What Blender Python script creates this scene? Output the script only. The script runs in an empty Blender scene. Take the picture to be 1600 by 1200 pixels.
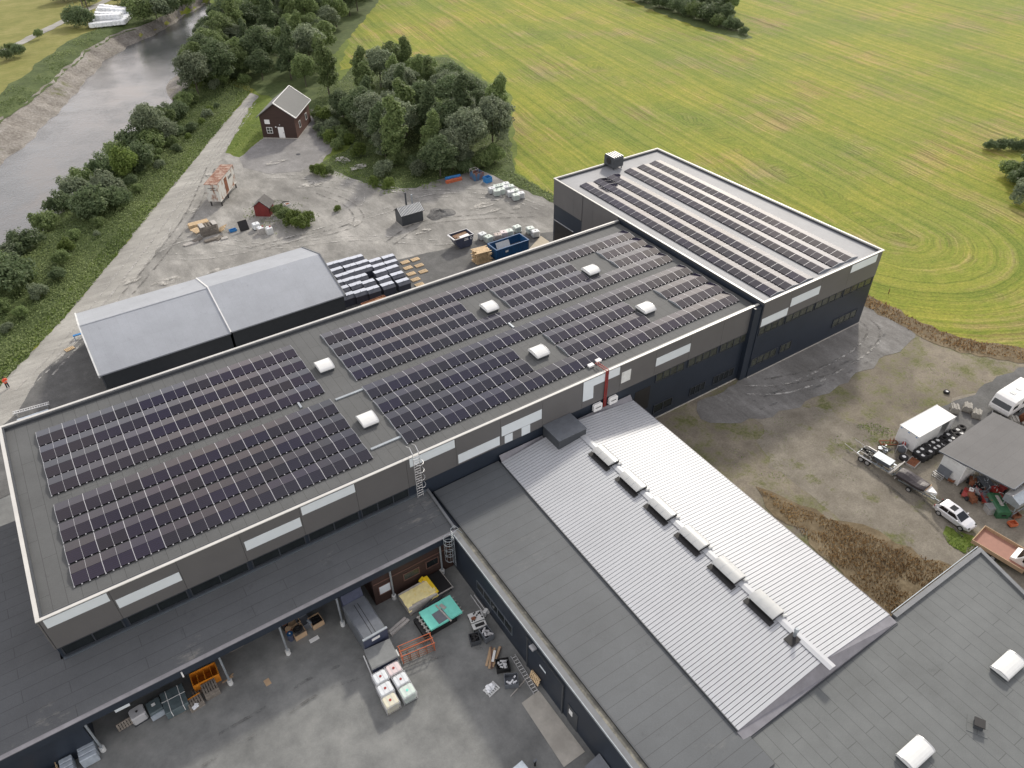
import bpy, bmesh, math, random
import numpy as np
from mathutils import Vector, Matrix
from mathutils.geometry import tessellate_polygon
random.seed(7); rng = np.random.default_rng(7)
SC = bpy.context.scene; COL = SC.collection; R = math.radians; PI = math.pi

# ------------------------------------------------------------------ camera
CAM = Vector((11.064, -43.984, 55.917)); F = 1186.2
_y, _p, _r = 0.5756, 0.6816, -0.0099
FW = Vector((math.sin(_y)*math.cos(_p), math.cos(_y)*math.cos(_p), -math.sin(_p)))
_r0 = Vector((math.cos(_y), -math.sin(_y), 0)); _u0 = _r0.cross(FW)
RT = _r0*math.cos(_r) + _u0*math.sin(_r); UP = -_r0*math.sin(_r) + _u0*math.cos(_r)
cd = bpy.data.cameras.new("camera"); cam = bpy.data.objects.new("camera", cd); COL.objects.link(cam)
m3 = Matrix((RT, UP, -FW)).transposed(); cam.matrix_world = Matrix.Translation(CAM) @ m3.to_4x4()
cd.sensor_width = 36; cd.lens = F/1600*36; cd.clip_end = 8000; cd.clip_start = 0.5
SC.camera = cam
def G(px, py, z=0.0):            # photo pixel (1600x1200) -> point on the horizontal plane z
    d = FW + RT*((px-800)/F) - UP*((py-600)/F)
    return CAM + d*((z-CAM.z)/d.z)

# ------------------------------------------------------------------ light
SUN_EL, SUN_AZ = 33.0, math.degrees(math.atan2(.795, .606))
w = bpy.data.worlds.new("World"); SC.world = w; w.use_nodes = True
nt = w.node_tree; N = nt.nodes; L = nt.links; N.clear()
sky = N.new("ShaderNodeTexSky"); sky.sky_type = 'NISHITA'; sky.sun_disc = False
sky.sun_elevation = R(SUN_EL); sky.sun_rotation = R(SUN_AZ); sky.air_density = 1.0; sky.dust_density = 2.0
tc = N.new("ShaderNodeTexCoord"); mp = N.new("ShaderNodeMapping"); mp.inputs['Scale'].default_value = (1, 1, 2.2)
cn = N.new("ShaderNodeTexNoise"); cn.inputs['Scale'].default_value = 2.3; cn.inputs['Detail'].default_value = 6
cr = N.new("ShaderNodeValToRGB"); cr.color_ramp.elements[0].position = .30; cr.color_ramp.elements[1].position = .56
mx = N.new("ShaderNodeMix"); mx.data_type = 'RGBA'
# cloud deck: brighter towards the horizon
sx = N.new("ShaderNodeSeparateXYZ"); L.new(tc.outputs['Generated'], sx.inputs[0])
cz = N.new("ShaderNodeValToRGB"); cz.color_ramp.elements[0].color = (1, .985, .97, 1); cz.color_ramp.elements[1].position = .62; cz.color_ramp.elements[1].color = (.40, .40, .41, 1)
cm = N.new("ShaderNodeMix"); cm.data_type = 'RGBA'; cm.blend_type = 'MULTIPLY'; cm.inputs[0].default_value = 1; tn = N.new('ShaderNodeTexNoise'); tn.inputs['Scale'].default_value = 3.2; tn.inputs['Detail'].default_value = 3; L.new(tc.outputs['Generated'], tn.inputs[0])
tr0 = N.new('ShaderNodeValToRGB'); tr0.color_ramp.elements[0].position = .42; tr0.color_ramp.elements[0].color = (15, 15.4, 16.2, 1); tr0.color_ramp.elements[1].position = .60; tr0.color_ramp.elements[1].color = (20, 17.6, 16.2, 1); L.new(tn.outputs[0], tr0.inputs[0]); L.new(tr0.outputs[0], cm.inputs[7])
L.new(sx.outputs[2], cz.inputs[0]); L.new(cz.outputs[0], cm.inputs[6]); L.new(cm.outputs[2], mx.inputs[7])
bg = N.new("ShaderNodeBackground"); bg.inputs[1].default_value = 0.13; wo = N.new("ShaderNodeOutputWorld")
L.new(tc.outputs['Generated'], mp.inputs[0]); L.new(mp.outputs[0], cn.inputs[0]); L.new(cn.outputs[0], cr.inputs[0])
L.new(cr.outputs[0], mx.inputs[0]); L.new(sky.outputs[0], mx.inputs[6])
# thin bright cloud low under the sun, as real broken overcast has
dp = N.new("ShaderNodeVectorMath"); dp.operation = 'DOT_PRODUCT'; dp.inputs[1].default_value = Vector((.795, .606, .16)).normalized(); L.new(tc.outputs['Generated'], dp.inputs[0])
cl = N.new("ShaderNodeMath"); cl.operation = 'MAXIMUM'; L.new(dp.outputs['Value'], cl.inputs[0]); cl.inputs[1].default_value = 0
pw = N.new("ShaderNodeMath"); pw.operation = 'POWER'; L.new(cl.outputs[0], pw.inputs[0]); pw.inputs[1].default_value = 26
gn = N.new("ShaderNodeMath"); gn.operation = 'MULTIPLY'; gr = N.new('ShaderNodeValToRGB'); gr.color_ramp.elements[0].position = .36; gr.color_ramp.elements[0].color = (.3, .3, .3, 1); gr.color_ramp.elements[1].position = .56; L.new(cn.outputs[0], gr.inputs[0])
L.new(pw.outputs[0], gn.inputs[0]); L.new(gr.outputs[0], gn.inputs[1])
ga = N.new("ShaderNodeMix"); ga.data_type = 'RGBA'; ga.blend_type = 'ADD'; ga.inputs[7].default_value = (34, 30, 26, 1)
L.new(gn.outputs[0], ga.inputs[0]); L.new(mx.outputs[2], ga.inputs[6]); L.new(ga.outputs[2], bg.inputs[0]); L.new(bg.outputs[0], wo.inputs[0])
sd = bpy.data.lights.new("sun", 'SUN'); sd.energy = 2.7; sd.angle = R(4.5); sd.color = (1, .93, .82)
so = bpy.data.objects.new("sun", sd); COL.objects.link(so)
sdir = Vector((math.sin(R(SUN_AZ))*math.cos(R(SUN_EL)), math.cos(R(SUN_AZ))*math.cos(R(SUN_EL)), math.sin(R(SUN_EL))))
so.rotation_euler = sdir.to_track_quat('Z', 'Y').to_euler(); so.location = (60, 60, 120)
SC.view_settings.view_transform = 'Standard'; SC.view_settings.look = 'None'
SC.view_settings.exposure = 0.06; SC.view_settings.gamma = 1.0
SC.cycles.max_bounces = 6; SC.cycles.transparent_max_bounces = 8

# ------------------------------------------------------------------ materials
def _base(name):
    m = bpy.data.materials.new(name); m.use_nodes = True
    return m, m.node_tree.nodes, m.node_tree.links, m.node_tree.nodes['Principled BSDF']
def rgba(c): return (c[0], c[1], c[2], 1)
def ramp(N, stops):
    r = N.new("ShaderNodeValToRGB"); e = r.color_ramp.elements
    while len(e) < len(stops): e.new(.5)
    for i, (p, c) in enumerate(stops): e[i].position = p; e[i].color = rgba(c)
    return r
def noise(N, L, co, scale, detail=5, rough=.6, vec=None):
    n = N.new("ShaderNodeTexNoise"); n.inputs['Scale'].default_value = scale
    n.inputs['Detail'].default_value = detail; n.inputs['Roughness'].default_value = rough
    if vec is not None:
        mp = N.new("ShaderNodeMapping"); mp.inputs['Scale'].default_value = vec[0]; mp.inputs['Rotation'].default_value = (0, 0, vec[1])
        L.new(co, mp.inputs[0]); co = mp.outputs[0]
    L.new(co, n.inputs['Vector']); return n.outputs[0]
def mixc(N, L, f, a, b, mode='MIX'):
    m = N.new("ShaderNodeMix"); m.data_type = 'RGBA'; m.blend_type = mode
    for s, v in ((0, f), (6, a), (7, b)):
        if isinstance(v, (int, float)): m.inputs[s].default_value = v
        elif isinstance(v, tuple): m.inputs[s].default_value = rgba(v)
        else: L.new(v, m.inputs[s])
    return m.outputs[2]
def bumpy(N, L, b, h, strength, dist=.05):
    bp = N.new("ShaderNodeBump"); bp.inputs['Strength'].default_value = strength; bp.inputs['Distance'].default_value = dist
    L.new(h, bp.inputs['Height']); L.new(bp.outputs[0], b.inputs['Normal'])
_cache = {}
def mat(name, col, rough=.6, metal=0., var=.18, scale=2., stain=None, stain_amt=.5, bump=0., rand=0., vec=None):
    if name in _cache: return _cache[name]
    m, N, L, b = _base(name); _cache[name] = m
    co = N.new("ShaderNodeTexCoord").outputs['Object']
    n = noise(N, L, co, scale, 6, .65, vec)
    lo = tuple(c*(1-var) for c in col); hi = tuple(min(1, c*(1+var)) for c in col)
    r = ramp(N, [(.3, lo), (.7, hi)]); L.new(n, r.inputs[0]); c = r.outputs[0]
    if stain:
        n2 = noise(N, L, co, scale*.45, 8, .7); r2 = ramp(N, [(.5-.12*0, (0, 0, 0)), (.62, (stain_amt,)*3)]); L.new(n2, r2.inputs[0])
        c = mixc(N, L, r2.outputs[0], c, stain)
    if rand:
        oi = N.new("ShaderNodeObjectInfo"); h = N.new("ShaderNodeHueSaturation")
        mr = N.new("ShaderNodeMapRange"); mr.inputs[3].default_value = 1-rand; mr.inputs[4].default_value = 1+rand
        L.new(oi.outputs['Random'], mr.inputs[0]); L.new(mr.outputs[0], h.inputs['Value']); L.new(c, h.inputs['Color']); c = h.outputs[0]
    L.new(c, b.inputs['Base Color']); b.inputs['Roughness'].default_value = rough; b.inputs['Metallic'].default_value = metal
    if bump: bumpy(N, L, b, n, bump)
    return m
def felt(name, col, rot, bw=9., rh=.95, seam=.45, rough=.75, spec=.4, var=.12, scum=0.):
    m, N, L, b = _base(name)
    co = N.new("ShaderNodeTexCoord").outputs['Object']
    mp = N.new("ShaderNodeMapping"); mp.inputs['Rotation'].default_value = (0, 0, rot); L.new(co, mp.inputs[0])
    br = N.new("ShaderNodeTexBrick"); br.offset = .37; br.inputs['Scale'].default_value = 1
    br.inputs['Brick Width'].default_value = bw; br.inputs['Row Height'].default_value = rh; br.inputs['Mortar Size'].default_value = .022
    br.inputs['Mortar Smooth'].default_value = .2
    br.inputs['Color1'].default_value = rgba(tuple(c*.985 for c in col)); br.inputs['Color2'].default_value = rgba(tuple(c*1.015 for c in col))
    br.inputs['Mortar'].default_value = rgba(tuple(c*seam for c in col)); L.new(mp.outputs[0], br.inputs[0])
    n1 = noise(N, L, co, .22, 6, .7); r1 = ramp(N, [(.3, (1-var,)*3), (.7, (1+var,)*3)]); L.new(n1, r1.inputs[0])
    n2 = noise(N, L, co, 14, 3, .7); r2 = ramp(N, [(.3, (.9,)*3), (.7, (1.1,)*3)]); L.new(n2, r2.inputs[0])
    c = mixc(N, L, 1., br.outputs[0], r1.outputs[0], 'MULTIPLY'); c = mixc(N, L, 1., c, r2.outputs[0], 'MULTIPLY')
    if scum:      # pale mineral streaks left by standing water
        n3 = noise(N, L, co, .30, 9, .74, ((.55, 1.3, 1), .3)); r3 = ramp(N, [(.60, (0, 0, 0)), (.70, (scum,)*3)]); L.new(n3, r3.inputs[0])
        c = mixc(N, L, r3.outputs[0], c, (.30, .29, .26))
    n4 = noise(N, L, co, .55, 9, .8); r4 = ramp(N, [(.30, (.80,)*3), (.42, (1, 1, 1))]); L.new(n4, r4.inputs[0]); c = mixc(N, L, 1., c, r4.outputs[0], 'MULTIPLY')
    L.new(c, b.inputs['Base Color']); b.inputs['Roughness'].default_value = rough; b.inputs['Specular IOR Level'].default_value = spec
    bumpy(N, L, b, n2, .15, .02)
    return m
def rusty(name, paint, rust, lo=.48, hi=.58, scale=1.5, rough=.7):
    m, N, L, b = _base(name); co = N.new("ShaderNodeTexCoord").outputs['Object']
    n = noise(N, L, co, scale, 8, .72, ((1, 1, .45), 0)); r = ramp(N, [(lo, (0, 0, 0)), (hi, (1, 1, 1))]); L.new(n, r.inputs[0])
    n2 = noise(N, L, co, scale*5, 4); r2 = ramp(N, [(.3, tuple(c*.6 for c in rust)), (.7, rust)]); L.new(n2, r2.inputs[0])
    L.new(mixc(N, L, r.outputs[0], paint, r2.outputs[0]), b.inputs['Base Color']); b.inputs['Roughness'].default_value = rough
    return m
M = {}
M['navy'] = mat('navy_cladding', (.018, .026, .040), .45, var=.12, scale=.5)
M['taupe'] = mat('taupe_cladding', (.112, .111, .112), .5, var=.07, scale=.35)
M['coping'] = mat('white_coping', (.56, .56, .535), .4, var=.08, scale=.6)
M['dcoping'] = mat('dark_coping', (.16, .17, .18), .4, .3, var=.15, scale=.8)
M['ltpanel'] = mat('pale_panel', (.66, .72, .755), .35, var=.04, scale=.6)
M['glass'] = mat('window_glass', (.012, .016, .018), .08, var=.3, scale=.7)
M['glass2'] = mat('dim_glass', (.05, .055, .045), .15, var=.5, scale=1.6)
M['dframe'] = mat('dark_frame', (.03, .036, .045), .5, var=.1)
M['sframe'] = mat('steel_frame', (.11, .13, .15), .4, .2, var=.1)
M['felt_main'] = felt('roof_felt', (.100, .105, .106), PI/2, 6.0, 1.0, .6)
M['felt_side'] = felt('roof_felt_side', (.092, .099, .106), 0, 8., 1.0, .62, scum=.5)
M['felt_wing'] = felt('roof_felt_wing', (.098, .108, .116), 0, 30., 1.0, .6, rough=.6, scum=.18)
M['felt_se'] = felt('roof_felt_east', (.128, .139, .140), PI/2, 6.0, .95, .55, rough=.65, var=.16)
M['felt_ne'] = felt('roof_felt_light', (.25, .262, .28), PI/2, 9, 1.1, .9, rough=.6, spec=.4)
M['moss'] = mat('mossy_gutter', (.16, .16, .14), .9, var=.3, scale=1.5, stain=(.30, .29, .24), stain_amt=.9)
M['silver'] = mat('ribbed_metal', (.435, .455, .48), .48, .08, var=.05, scale=.3)
M['silver_wall'] = mat('grey_flashing', (.20, .20, .22), .45, .1, var=.2, scale=.8)
M['shedroof'] = felt('pale_roof_sheet', (.345, .37, .405), 0, 1.05, 40, .93, .5, .4, var=.10)
M['white'] = mat('white_paint', (.78, .79, .78), .4, var=.05)
M['whitedirty'] = mat('white_worn', (.66, .68, .67), .5, var=.12, scale=1.2, stain=(.4, .4, .37), stain_amt=.35)
M['dome'] = mat('acrylic_dome', (.70, .72, .71), .15, var=.05, scale=1.5)
M['alu'] = mat('aluminium', (.62, .63, .64), .35, .6, var=.1)
M['galv'] = mat('galvanised', (.36, .40, .43), .4, .5, var=.15, scale=3)
M['dgrey'] = mat('dark_grey_metal', (.055, .062, .070), .45, .1, var=.1)
M['mgrey'] = mat('mid_grey_metal', (.14, .155, .175), .4, .2, var=.15)
M['black'] = mat('black', (.012, .012, .013), .6, var=.3)
M['rubber'] = mat('rubber', (.016, .016, .017), .8, var=.3, scale=6)
M['red'] = mat('red_paint', (.30, .035, .03), .5, var=.3, scale=3)
M['redwood'] = mat('red_board', (.17, .022, .02), .7, var=.2, scale=4, vec=((1, 1, .2), 0))
M['rust'] = mat('rust', (.20, .075, .035), .85, var=.45, scale=3)
M['orange'] = mat('orange_plastic', (.62, .23, .02), .5, var=.12)
M['orangered'] = mat('orange_red', (.46, .115, .045), .5, var=.15)
M['blue'] = mat('blue_paint', (.016, .085, .21), .45, var=.2, scale=1.2)
M['bluebright'] = mat('bright_blue', (.03, .20, .48), .45, var=.2, scale=2)
M['navyskip'] = mat('navy_paint', (.05, .06, .10), .45, var=.2)
M['venthood'] = mat('vent_hood', (.46, .475, .47), .22, .1, var=.05)
M['binbody'] = mat('bin_body', (.060, .068, .092), .5, var=.15)
M['binlid'] = mat('bin_lid_sky_tone', (.50, .54, .62), .3, var=.08)  # pale colour stands in for sky reflected on the upturned lid tops
M['ribgap'] = mat('roof_trough_shade', (.055, .06, .065), .6, var=.1)  # dark colour paints the shade in the troughs between roof pans
M['yellow'] = mat('yellow_wrap', (.86, .76, .38), .5, var=.08, scale=1.2, stain=(.70, .50, .03), stain_amt=.6, bump=.4)
M['teal'] = mat('teal_board', (.20, .72, .60), .6, var=.06)
M['green'] = mat('green_paint', (.03, .11, .05), .5, var=.2)
M['wood'] = mat('new_wood', (.56, .42, .25), .7, var=.25, scale=3, rand=.12)
M['oldwood'] = mat('old_wood', (.20, .18, .155), .8, var=.3, scale=3, rand=.15)
M['greywood'] = mat('grey_wood', (.40, .385, .36), .8, var=.2, scale=3, rand=.1)
M['card'] = mat('cardboard', (.45, .32, .20), .8, var=.1)
M['stone'] = mat('stone_block', (.32, .31, .28), .85, var=.25, scale=3, bump=.3)
M['wrap'] = mat('clear_wrap', (.09, .12, .13), .18, var=.25, scale=2)
M['silverwrap'] = mat('silver_wrap', (.42, .48, .54), .25, .2, var=.2, scale=2)
M['whitewrap'] = mat('white_wrap', (.80, .83, .86), .4, var=.06, bump=.3)
M['concrete'] = mat('concrete_slab', (.44, .425, .38), .85, var=.15, scale=.8, stain=(.34, .325, .29), stain_amt=.6)
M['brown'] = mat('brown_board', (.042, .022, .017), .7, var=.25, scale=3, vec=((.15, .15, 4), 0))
M['brownlit'] = mat('brown_board_lit_and_trim', (.13, .07, .055), .7, var=.25, scale=3, vec=((.15, .15, 4), 0))  # lighter brown: sunlight painted on the cabin side, plain board colour elsewhere
M['brownfloor'] = mat('red_primer_floor', (.33, .17, .125), .7, var=.1)
M['tarp'] = mat('grey_tarp', (.19, .20, .20), .55, var=.15, scale=1.5, bump=.2)
M['btarp'] = mat('dark_tarp', (.045, .038, .042), .4, var=.25, scale=3, bump=.5)
M['cont'] = rusty('rusty_white_paint', (.58, .58, .54), (.30, .13, .06), .50, .62, 1.3)
M['controof'] = rusty('rusty_roof', (.45, .36, .30), (.23, .09, .045), .36, .56, 1.1)
M['bluerust'] = rusty('rusty_blue_steel', (.05, .14, .25), (.26, .10, .05), .45, .6, 1.2)
M['greyrust'] = rusty('rusty_grey_steel', (.20, .21, .21), (.20, .09, .05), .5, .65, 1.2)
M['skipin'] = rusty('skip_interior', (.25, .16, .09), (.20, .09, .04), .4, .6, 2)
M['skin'] = mat('skin', (.5, .32, .24), .6); M['vest'] = mat('orange_vest', (.85, .12, .05), .6, var=.1); M['cloth'] = mat('dark_trousers', (.02, .022, .03), .8)
M['hair'] = mat('hair', (.03, .02, .015), .8)
M['ibc'] = {k: mat('tank_'+k, c, .45, var=.07, scale=1.5) for k, c in dict(white=(.70, .74, .76), green=(.62, .72, .66), cream=(.68, .66, .52), pink=(.70, .60, .60), brown=(.42, .35, .31), grey=(.45, .46, .47)).items()}
M['carpaint'] = mat('silver_white_car', (.72, .73, .75), .22, .25, var=.02); M['carglass'] = mat('car_glass', (.012, .014, .016), .06, var=.2)
# photovoltaic glass with cell lines
def pv():
    m, N, L, b = _base('solar_glass'); co = N.new("ShaderNodeTexCoord").outputs['Object']
    br = N.new("ShaderNodeTexBrick"); br.offset = 0; br.inputs['Scale'].default_value = 1
    br.inputs['Brick Width'].default_value = 60; br.inputs['Row Height'].default_value = .184; br.inputs['Mortar Size'].default_value = .009
    br.inputs['Color1'].default_value = (.013, .011, .025, 1); br.inputs['Color2'].default_value = (.013, .011, .025, 1); br.inputs['Mortar'].default_value = (.002, .002, .004, 1)
    L.new(co, br.inputs[0])
    oi = N.new("ShaderNodeObjectInfo"); h = N.new("ShaderNodeHueSaturation"); mr = N.new("ShaderNodeMapRange"); mr.inputs[3].default_value = .85; mr.inputs[4].default_value = 1.2
    L.new(oi.outputs['Random'], mr.inputs[0]); L.new(mr.outputs[0], h.inputs['Value'])
    mr2 = N.new("ShaderNodeMapRange"); mr2.inputs[3].default_value = .65; mr2.inputs[4].default_value = 1.15; L.new(oi.outputs['Random'], mr2.inputs[0]); L.new(mr2.outputs[0], h.inputs['Saturation'])
    L.new(br.outputs[0], h.inputs['Color']); L.new(h.outputs[0], b.inputs['Base Color'])
    b.inputs['Roughness'].default_value = .07; b.inputs['Specular IOR Level'].default_value = .55
    return m
M['pv'] = pv()
M['pvframe'] = mat('panel_frame', (.43, .44, .46), .45, .1, var=.1)
# foliage
def leafmat(name, dark, light, rand=.22):
    m, N, L, b = _base(name)
    at = N.new("ShaderNodeAttribute"); at.attribute_name = 'tint'
    r = ramp(N, [(0, dark), (1, light)]); L.new(at.outputs['Fac'], r.inputs[0])
    oi = N.new("ShaderNodeObjectInfo"); h = N.new("ShaderNodeHueSaturation"); mr = N.new("ShaderNodeMapRange"); mr.inputs[3].default_value = 1-rand; mr.inputs[4].default_value = 1+rand
    L.new(oi.outputs['Random'], mr.inputs[0]); L.new(mr.outputs[0], h.inputs['Value']); L.new(r.outputs[0], h.inputs['Color'])
    L.new(h.outputs[0], b.inputs['Base Color']); b.inputs['Roughness'].default_value = .6; b.inputs['Specular IOR Level'].default_value = .25
    tl = N.new('ShaderNodeBsdfTranslucent'); L.new(h.outputs[0], tl.inputs[0]); ms = N.new('ShaderNodeMixShader'); ms.inputs[0].default_value = .42
    L.new(b.outputs[0], ms.inputs[1]); L.new(tl.outputs[0], ms.inputs[2]); L.new(ms.outputs[0], N['Material Output'].inputs[0])
    return m
M['leaf_dark'] = leafmat('leaves_dark', (.075, .118, .055), (.215, .275, .135))
M['leaf_mid'] = leafmat('leaves_mid', (.110, .165, .062), (.290, .365, .145))
M['leaf_grey'] = leafmat('leaves_grey_green', (.120, .160, .100), (.33, .38, .24))
M['leaf_bright'] = leafmat('leaves_bright', (.085, .135, .030), (.235, .305, .080))
M['scrub'] = leafmat('scrub_leaves', (.105, .152, .055), (.32, .385, .165), 0)
M['scrubbright'] = leafmat('verge_leaves', (.10, .165, .032), (.26, .36, .08), 0)
M['dryweed'] = leafmat('dry_weeds', (.17, .105, .052), (.52, .37, .19), 0)
M['bark'] = mat('bark', (.09, .075, .06), .9, var=.3, scale=5)

# ------------------------------------------------------------------ mesh helpers
class MB:
    def __init__(s): s.v = []; s.f = []; s.mi = []; s.m = 0
    def add(s, vs, fs):
        o = len(s.v); s.v += [tuple(v) for v in vs]; s.f += [tuple(o+i for i in f) for f in fs]; s.mi += [s.m]*len(fs); return s
    def box(s, x0, y0, z0, x1, y1, z1):
        return s.add([(x0,y0,z0),(x1,y0,z0),(x1,y1,z0),(x0,y1,z0),(x0,y0,z1),(x1,y0,z1),(x1,y1,z1),(x0,y1,z1)],
                     [(3,2,1,0),(4,5,6,7),(0,1,5,4),(1,2,6,5),(2,3,7,6),(3,0,4,7)])
    def cbox(s, c, d, rz=0, rx=0, ry=0):
        mt = Matrix.Translation(c) @ Matrix.Rotation(rz, 4, 'Z') @ Matrix.Rotation(ry, 4, 'Y') @ Matrix.Rotation(rx, 4, 'X')
        vs = [mt @ Vector((a*d[0]/2, b*d[1]/2, e*d[2]/2)) for a, b, e in ((-1,-1,-1),(1,-1,-1),(1,1,-1),(-1,1,-1),(-1,-1,1),(1,-1,1),(1,1,1),(-1,1,1))]
        return s.add(vs, [(3,2,1,0),(4,5,6,7),(0,1,5,4),(1,2,6,5),(2,3,7,6),(3,0,4,7)])
    def prism(s, poly, z0, z1):      # poly xy (ccw)
        n = len(poly); vs = [(x, y, z0) for x, y in poly] + [(x, y, z1) for x, y in poly]
        return s.add(vs, [tuple(range(n-1, -1, -1)), tuple(range(n, 2*n))] + [(i, (i+1) % n, n+(i+1) % n, n+i) for i in range(n)])
    def extr(s, prof, ax, a0, a1):   # profile extruded along axis ax ('x': prof=(y,z); 'y': prof=(x,z))
        n = len(prof)
        mk = (lambda p, a: (a, p[0], p[1])) if ax == 'x' else (lambda p, a: (p[0], a, p[1]))
        vs = [mk(p, a0) for p in prof] + [mk(p, a1) for p in prof]
        return s.add(vs, [tuple(range(n)), tuple(range(2*n-1, n-1, -1))] + [(i, n+i, n+(i+1) % n, (i+1) % n) for i in range(n)])
    def tube(s, p0, p1, r, n=8, r1=None, cap=True):
        p0 = Vector(p0); p1 = Vector(p1); d = (p1-p0).normalized(); a = d.orthogonal().normalized(); b = d.cross(a); r1 = r if r1 is None else r1
        vs = [p0+(a*math.cos(2*PI*i/n)+b*math.sin(2*PI*i/n))*r for i in range(n)] + [p1+(a*math.cos(2*PI*i/n)+b*math.sin(2*PI*i/n))*r1 for i in range(n)]
        fs = [(i, (i+1) % n, n+(i+1) % n, n+i) for i in range(n)]
        if cap: fs += [tuple(range(n-1, -1, -1)), tuple(range(n, 2*n))]
        return s.add(vs, fs)
    def path(s, pts, r, n=6):
        for a, b in zip(pts, pts[1:]): s.tube(a, b, r, n)
        return s
    def bar(s, p0, p1, wd, h):
        p0 = Vector(p0); p1 = Vector(p1); d = (p1-p0); ln = d.length; d.normalize()
        up = Vector((0, 0, 1)) if abs(d.z) < .95 else Vector((0, 1, 0)); sd = d.cross(up).normalized(); up = sd.cross(d)
        vs = [p0+sd*a*wd/2+up*b*h/2 for a, b in ((-1,-1),(1,-1),(1,1),(-1,1))] + [p1+sd*a*wd/2+up*b*h/2 for a, b in ((-1,-1),(1,-1),(1,1),(-1,1))]
        return s.add(vs, [(0,1,2,3),(7,6,5,4),(0,4,5,1),(1,5,6,2),(2,6,7,3),(3,7,4,0)])
    def lathe(s, prof, n=16, c=(0, 0, 0)):   # prof: (r,z)
        vs = []; k = len(prof)
        for i in range(n):
            a = 2*PI*i/n
            vs += [(c[0]+r*math.cos(a), c[1]+r*math.sin(a), c[2]+z) for r, z in prof]
        return s.add(vs, [(i*k+j, ((i+1) % n)*k+j, ((i+1) % n)*k+j+1, i*k+j+1) for i in range(n) for j in range(k-1)])
    def loft(s, rings, cap=True):
        n = len(rings[0]); vs = [v for r in rings for v in r]
        fs = [(i*n+j, i*n+(j+1) % n, (i+1)*n+(j+1) % n, (i+1)*n+j) for i in range(len(rings)-1) for j in range(n)]
        if cap: fs += [tuple(range(n-1, -1, -1)), tuple(range((len(rings)-1)*n, len(rings)*n))]
        return s.add(vs, fs)
    def quad(s, a, b, c, d): return s.add([a, b, c, d], [(0, 1, 2, 3)])
    def mesh(s, name, mats, smooth=False):
        me = bpy.data.meshes.new(name); me.from_pydata(s.v, [], s.f)
        for m in (mats if isinstance(mats, (list, tuple)) else [mats]): me.materials.append(m)
        if any(s.mi): me.polygons.foreach_set('material_index', s.mi)
        if smooth: me.polygons.foreach_set('use_smooth', [True]*len(s.f))
        bm = bmesh.new(); bm.from_mesh(me); bmesh.ops.recalc_face_normals(bm, faces=bm.faces); bm.to_mesh(me); bm.free()
        return me
    def build(s, name, mats, parent=None, smooth=False, bevel=0):
        o = bpy.data.objects.new(name, s.mesh(name, mats, smooth)); COL.objects.link(o)
        if parent: o.parent = parent
        if bevel:
            md = o.modifiers.new('bevel', 'BEVEL'); md.width = bevel; md.segments = 2; md.limit_method = 'ANGLE'
        return o
def tag(o, label=None, cat=None, group=None, kind=None):
    if label: o['label'] = label
    if cat: o['category'] = cat
    if group: o['group'] = group
    if kind: o['kind'] = kind
    return o
def thing(name, label, cat, loc=(0, 0, 0), rz=0, group=None):
    o = bpy.data.objects.new(name, None); COL.objects.link(o); o.empty_display_size = .3
    o.location = loc; o.rotation_euler = (0, 0, rz); return tag(o, label, cat, group)
def kids(o): return [c for c in bpy.data.objects if c.parent == o]
_kc = {}
def dup(o, loc, rz=0, label=None, scale=None, kidl=None, mats=None):
    r = o.copy(); COL.objects.link(r); r.location = loc; r.rotation_euler = (0, 0, rz)
    if label: r['label'] = label
    if scale: r.scale = (scale,)*3 if isinstance(scale, (int, float)) else scale
    if o.name not in _kc: _kc[o.name] = [(c, kids(c)) for c in kids(o)]
    for c, gs in _kc[o.name]:
        k = c.copy(); COL.objects.link(k); k.parent = r
        for g in gs:
            d = g.copy(); COL.objects.link(d); d.parent = k
    return r
ORD = ['first','second','third','fourth','fifth','sixth','seventh','eighth','ninth','tenth','eleventh','twelfth','thirteenth','fourteenth','fifteenth','sixteenth','seventeenth','eighteenth','nineteenth','twentieth']
def ordn(i):
    if i < 20: return ORD[i]
    n = i+1; return f"{n}{'th' if 10 <= n % 100 <= 20 else {1:'st',2:'nd',3:'rd'}.get(n % 10,'th')}"

# ------------------------------------------------------------------ terrain, river, ground sheets (setting)
RD = Vector((.56, .83)).normalized(); RN = Vector((-RD.y, RD.x))     # river runs along RD, RN points to the far bank
def ts(x, y): return x*RD.x+y*RD.y, x*RN.x+y*RN.y
WT = [-400, 60, 108, 119, 136, 144, 154, 178, 190, 201, 208, 223, 237, 244, 300, 4000]
WL = [66.5, 66.8, 66.8, 66.7, 69.3, 69.9, 72.1, 75.5, 74.6, 72.3, 71.0, 70.8, 69.4, 68.5, 68, 68]
def wob(t): return float(np.interp(t, WT, WL))-69.2+.35*math.sin(t*.4)+.25*math.sin(t*.9)
ST = [-400, 120, 135, 156, 176, 188, 198, 205, 222, 4000]; SW = [8, 7.5, 6, 4.5, 4, 4.2, 3.8, 1.5, .8, .8]
def stonew(t): return float(np.interp(t, ST, SW))
def sstep(a, b, v):
    u = min(1, max(0, (v-a)/(b-a))); return u*u*(3-2*u)
def hgt(t, s):
    wv = wob(t)
    nb = float(np.interp(t, [0, 110, 153, 168, 182, 211, 244, 400], [0, 0, .2, 1., 2.6, 4.5, 8.5, 9])); sw = stonew(t)
    near = -4.6*sstep(38+nb, 50.5+nb, s)
    far = 1.6*sstep(68.2+wv, 70.2+wv, s)+2.2*sstep(70.2+wv, 70.4+sw+wv, s)+.8*sstep(70+sw+wv, 74+sw+wv, s)
    return near+far
SPA, SPB = Vector((117, 10)), Vector((150, 210))
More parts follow.
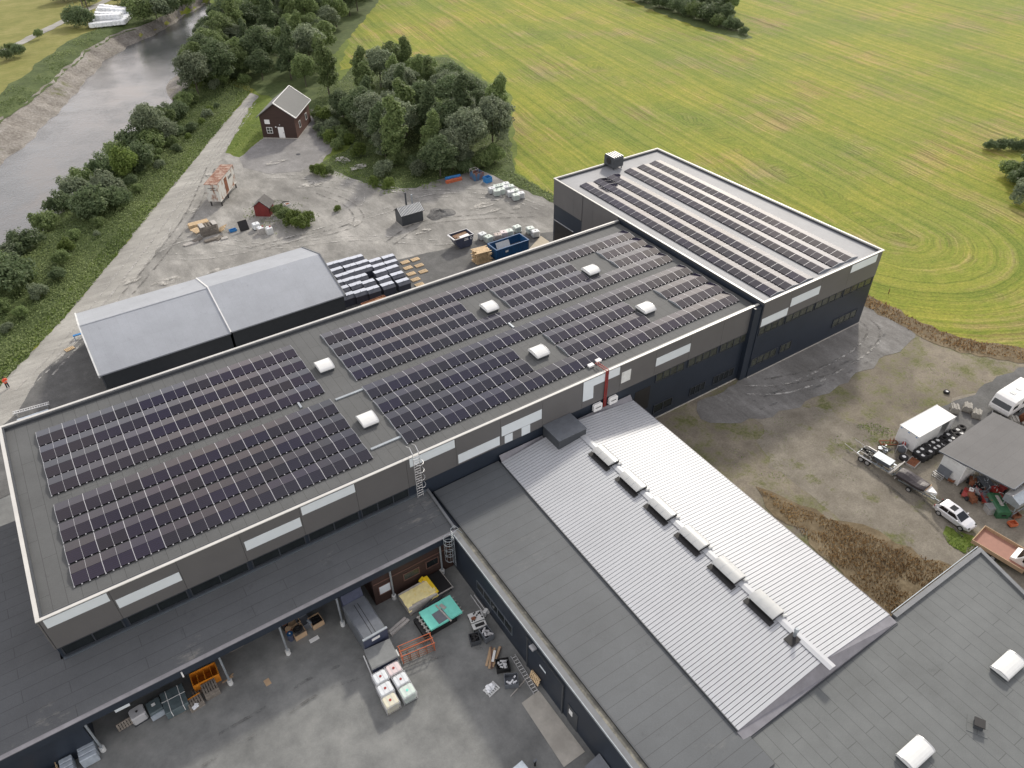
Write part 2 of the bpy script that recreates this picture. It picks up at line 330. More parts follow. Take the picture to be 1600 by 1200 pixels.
def mow(x, y, s):
    if s > 60: return s*1.0
    p = Vector((x, y)); d = SPB-SPA; u = max(0, min(1, (p-SPA).dot(d)/d.dot(d))); q = p-(SPA+d*u)
    return q.length
def lines(lo, hi, step, far):
    a = list(np.arange(lo, hi, step)); g = step; x = hi
    while x < far: a.append(x); g *= 1.5; x += g
    x = lo; g = step; pre = []
    while x > -far: g *= 1.5; x -= g; pre.append(x)
    return pre[::-1]+a
tl = lines(-80, 380, 3.5, 3500)
sl = sorted(set([round(v, 2) for v in lines(-260, 36, 4., 3500) if v <= 36] + list(np.arange(37, 90, 1.2)) + [v for v in lines(-80, 90, 4, 3500) if v >= 90]))
vs = []; mw = []
for t in tl:
    for s in sl:
        x = t*RD.x+s*RN.x; y = t*RD.y+s*RN.y
        vs.append((x, y, hgt(t, s))); mw.append(mow(x, y, s))
ns = len(sl); fs = [(i*ns+j, i*ns+ns+j, i*ns+ns+j+1, i*ns+j+1) for i in range(len(tl)-1) for j in range(ns-1)]
me = bpy.data.meshes.new('meadow'); me.from_pydata(vs, [], fs)
at = me.attributes.new('mow', 'FLOAT', 'POINT'); at.data.foreach_set('value', mw)
me.polygons.foreach_set('use_smooth', [True]*len(fs))
def meadowmat():
    m, N, L, b = _base('meadow_grass'); co = N.new("ShaderNodeTexCoord").outputs['Object']
    a = N.new("ShaderNodeAttribute"); a.attribute_name = 'mow'
    nl = noise(N, L, co, .035, 4, .6); nm = noise(N, L, co, .5, 6, .75); nf = noise(N, L, co, 2.6, 6, .8)
    # windrow coordinate: distance from the mowing spine, wobbled
    ma = N.new("ShaderNodeMath"); ma.operation = 'MULTIPLY_ADD'; L.new(nl, ma.inputs[0]); ma.inputs[1].default_value = 3.; L.new(a.outputs['Fac'], ma.inputs[2])
    cx = N.new("ShaderNodeCombineXYZ"); L.new(ma.outputs[0], cx.inputs[0])
    n3 = noise(N, L, co, .028, 2, .5); mb_ = N.new("ShaderNodeMath"); mb_.operation = 'MULTIPLY'; L.new(n3, mb_.inputs[0]); mb_.inputs[1].default_value = 1.3; L.new(mb_.outputs[0], cx.inputs[1])
    s1 = noise(N, L, cx.outputs[0], .75, 8, .8); s2 = noise(N, L, cx.outputs[0], .13, 3, .6); s4 = noise(N, L, cx.outputs[0], 1.9, 3, .7)
    g = ramp(N, [(.28, (.095, .138, .022)), (.42, (.180, .222, .038)), (.55, (.255, .265, .060)), (.70, (.36, .325, .13))])
    mm = N.new("ShaderNodeMath"); mm.operation = 'MULTIPLY_ADD'; L.new(s1, mm.inputs[0]); mm.inputs[1].default_value = .80
    mm2 = N.new("ShaderNodeMath"); mm2.operation = 'MULTIPLY_ADD'; L.new(nm, mm2.inputs[0]); mm2.inputs[1].default_value = .42; L.new(mm2.outputs[0], mm.inputs[2]); mm2.inputs[2].default_value = -.12
    L.new(mm.outputs[0], g.inputs[0])
    # dry streaks
    d = ramp(N, [(.545, (0, 0, 0)), (.66, (.85, .85, .85))]); dm = N.new("ShaderNodeMath"); dm.operation = 'MULTIPLY_ADD'
    nb = noise(N, L, co, .06, 5, .7); L.new(nb, dm.inputs[0]); dm.inputs[1].default_value = .62; dq = N.new("ShaderNodeMath"); dq.operation = 'MULTIPLY'; L.new(s1, dq.inputs[0]); dq.inputs[1].default_value = .46; L.new(dq.outputs[0], dm.inputs[2]); L.new(dm.outputs[0], d.inputs[0])
    dc = ramp(N, [(.35, (.15, .11, .05)), (.65, (.40, .32, .18))]); L.new(s4, dc.inputs[0])
    c = mixc(N, L, d.outputs[0], g.outputs[0], dc.outputs[0])
    f2 = ramp(N, [(.28, (.55,)*3), (.72, (1.42,)*3)]); L.new(nf, f2.inputs[0]); c = mixc(N, L, 1., c, f2.outputs[0], 'MULTIPLY')
    f3 = ramp(N, [(.3, (.86, .91, .87)), (.7, (1.10, 1.06, 1.0))]); L.new(s2, f3.inputs[0]); c = mixc(N, L, 1., c, f3.outputs[0], 'MULTIPLY')
    f4 = ramp(N, [(.34, (.74, .78, .76)), (.48, (.98, .98, .98)), (.66, (1.10, 1.08, 1.02))]); L.new(s4, f4.inputs[0]); c = mixc(N, L, 1., c, f4.outputs[0], 'MULTIPLY')
    f5 = ramp(N, [(.38, (.88, .95, .92)), (.62, (1.16, 1.10, .90))]); L.new(nl, f5.inputs[0]); c = mixc(N, L, 1., c, f5.outputs[0], 'MULTIPLY')
    L.new(c, b.inputs['Base Color']); b.inputs['Roughness'].default_value = .9; b.inputs['Specular IOR Level'].default_value = .15
    bumpy(N, L, b, nf, .5, .12); return m
me.materials.append(meadowmat())
o = bpy.data.objects.new('meadow', me); COL.objects.link(o); tag(o, kind='structure')

def sdist(px, py, poly):     # unused far from edges; simple helper for polygons
    ins = False; n = len(poly); j = n-1
    for i in range(n):
        xi, yi = poly[i]; xj, yj = poly[j]
        if (yi > py) != (yj > py) and px < (xj-xi)*(py-yi)/(yj-yi)+xi: ins = not ins
        j = i
    return ins
def ragged(pts, step=1.2, jit=.35, seed=1):
    rr = random.Random(seed); out = []
    n = len(pts)
    for i in range(n):
        a = Vector(pts[i]); b = Vector(pts[(i+1) % n]); k = max(1, int((b-a).length/step)); nn = Vector((-(b-a).y, (b-a).x)).normalized()
        for q in range(k):
            p = a+(b-a)*q/k
            if q: p = p+nn*rr.uniform(-jit, jit)
            out.append((p.x, p.y))
    return out
def sheet(name, pts, z, m, jit=.35, step=1.2, kind='structure', seed=1):
    p = ragged(pts, step, jit, seed); vv = [Vector((x, y, z)) for x, y in p]
    tri = tessellate_polygon([vv]); me = bpy.data.meshes.new(name); me.from_pydata(vv, [], [tuple(t) for t in tri])
    bm = bmesh.new(); bm.from_mesh(me); bmesh.ops.recalc_face_normals(bm, faces=bm.faces)
    if sum(f.normal.z for f in bm.faces) < 0: bmesh.ops.reverse_faces(bm, faces=bm.faces)
    bm.to_mesh(me); bm.free(); me.materials.append(m); o = bpy.data.objects.new(name, me); COL.objects.link(o); return tag(o, kind=kind)
def P2(l, z=0): return [tuple(G(x, y, z)[:2]) for x, y in l]
def groundmat(name, stops, sc=(.12, .9, 6.), streak=None, patch=None, rough=.9, spec=.25, bump=.3, fine=.22):
    m, N, L, b = _base(name); co = N.new("ShaderNodeTexCoord").outputs['Object']
    a = noise(N, L, co, sc[0], 6, .68); c2 = noise(N, L, co, sc[1], 6, .72); f = noise(N, L, co, sc[2], 4, .7)
    if streak: c2 = noise(N, L, co, sc[1], 6, .72, (streak[0], streak[1]))
    m1 = N.new("ShaderNodeMath"); m1.operation = 'MULTIPLY'; L.new(a, m1.inputs[0]); m1.inputs[1].default_value = .5
    m2 = N.new("ShaderNodeMath"); m2.operation = 'MULTIPLY_ADD'; L.new(c2, m2.inputs[0]); m2.inputs[1].default_value = .5; L.new(m1.outputs[0], m2.inputs[2])
    r = ramp(N, stops); L.new(m2.outputs[0], r.inputs[0]); c = r.outputs[0]
    if patch:
        pn = noise(N, L, co, patch[0], 8, .75); pr = ramp(N, [(patch[1], (0, 0, 0)), (patch[2], (1, 1, 1))]); L.new(pn, pr.inputs[0])
        pc = noise(N, L, co, 4, 3); pcr = ramp(N, [(.3, tuple(v*.6 for v in patch[3])), (.7, patch[3])]); L.new(pc, pcr.inputs[0])
        c = mixc(N, L, pr.outputs[0], c, pcr.outputs[0])
    fr = ramp(N, [(.25, (1-fine,)*3), (.75, (1+fine,)*3)]); L.new(f, fr.inputs[0]); c = mixc(N, L, 1., c, fr.outputs[0], 'MULTIPLY')
    L.new(c, b.inputs['Base Color']); b.inputs['Roughness'].default_value = rough; b.inputs['Specular IOR Level'].default_value = spec
    bumpy(N, L, b, f, bump, .04); return m
ROADANG = math.atan2(66, 45)
M['gravel'] = groundmat('gravel_ground', [(.33, (.14, .138, .13)), (.46, (.225, .222, .207)), (.55, (.315, .31, .29)), (.66, (.47, .46, .43))], (.07, .32, 5.), ((1.2, .5, 1), -.5))
M['road'] = groundmat('gravel_road', [(.33, (.22, .215, .20)), (.5, (.33, .325, .30)), (.65, (.46, .455, .42))], (.10, .9, 6.), ((.12, 1, 1), ROADANG))
M['asph'] = groundmat('old_asphalt', [(.33, (.085, .087, .085)), (.5, (.13, .132, .13)), (.66, (.20, .20, .195))], (.08, .4, 7.))
M['yardasph'] = groundmat('courtyard_asphalt', [(.34, (.110, .115, .113)), (.46, (.160, .167, .164)), (.56, (.210, .218, .212)), (.70, (.28, .285, .275))], (.09, .42, 8.), None, None, .6, .35, fine=.07)
M['padasph'] = groundmat('east_asphalt', [(.33, (.115, .112, .105)), (.5, (.185, .182, .174)), (.66, (.29, .287, .278))], (.15, .5, 5.), ((1, .35, 1), .5))
M['dirt'] = groundmat('dirt_ground', [(.34, (.12, .105, .082)), (.5, (.205, .182, .142)), (.64, (.31, .275, .215))], (.09, .6, 5.), None, (.30, .47, .60, (.165, .17, .075)))
M['dirt2'] = groundmat('worn_ground', [(.34, (.135, .12, .095)), (.5, (.205, .187, .152)), (.64, (.285, .262, .215))], (.1, .5, 6.), None, (.3, .55, .66, (.15, .16, .06)))
M['soil'] = groundmat('woodland_floor', [(.34, (.045, .065, .022)), (.5, (.075, .105, .036)), (.66, (.125, .155, .058))], (.2, 1., 5.))
M['drysoil'] = groundmat('dry_verge', [(.34, (.085, .065, .04)), (.5, (.16, .125, .075)), (.66, (.26, .215, .14))], (.2, 1., 5.))
M['grass'] = groundmat('rough_grass', [(.34, (.07, .105, .02)), (.5, (.12, .165, .03)), (.66, (.18, .21, .055))], (.2, 1., 5.))
M['pebble'] = groundmat('river_stones', [(.36, (.10, .092, .080)), (.48, (.20, .185, .163)), (.60, (.32, .305, .28)), (.7, (.46, .45, .42))], (.15, 2.2, 9.), None, (.12, .58, .68, (.15, .16, .07)), bump=.9)

def strip(name, t0, t1, dt, svals, mat_, dz, sfun=None, rough=0.):
    """ground strip following the terrain in river coordinates"""
    vs = []; tt = list(np.arange(t0, t1, dt)); rr = random.Random(len(name))
    for t in tt:
        for s in svals:
            sw = sfun(t, s) if sfun else s; vs.append((t*RD.x+sw*RN.x, t*RD.y+sw*RN.y, hgt(t, sw)+dz+rr.uniform(-rough, rough)))
    k = len(svals); fs = [(i*k+j, i*k+k+j, i*k+k+j+1, i*k+j+1) for i in range(len(tt)-1) for j in range(k-1)]
    me = bpy.data.meshes.new(name); me.from_pydata(vs, [], fs); me.materials.append(mat_); o = bpy.data.objects.new(name, me); COL.objects.link(o); return tag(o, kind='structure')
M['farmeadow'] = groundmat('far_meadow_grass', [(.34, (.13, .15, .035)), (.5, (.21, .21, .06)), (.66, (.30, .275, .11))], (.12, .9, 5.), ((.25, 1.6, 1), -.98))
strip('shingle_bank', 40, 380, 1.6, list(np.linspace(-2.2, 1.0, 12)), M['pebble'], .30, lambda t, u: 69.6+wob(t)+(u*1.2 if u < 0 else u*(stonew(t)+.8)), .07)
strip('bank_slope', -60, 330, 2.5, list(np.arange(34, 55, 1.5)), M['soil'], .05)
strip('far_bank_top', 40, 380, 2.2, list(np.linspace(-.1, 1, 6)), M['soil'], .26, lambda t, u: 70.2+wob(t)+stonew(t)+u*(7+.6*math.sin(t*.35)), .04)
strip('far_meadow', 20, 420, 4, [0, 2, 8, 20, 45, 90, 160, 260], M['farmeadow'], .10, lambda t, u: 76+wob(t)+stonew(t)+u)
# near-bank shingle bar
vs = []; tt = list(np.arange(144, 178, 1.5)); ss = list(np.arange(44, 55.1, 1.0))
for t in tt:
    for s in ss:
        bul = math.sin((t-144)/34*PI); sw = 46+(s-45)*bul; vs.append((t*RD.x+sw*RN.x, t*RD.y+sw*RN.y, min(hgt(t, sw), -1.6-(s-44)*.16)+.12 if False else -1.9-(s-44)*.14))
k = len(ss); fs = [(i*k+j, i*k+k+j, i*k+k+j+1, i*k+j+1) for i in range(len(tt)-1) for j in range(k-1)]
me = bpy.data.meshes.new('shingle_bar'); me.from_pydata(vs, [], fs); me.materials.append(M['pebble']); o = bpy.data.objects.new('shingle_bar', me); COL.objects.link(o); tag(o, kind='structure')
def watermat():
    m, N, L, b = _base('river_water'); co = N.new("ShaderNodeTexCoord").outputs['Object']
    b.inputs['Base Color'].default_value = (.070, .076, .080, 1); b.inputs['Roughness'].default_value = .08; b.inputs['Specular IOR Level'].default_value = 1.0
    n1 = noise(N, L, co, 1.6, 4, .65, ((1, 1.7, 1), -.98)); n2 = noise(N, L, co, .12, 3, .6)
    mm = N.new("ShaderNodeMath"); mm.operation = 'MULTIPLY'; L.new(n1, mm.inputs[0]); r = ramp(N, [(.35, (.25,)*3), (.65, (1,)*3)]); L.new(n2, r.inputs[0]); L.new(r.outputs[0], mm.inputs[1])
    bumpy(N, L, b, mm.outputs[0], .6, .12); return m
q = [(t*RD.x+s*RN.x, t*RD.y+s*RN.y, -3.0) for t, s in ((-300, 40), (900, 40), (900, 82), (-300, 82))]
o = MB().quad(*q).build('river_water', watermat()); tag(o, kind='structure')

# yard, road, asphalt, worn ground
sheet('rough_grass', P2([(396, 140), (330, 70), (330, -20), (600, -20), (545, 60), (530, 110), (700, 85), (800, 150), (808, 270), (872, 310), (940, 420), (800, 480), (300, 640), (0, 780), (-60, 690)]), .005, M['grass'], .5, 2., seed=21)
ROADL = [(-60, 690), (0, 604), (10, 592), (60, 541), (100, 498), (140, 451), (175, 408), (220, 351), (262, 301), (300, 256), (340, 206), (370, 170), (392, 145)]
yard = ROADL + [(404, 150), (388, 172), (353, 238), (374, 246), (412, 216), (466, 188), (486, 180), (536, 190), (528, 222), (498, 262), (512, 270), (545, 236), (560, 262), (575, 285), (600, 296), (650, 292), (745, 262), (775, 274), (830, 300), (868, 318), (960, 400), (900, 470), (300, 640), (0, 780)]
sheet('gravel_yard', P2(yard), .012, M['gravel'], .3, 1.1)
road = ROADL + [(400, 152), (384, 176), (352, 236), (322, 288), (262, 372), (200, 450), (150, 512), (95, 575), (40, 640), (-30, 720)]
sheet('gravel_road', P2(road), .024, M['road'], .35, 1.3, seed=3)
pad = [(374, 247), (412, 217), (466, 190), (486, 181), (534, 191), (520, 224), (497, 252), (470, 268), (420, 272), (380, 262)]
sheet('cabin_forecourt', P2(pad), .036, groundmat('forecourt_asphalt', [(.33, (.17, .168, .165)), (.5, (.235, .232, .228)), (.66, (.32, .315, .31))], (.12, .5, 5.)), .12, 1.5)
sheet('yard_asphalt', P2([(540, 425), (700, 388), (760, 372), (900, 360), (900, 480), (500, 600)]), .030, M['asph'], .15, 1.5)
sheet('back_asphalt', P2([(140, 520), (62, 585), (30, 640), (-30, 700), (0, 780), (300, 640), (260, 560)]), .048, M['asph'], .15, 1.5)
sheet('service_road', [(-26, -42), (68, -42), (68, -12), (31, -2), (31, 30), (-26, 30)], .008, M['yardasph'], 0, 10)
# south-east ground
sheet('dirt_ground', P2([(980, 640), (1160, 585), (1340, 500), (1352, 470), (1440, 520), (1500, 545), (1610, 560), (1760, 580), (1800, 900), (1500, 1100), (1200, 1000)]), .016, M['dirt'], .4, 1.2)
sheet('worn_track', P2([(1180, 640), (1300, 640), (1390, 700), (1440, 650), (1520, 615), (1620, 560), (1800, 600), (1800, 900), (1500, 1000), (1440, 880), (1300, 800), (1200, 730)]), .026, M['dirt2'], .6, 1.2, seed=5)
sheet('parking_gravel', P2([(1440, 655), (1492, 626), (1530, 607), (1570, 585), (1640, 560), (1800, 700), (1700, 800), (1500, 720), (1440, 700)]), .034, M['asph'], .5, 1.2, seed=6)
sheet('east_asphalt', P2([(1150, 600), (1158, 588), (1176, 580), (1335, 503), (1352, 470), (1437, 516), (1418, 538), (1370, 568), (1330, 590), (1282, 618), (1235, 640), (1190, 655), (1140, 662), (1095, 655), (1090, 628)]), .044, M['padasph'], .45, 1., seed=8)
sheet('car_grass_ground', P2([(1478, 822), (1500, 832), (1535, 850), (1508, 866), (1482, 850)]), .060, M['grass'], .4, .8, seed=22)
sheet('dry_verge', P2([(1344, 455), (1395, 480), (1440, 505), (1500, 528), (1620, 548), (1620, 570), (1500, 552), (1440, 528), (1352, 480)]), .056, M['drysoil'], .4, 1., seed=9)
sheet('weedy_ground', P2([(1180, 760), (1230, 780), (1320, 815), (1400, 850), (1490, 885), (1480, 900), (1400, 985), (1300, 880)]), .052, M['drysoil'], 1.0, 1.2, seed=10)
sheet('grass_patch', P2([(352, 239), (388, 172), (404, 152), (418, 180), (411, 215), (374, 244)]), .020, M['grass'], .2, 1., seed=11)
sheet('woodland_floor', P2([(500, 255), (545, 232), (540, 190), (486, 178), (400, 143), (360, 120), (330, 60), (420, -40), (600, -30), (590, 5), (545, 60), (512, 95), (530, 130), (560, 90), (700, 90), (790, 150), (803, 270), (868, 308), (868, 318), (775, 276), (745, 264), (650, 294), (600, 298)]), .020, M['soil'], .5, 1.5, seed=12)
_bs = [(t*RD.x+s*RN.x, t*RD.y+s*RN.y) for t, s in ((150, 36.2), (110, 36.2), (80, 36.2), (40, 36.2), (-10, 36.2), (-40, 36.2))]
sheet('bank_soil', P2([(392, 143), (340, 206), (262, 301), (175, 408), (100, 498), (10, 592), (-60, 690)])+_bs[::-1], .010, M['soil'], .4, 1.5, seed=13)
sheet('hedge_ground', P2([(960, -20), (1000, 8), (1060, 32), (1110, 50), (1160, 62), (1176, 60), (1150, 40), (1140, 0), (1130, -30)]), .02, M['soil'], .6, 1.5, seed=31)
sheet('far_track', P2([(-60, 118), (0, 80), (75, 42), (172, -4), (176, 0), (78, 49), (0, 88), (-60, 128)]), .16, M['road'], .3, 2., seed=14)

# tyre tracks and dried puddles: worn marks with a shape of their own
def wornmat(name, col, lo, hi, sc):
    m, N, L, b = _base(name); co = N.new("ShaderNodeTexCoord").outputs['Object']
    n = noise(N, L, co, sc, 8, .75); r = ramp(N, [(lo, (0, 0, 0)), (hi, (1, 1, 1))]); L.new(n, r.inputs[0])
    n2 = noise(N, L, co, 5, 4); r2 = ramp(N, [(.3, tuple(c*.8 for c in col)), (.7, tuple(c*1.15 for c in col))]); L.new(n2, r2.inputs[0]); L.new(r2.outputs[0], b.inputs['Base Color']); b.inputs['Roughness'].default_value = .9
    L.new(r.outputs[0], b.inputs['Alpha']); return m
M['trackpale'] = wornmat('pale_wheel_track', (.46, .455, .43), .46, .62, .9); M['trackdark'] = wornmat('dark_wheel_track', (.15, .147, .138), .45, .65, .9)
M['dirttrack'] = wornmat('dirt_wheel_track', (.125, .118, .10), .42, .62, .5); M['trackblack'] = wornmat('tyre_mark', (.12, .122, .12), .50, .70, .4); M['puddle'] = wornmat('dried_puddle_dust', (.47, .46, .425), .42, .60, .8)
def track(pts, m, z, gauge=1.5, wd=.28):
    P = [Vector(p) for p in P2(pts)]; cur = []
    for i in range(len(P)-1):         # Catmull-Rom through the points
        p0, p1, p2, p3 = P[max(0, i-1)], P[i], P[i+1], P[min(len(P)-1, i+2)]
        for k in range(10):
            u = k/10; cur.append(.5*((2*p1)+(p2-p0)*u+(2*p0-5*p1+4*p2-p3)*u*u+(3*p1-p0-3*p2+p3)*u**3))
    b = MB()
    for off_ in (-gauge/2, gauge/2):
        prev = None
        for i in range(len(cur)-1):
            d = (cur[i+1]-cur[i]).normalized(); n = Vector((-d.y, d.x)); a = cur[i]+n*(off_-wd/2); c = cur[i]+n*(off_+wd/2)
            if prev: b.quad((prev[0].x, prev[0].y, z), (a.x, a.y, z), (c.x, c.y, z), (prev[1].x, prev[1].y, z))
            prev = (a, c)
    return tag(b.build('tyre_tracks', M[m]), kind='structure')
zz = .064
for pts, m in (([(395, 160), (330, 245), (235, 370), (120, 520), (20, 625)], 'trackpale'), ([(388, 175), (318, 270), (240, 385), (150, 500), (60, 600)], 'trackpale'), ([(330, 262), (300, 330), (250, 400), (190, 470)], 'trackdark'), ([(230, 400), (300, 372), (420, 385), (560, 372), (700, 378), (850, 350)], 'trackpale'), ([(260, 400), (330, 400), (450, 375), (600, 330), (690, 305), (800, 310)], 'trackpale'), ([(500, 300), (545, 320), (560, 345), (520, 362), (470, 372), (380, 395)], 'trackdark'), ([(420, 275), (520, 280), (640, 300), (760, 300), (860, 330)], 'trackpale'), ([(610, 380), (660, 350), (740, 340), (850, 335)], 'trackdark'), ([(540, 330), (560, 318), (560, 302), (530, 292), (470, 285)], 'trackpale')):
    track(pts, m, zz); zz += .0045
for pts, m in (([(1200, 600), (1290, 580), (1350, 545), (1365, 515), (1345, 498)], 'trackdark'), ([(1180, 635), (1280, 595), (1350, 560), (1400, 520)], 'trackblack'), ([(1160, 610), (1240, 605), (1330, 560), (1372, 525)], 'trackpale'), ([(1330, 700), (1390, 750), (1450, 800), (1500, 850)], 'dirttrack')):
    track(pts, m, zz); zz += .0045
for pts in ([(300, 1190), (420, 1120), (520, 1060), (700, 1010), (760, 1000)],):
    track(pts, 'trackblack', zz, 1.6, .24); zz += .0045
for k, (px, py, rx, ry) in enumerate(((760, 318, 2.6, 1.2), (745, 326, 1.5, .7), (770, 330, 1.3, .6), (790, 306, 1.2, .6), (662, 362, 1.6, .6), (555, 350, 1.0, 1.0), (485, 290, 2.2, 1.2), (560, 262, 2.0, 1.4), (330, 275, 1.2, 1.6), (300, 330, 1.3, .8), (262, 440, 2.0, 1.0), (205, 440, 1.5, 1.0), (340, 425, 2.2, .8), (535, 250, 1.4, 2.0), (808, 325, .9, .5), (430, 255, 2.0, .8))):
    c = G(px, py); rr = random.Random(k); pts = [(c.x+rx*math.cos(a)*rr.uniform(.6, 1.2), c.y+ry*math.sin(a)*rr.uniform(.6, 1.2)) for a in np.linspace(0, 2*PI, 15)[:-1]]
    sheet('dried_puddle', pts, zz, M['puddle'], .1, .5, seed=k); zz += .0045

# ------------------------------------------------------------------ main factory building
H1, W1, HN = 10.07, 24.0, 10.58
def part(name, mb, m, p, **k): return mb.build(name, m, p, **k)
def window_strip(parent, x0, x1, z0, z1, y, n, m, cut=True, frame='dframe'):
    wnd = part('window', MB().box(x0, y-.03, z0, x1, y+.05, z1), m, parent)
    fr = MB(); fr.box(x0-.06, y-.09, z1, x1+.06, y+.04, z1+.07); fr.box(x0-.06, y-.12, z0-.07, x1+.06, y+.04, z0)
    for i in range(n+1):
        xx = x0+(x1-x0)*i/n; fr.box(xx-.05, y-.08, z0, xx+.05, y+.02, z1)
    part('frame', fr, M[frame], wnd); return wnd
fac = thing('factory_building', 'long flat-roofed factory hall with taupe cladding over navy walls, carrying most of the solar panels', 'building', (0, 0, 0))
part('wall', MB().box(0, 0, 0, 72.0, W1, H1-.42), M['navy'], fac)
cl = MB(); bays = [0.03, 4.6, 9.35, 14.12, 19.0, 23.85, 28.62, 33.5, 38.22, 42.95, 47.72, 52.45, 57.15, 61.95, 66.75, 71.2]
for a, b in zip(bays, bays[1:]):
    cl.box(a+.012, -.10, 6.62, b-.012, -.002, H1-.12)
cl.box(-.10, -.10, 6.62, -.002, W1+.10, H1-.12)
part('cladding', cl, M['taupe'], fac)
part('cladding', MB().box(.03, W1+.002, 6.62, 71.9, W1+.10, H1-.12), M['taupe'], fac)
part('roof', MB().box(.30, .30, H1-.42, 71.85, W1-.30, H1-.34), M['felt_main'], fac)
par = MB(); par.box(-.004, -.004, H1-.42, 72.0, .30, H1-.05); par.box(-.004, W1-.30, H1-.42, 72.0, W1+.004, H1-.05); par.box(-.004, .30, H1-.42, .30, W1-.30, H1-.05)
part('parapet', par, M['dgrey'], fac)
cp = MB(); cp.box(-.14, -.14, H1-.05, 71.95, .10, H1+.02); cp.box(-.14, W1-.10, H1-.05, 71.95, W1+.14, H1+.02); cp.box(-.14, .10, H1-.05, .14, W1-.10, H1+.02)
part('coping', cp, M['coping'], fac)
# folded felt upstand visible along the front edge of the roof
part('upstand', MB().extr([(.30, H1-.34), (.30, H1-.06), (.62, H1-.338)], 'x', .31, 71.8), M['felt_main'], fac)
YC = -.13
for x0, x1, z0, z1 in ((.28, 4.45, 9.02, 9.93), (4.73, 9.28, 7.86, 8.83), (14.3, 18.89, 7.86, 8.9), (19.15, 23.8, 8.98, 9.91), (28.95, 33.4, 8.98, 9.93), (33.66, 38.1, 6.82, 7.9), (38.66, 39.54, 6.68, 7.65), (38.34, 42.85, 7.75, 8.93), (40.56, 41.53, 6.65, 7.7), (50.8, 52.3, 8.93, 9.95), (57.23, 61.98, 7.8, 8.85)):
    part('pale_panel', MB().box(x0, YC, z0, x1, -.101, z1), M['ltpanel'], fac)
part('pale_panel', MB().extr([(47.8, 7.5), (49.08, 7.4), (49.03, 8.95), (50.42, 8.95), (50.42, 9.93), (47.76, 9.93)], 'y', YC, -.101), M['ltpanel'], fac)
gp = part('pale_panel', MB().box(52.63, YC, 7.62, 53.82, -.101, 9.0), M['whitedirty'], fac); gp['label'] = 'small grey-white square panel'
# window band above the lower roof and on the east part
for a, b, n, g in ((.25, 4.45, 2, 'glass'), (4.8, 9.2, 2, 'glass'), (9.5, 14.0, 2, 'glass'), (14.4, 18.85, 2, 'glass'), (19.2, 23.7, 2, 'glass'), (24.0, 28.5, 3, 'glass')):
    window_strip(fac, a, b, 5.62, 6.52, -.004, n, M[g])
for a, b, n in ((57.6, 61.6, 4), (62.2, 66.5, 4), (67.0, 71.1, 4)): window_strip(fac, a, b, 5.52, 6.52, -.004, n, M['glass2'])
for a, b, n in ((57.9, 60.6, 2), (63.3, 65.55, 3), (66.9, 70.1, 4)): window_strip(fac, a, b, 1.0, 2.08, -.004, n, M['glass'], frame='dframe')
part('door', MB().box(55.6, -.06, 0, 56.5, .02, 2.1), M['mgrey'], fac)
gdoor = part('gate', MB().box(54.9, -.03, 2.3, 57.0, .02, 5.3), M['black'], fac)
part('corner_pier', MB().box(70.95, -.52, 0, 72.03, -.004, H1-.1), M['navy'], fac)
part('plinth', MB().box(54.5, -.09, 0, 70.9, -.003, .12), M['concrete'], fac)
# roof cable trays
for x0, x1, y in ((26.9, 29.7, 11.0), (26.8, 29.7, 3.0)): part('cable_tray', MB().box(x0, y-.12, H1-.34, x1, y+.12, H1-.22), M['galv'], fac)
for x, y0, y1 in ((23.8, 11.7, 12.6), (47.4, 11.55, 12.7)): part('cable_tray', MB().box(x-.10, y0, H1-.34, x+.10, y1, H1-.22), M['galv'], fac)

# roof access ladder and red cable ladder
ld = thing('roof_ladder', 'steel ladder with safety hoops fixed to the factory wall above the low roof', 'ladder', (29.45, -.45, 5.3))
lm = MB()
for sx in (-.28, .28):
    lm.tube((sx, 0, 0), (sx, 0, 5.4), .03, 6); lm.path([(sx, 0, 5.4), (sx, .5, 5.75), (sx, 1.3, 5.3)], .03)
part('rail', lm, M['alu'], ld)
rg = MB()
for i in range(17): rg.tube((-.28, 0, .2+i*.3), (.28, 0, .2+i*.3), .025, 5)
part('rung', rg, M['alu'], ld)
hp = MB()
for z in (2.0, 2.9, 3.8, 4.7): hp.path([(.42*math.cos(a)*.9, -.45+.45*math.sin(a)*1.0, z) for a in np.linspace(PI*.9, PI*2.1, 9)], .022, 5)
part('hoop', hp, M['alu'], ld)
rl = thing('red_cable_ladder', 'dark red cable ladder climbing the factory wall onto the roof edge', 'cable ladder', (50.6, -.2, 5.6))
cm = MB()
for sx in (-.15, .15): cm.bar((sx, 0, 0), (sx, 0, 4.65), .04, .08); cm.bar((sx, 0, 4.65), (sx, 1.75, 4.5), .04, .08)
for i in range(16): cm.bar((-.15, 0, .15+.29*i), (.15, 0, .15+.29*i), .03, .03)
for i in range(6): cm.bar((-.15, .2+.28*i, 4.62), (.15, .2+.28*i, 4.62), .03, .03)
part('rail', cm, M['red'], rl)
part('cable', MB().box(-.1, -.03, 0, .1, .03, 4.6), M['redwood'], rl)
part('ballast', MB().box(-.85, 1.7, 4.18, -.25, 2.1, 4.4), M['white'], rl); part('ballast', MB().box(.25, 1.9, 4.18, .85, 2.3, 4.4), M['white'], rl)
for k, x in enumerate((49.6, 51.6)):
    iv = thing('inverter', ['white inverter box on the factory wall, left of the red cable ladder', 'white inverter box on the factory wall, right of the red cable ladder'][k], 'inverter', (x, -.12, 5.65), 0, 'inverters on the wall')
    part('body', MB().extr([(-.55, .12), (-.42, 0), (.42, 0), (.55, .12), (.55, .75), (.42, .9), (-.42, .9), (-.55, .75)], 'y', -.30, 0), M['white'], iv, bevel=.03)
    part('slot', MB().box(-.32, -.315, .42, .32, -.299, .52), M['black'], iv)

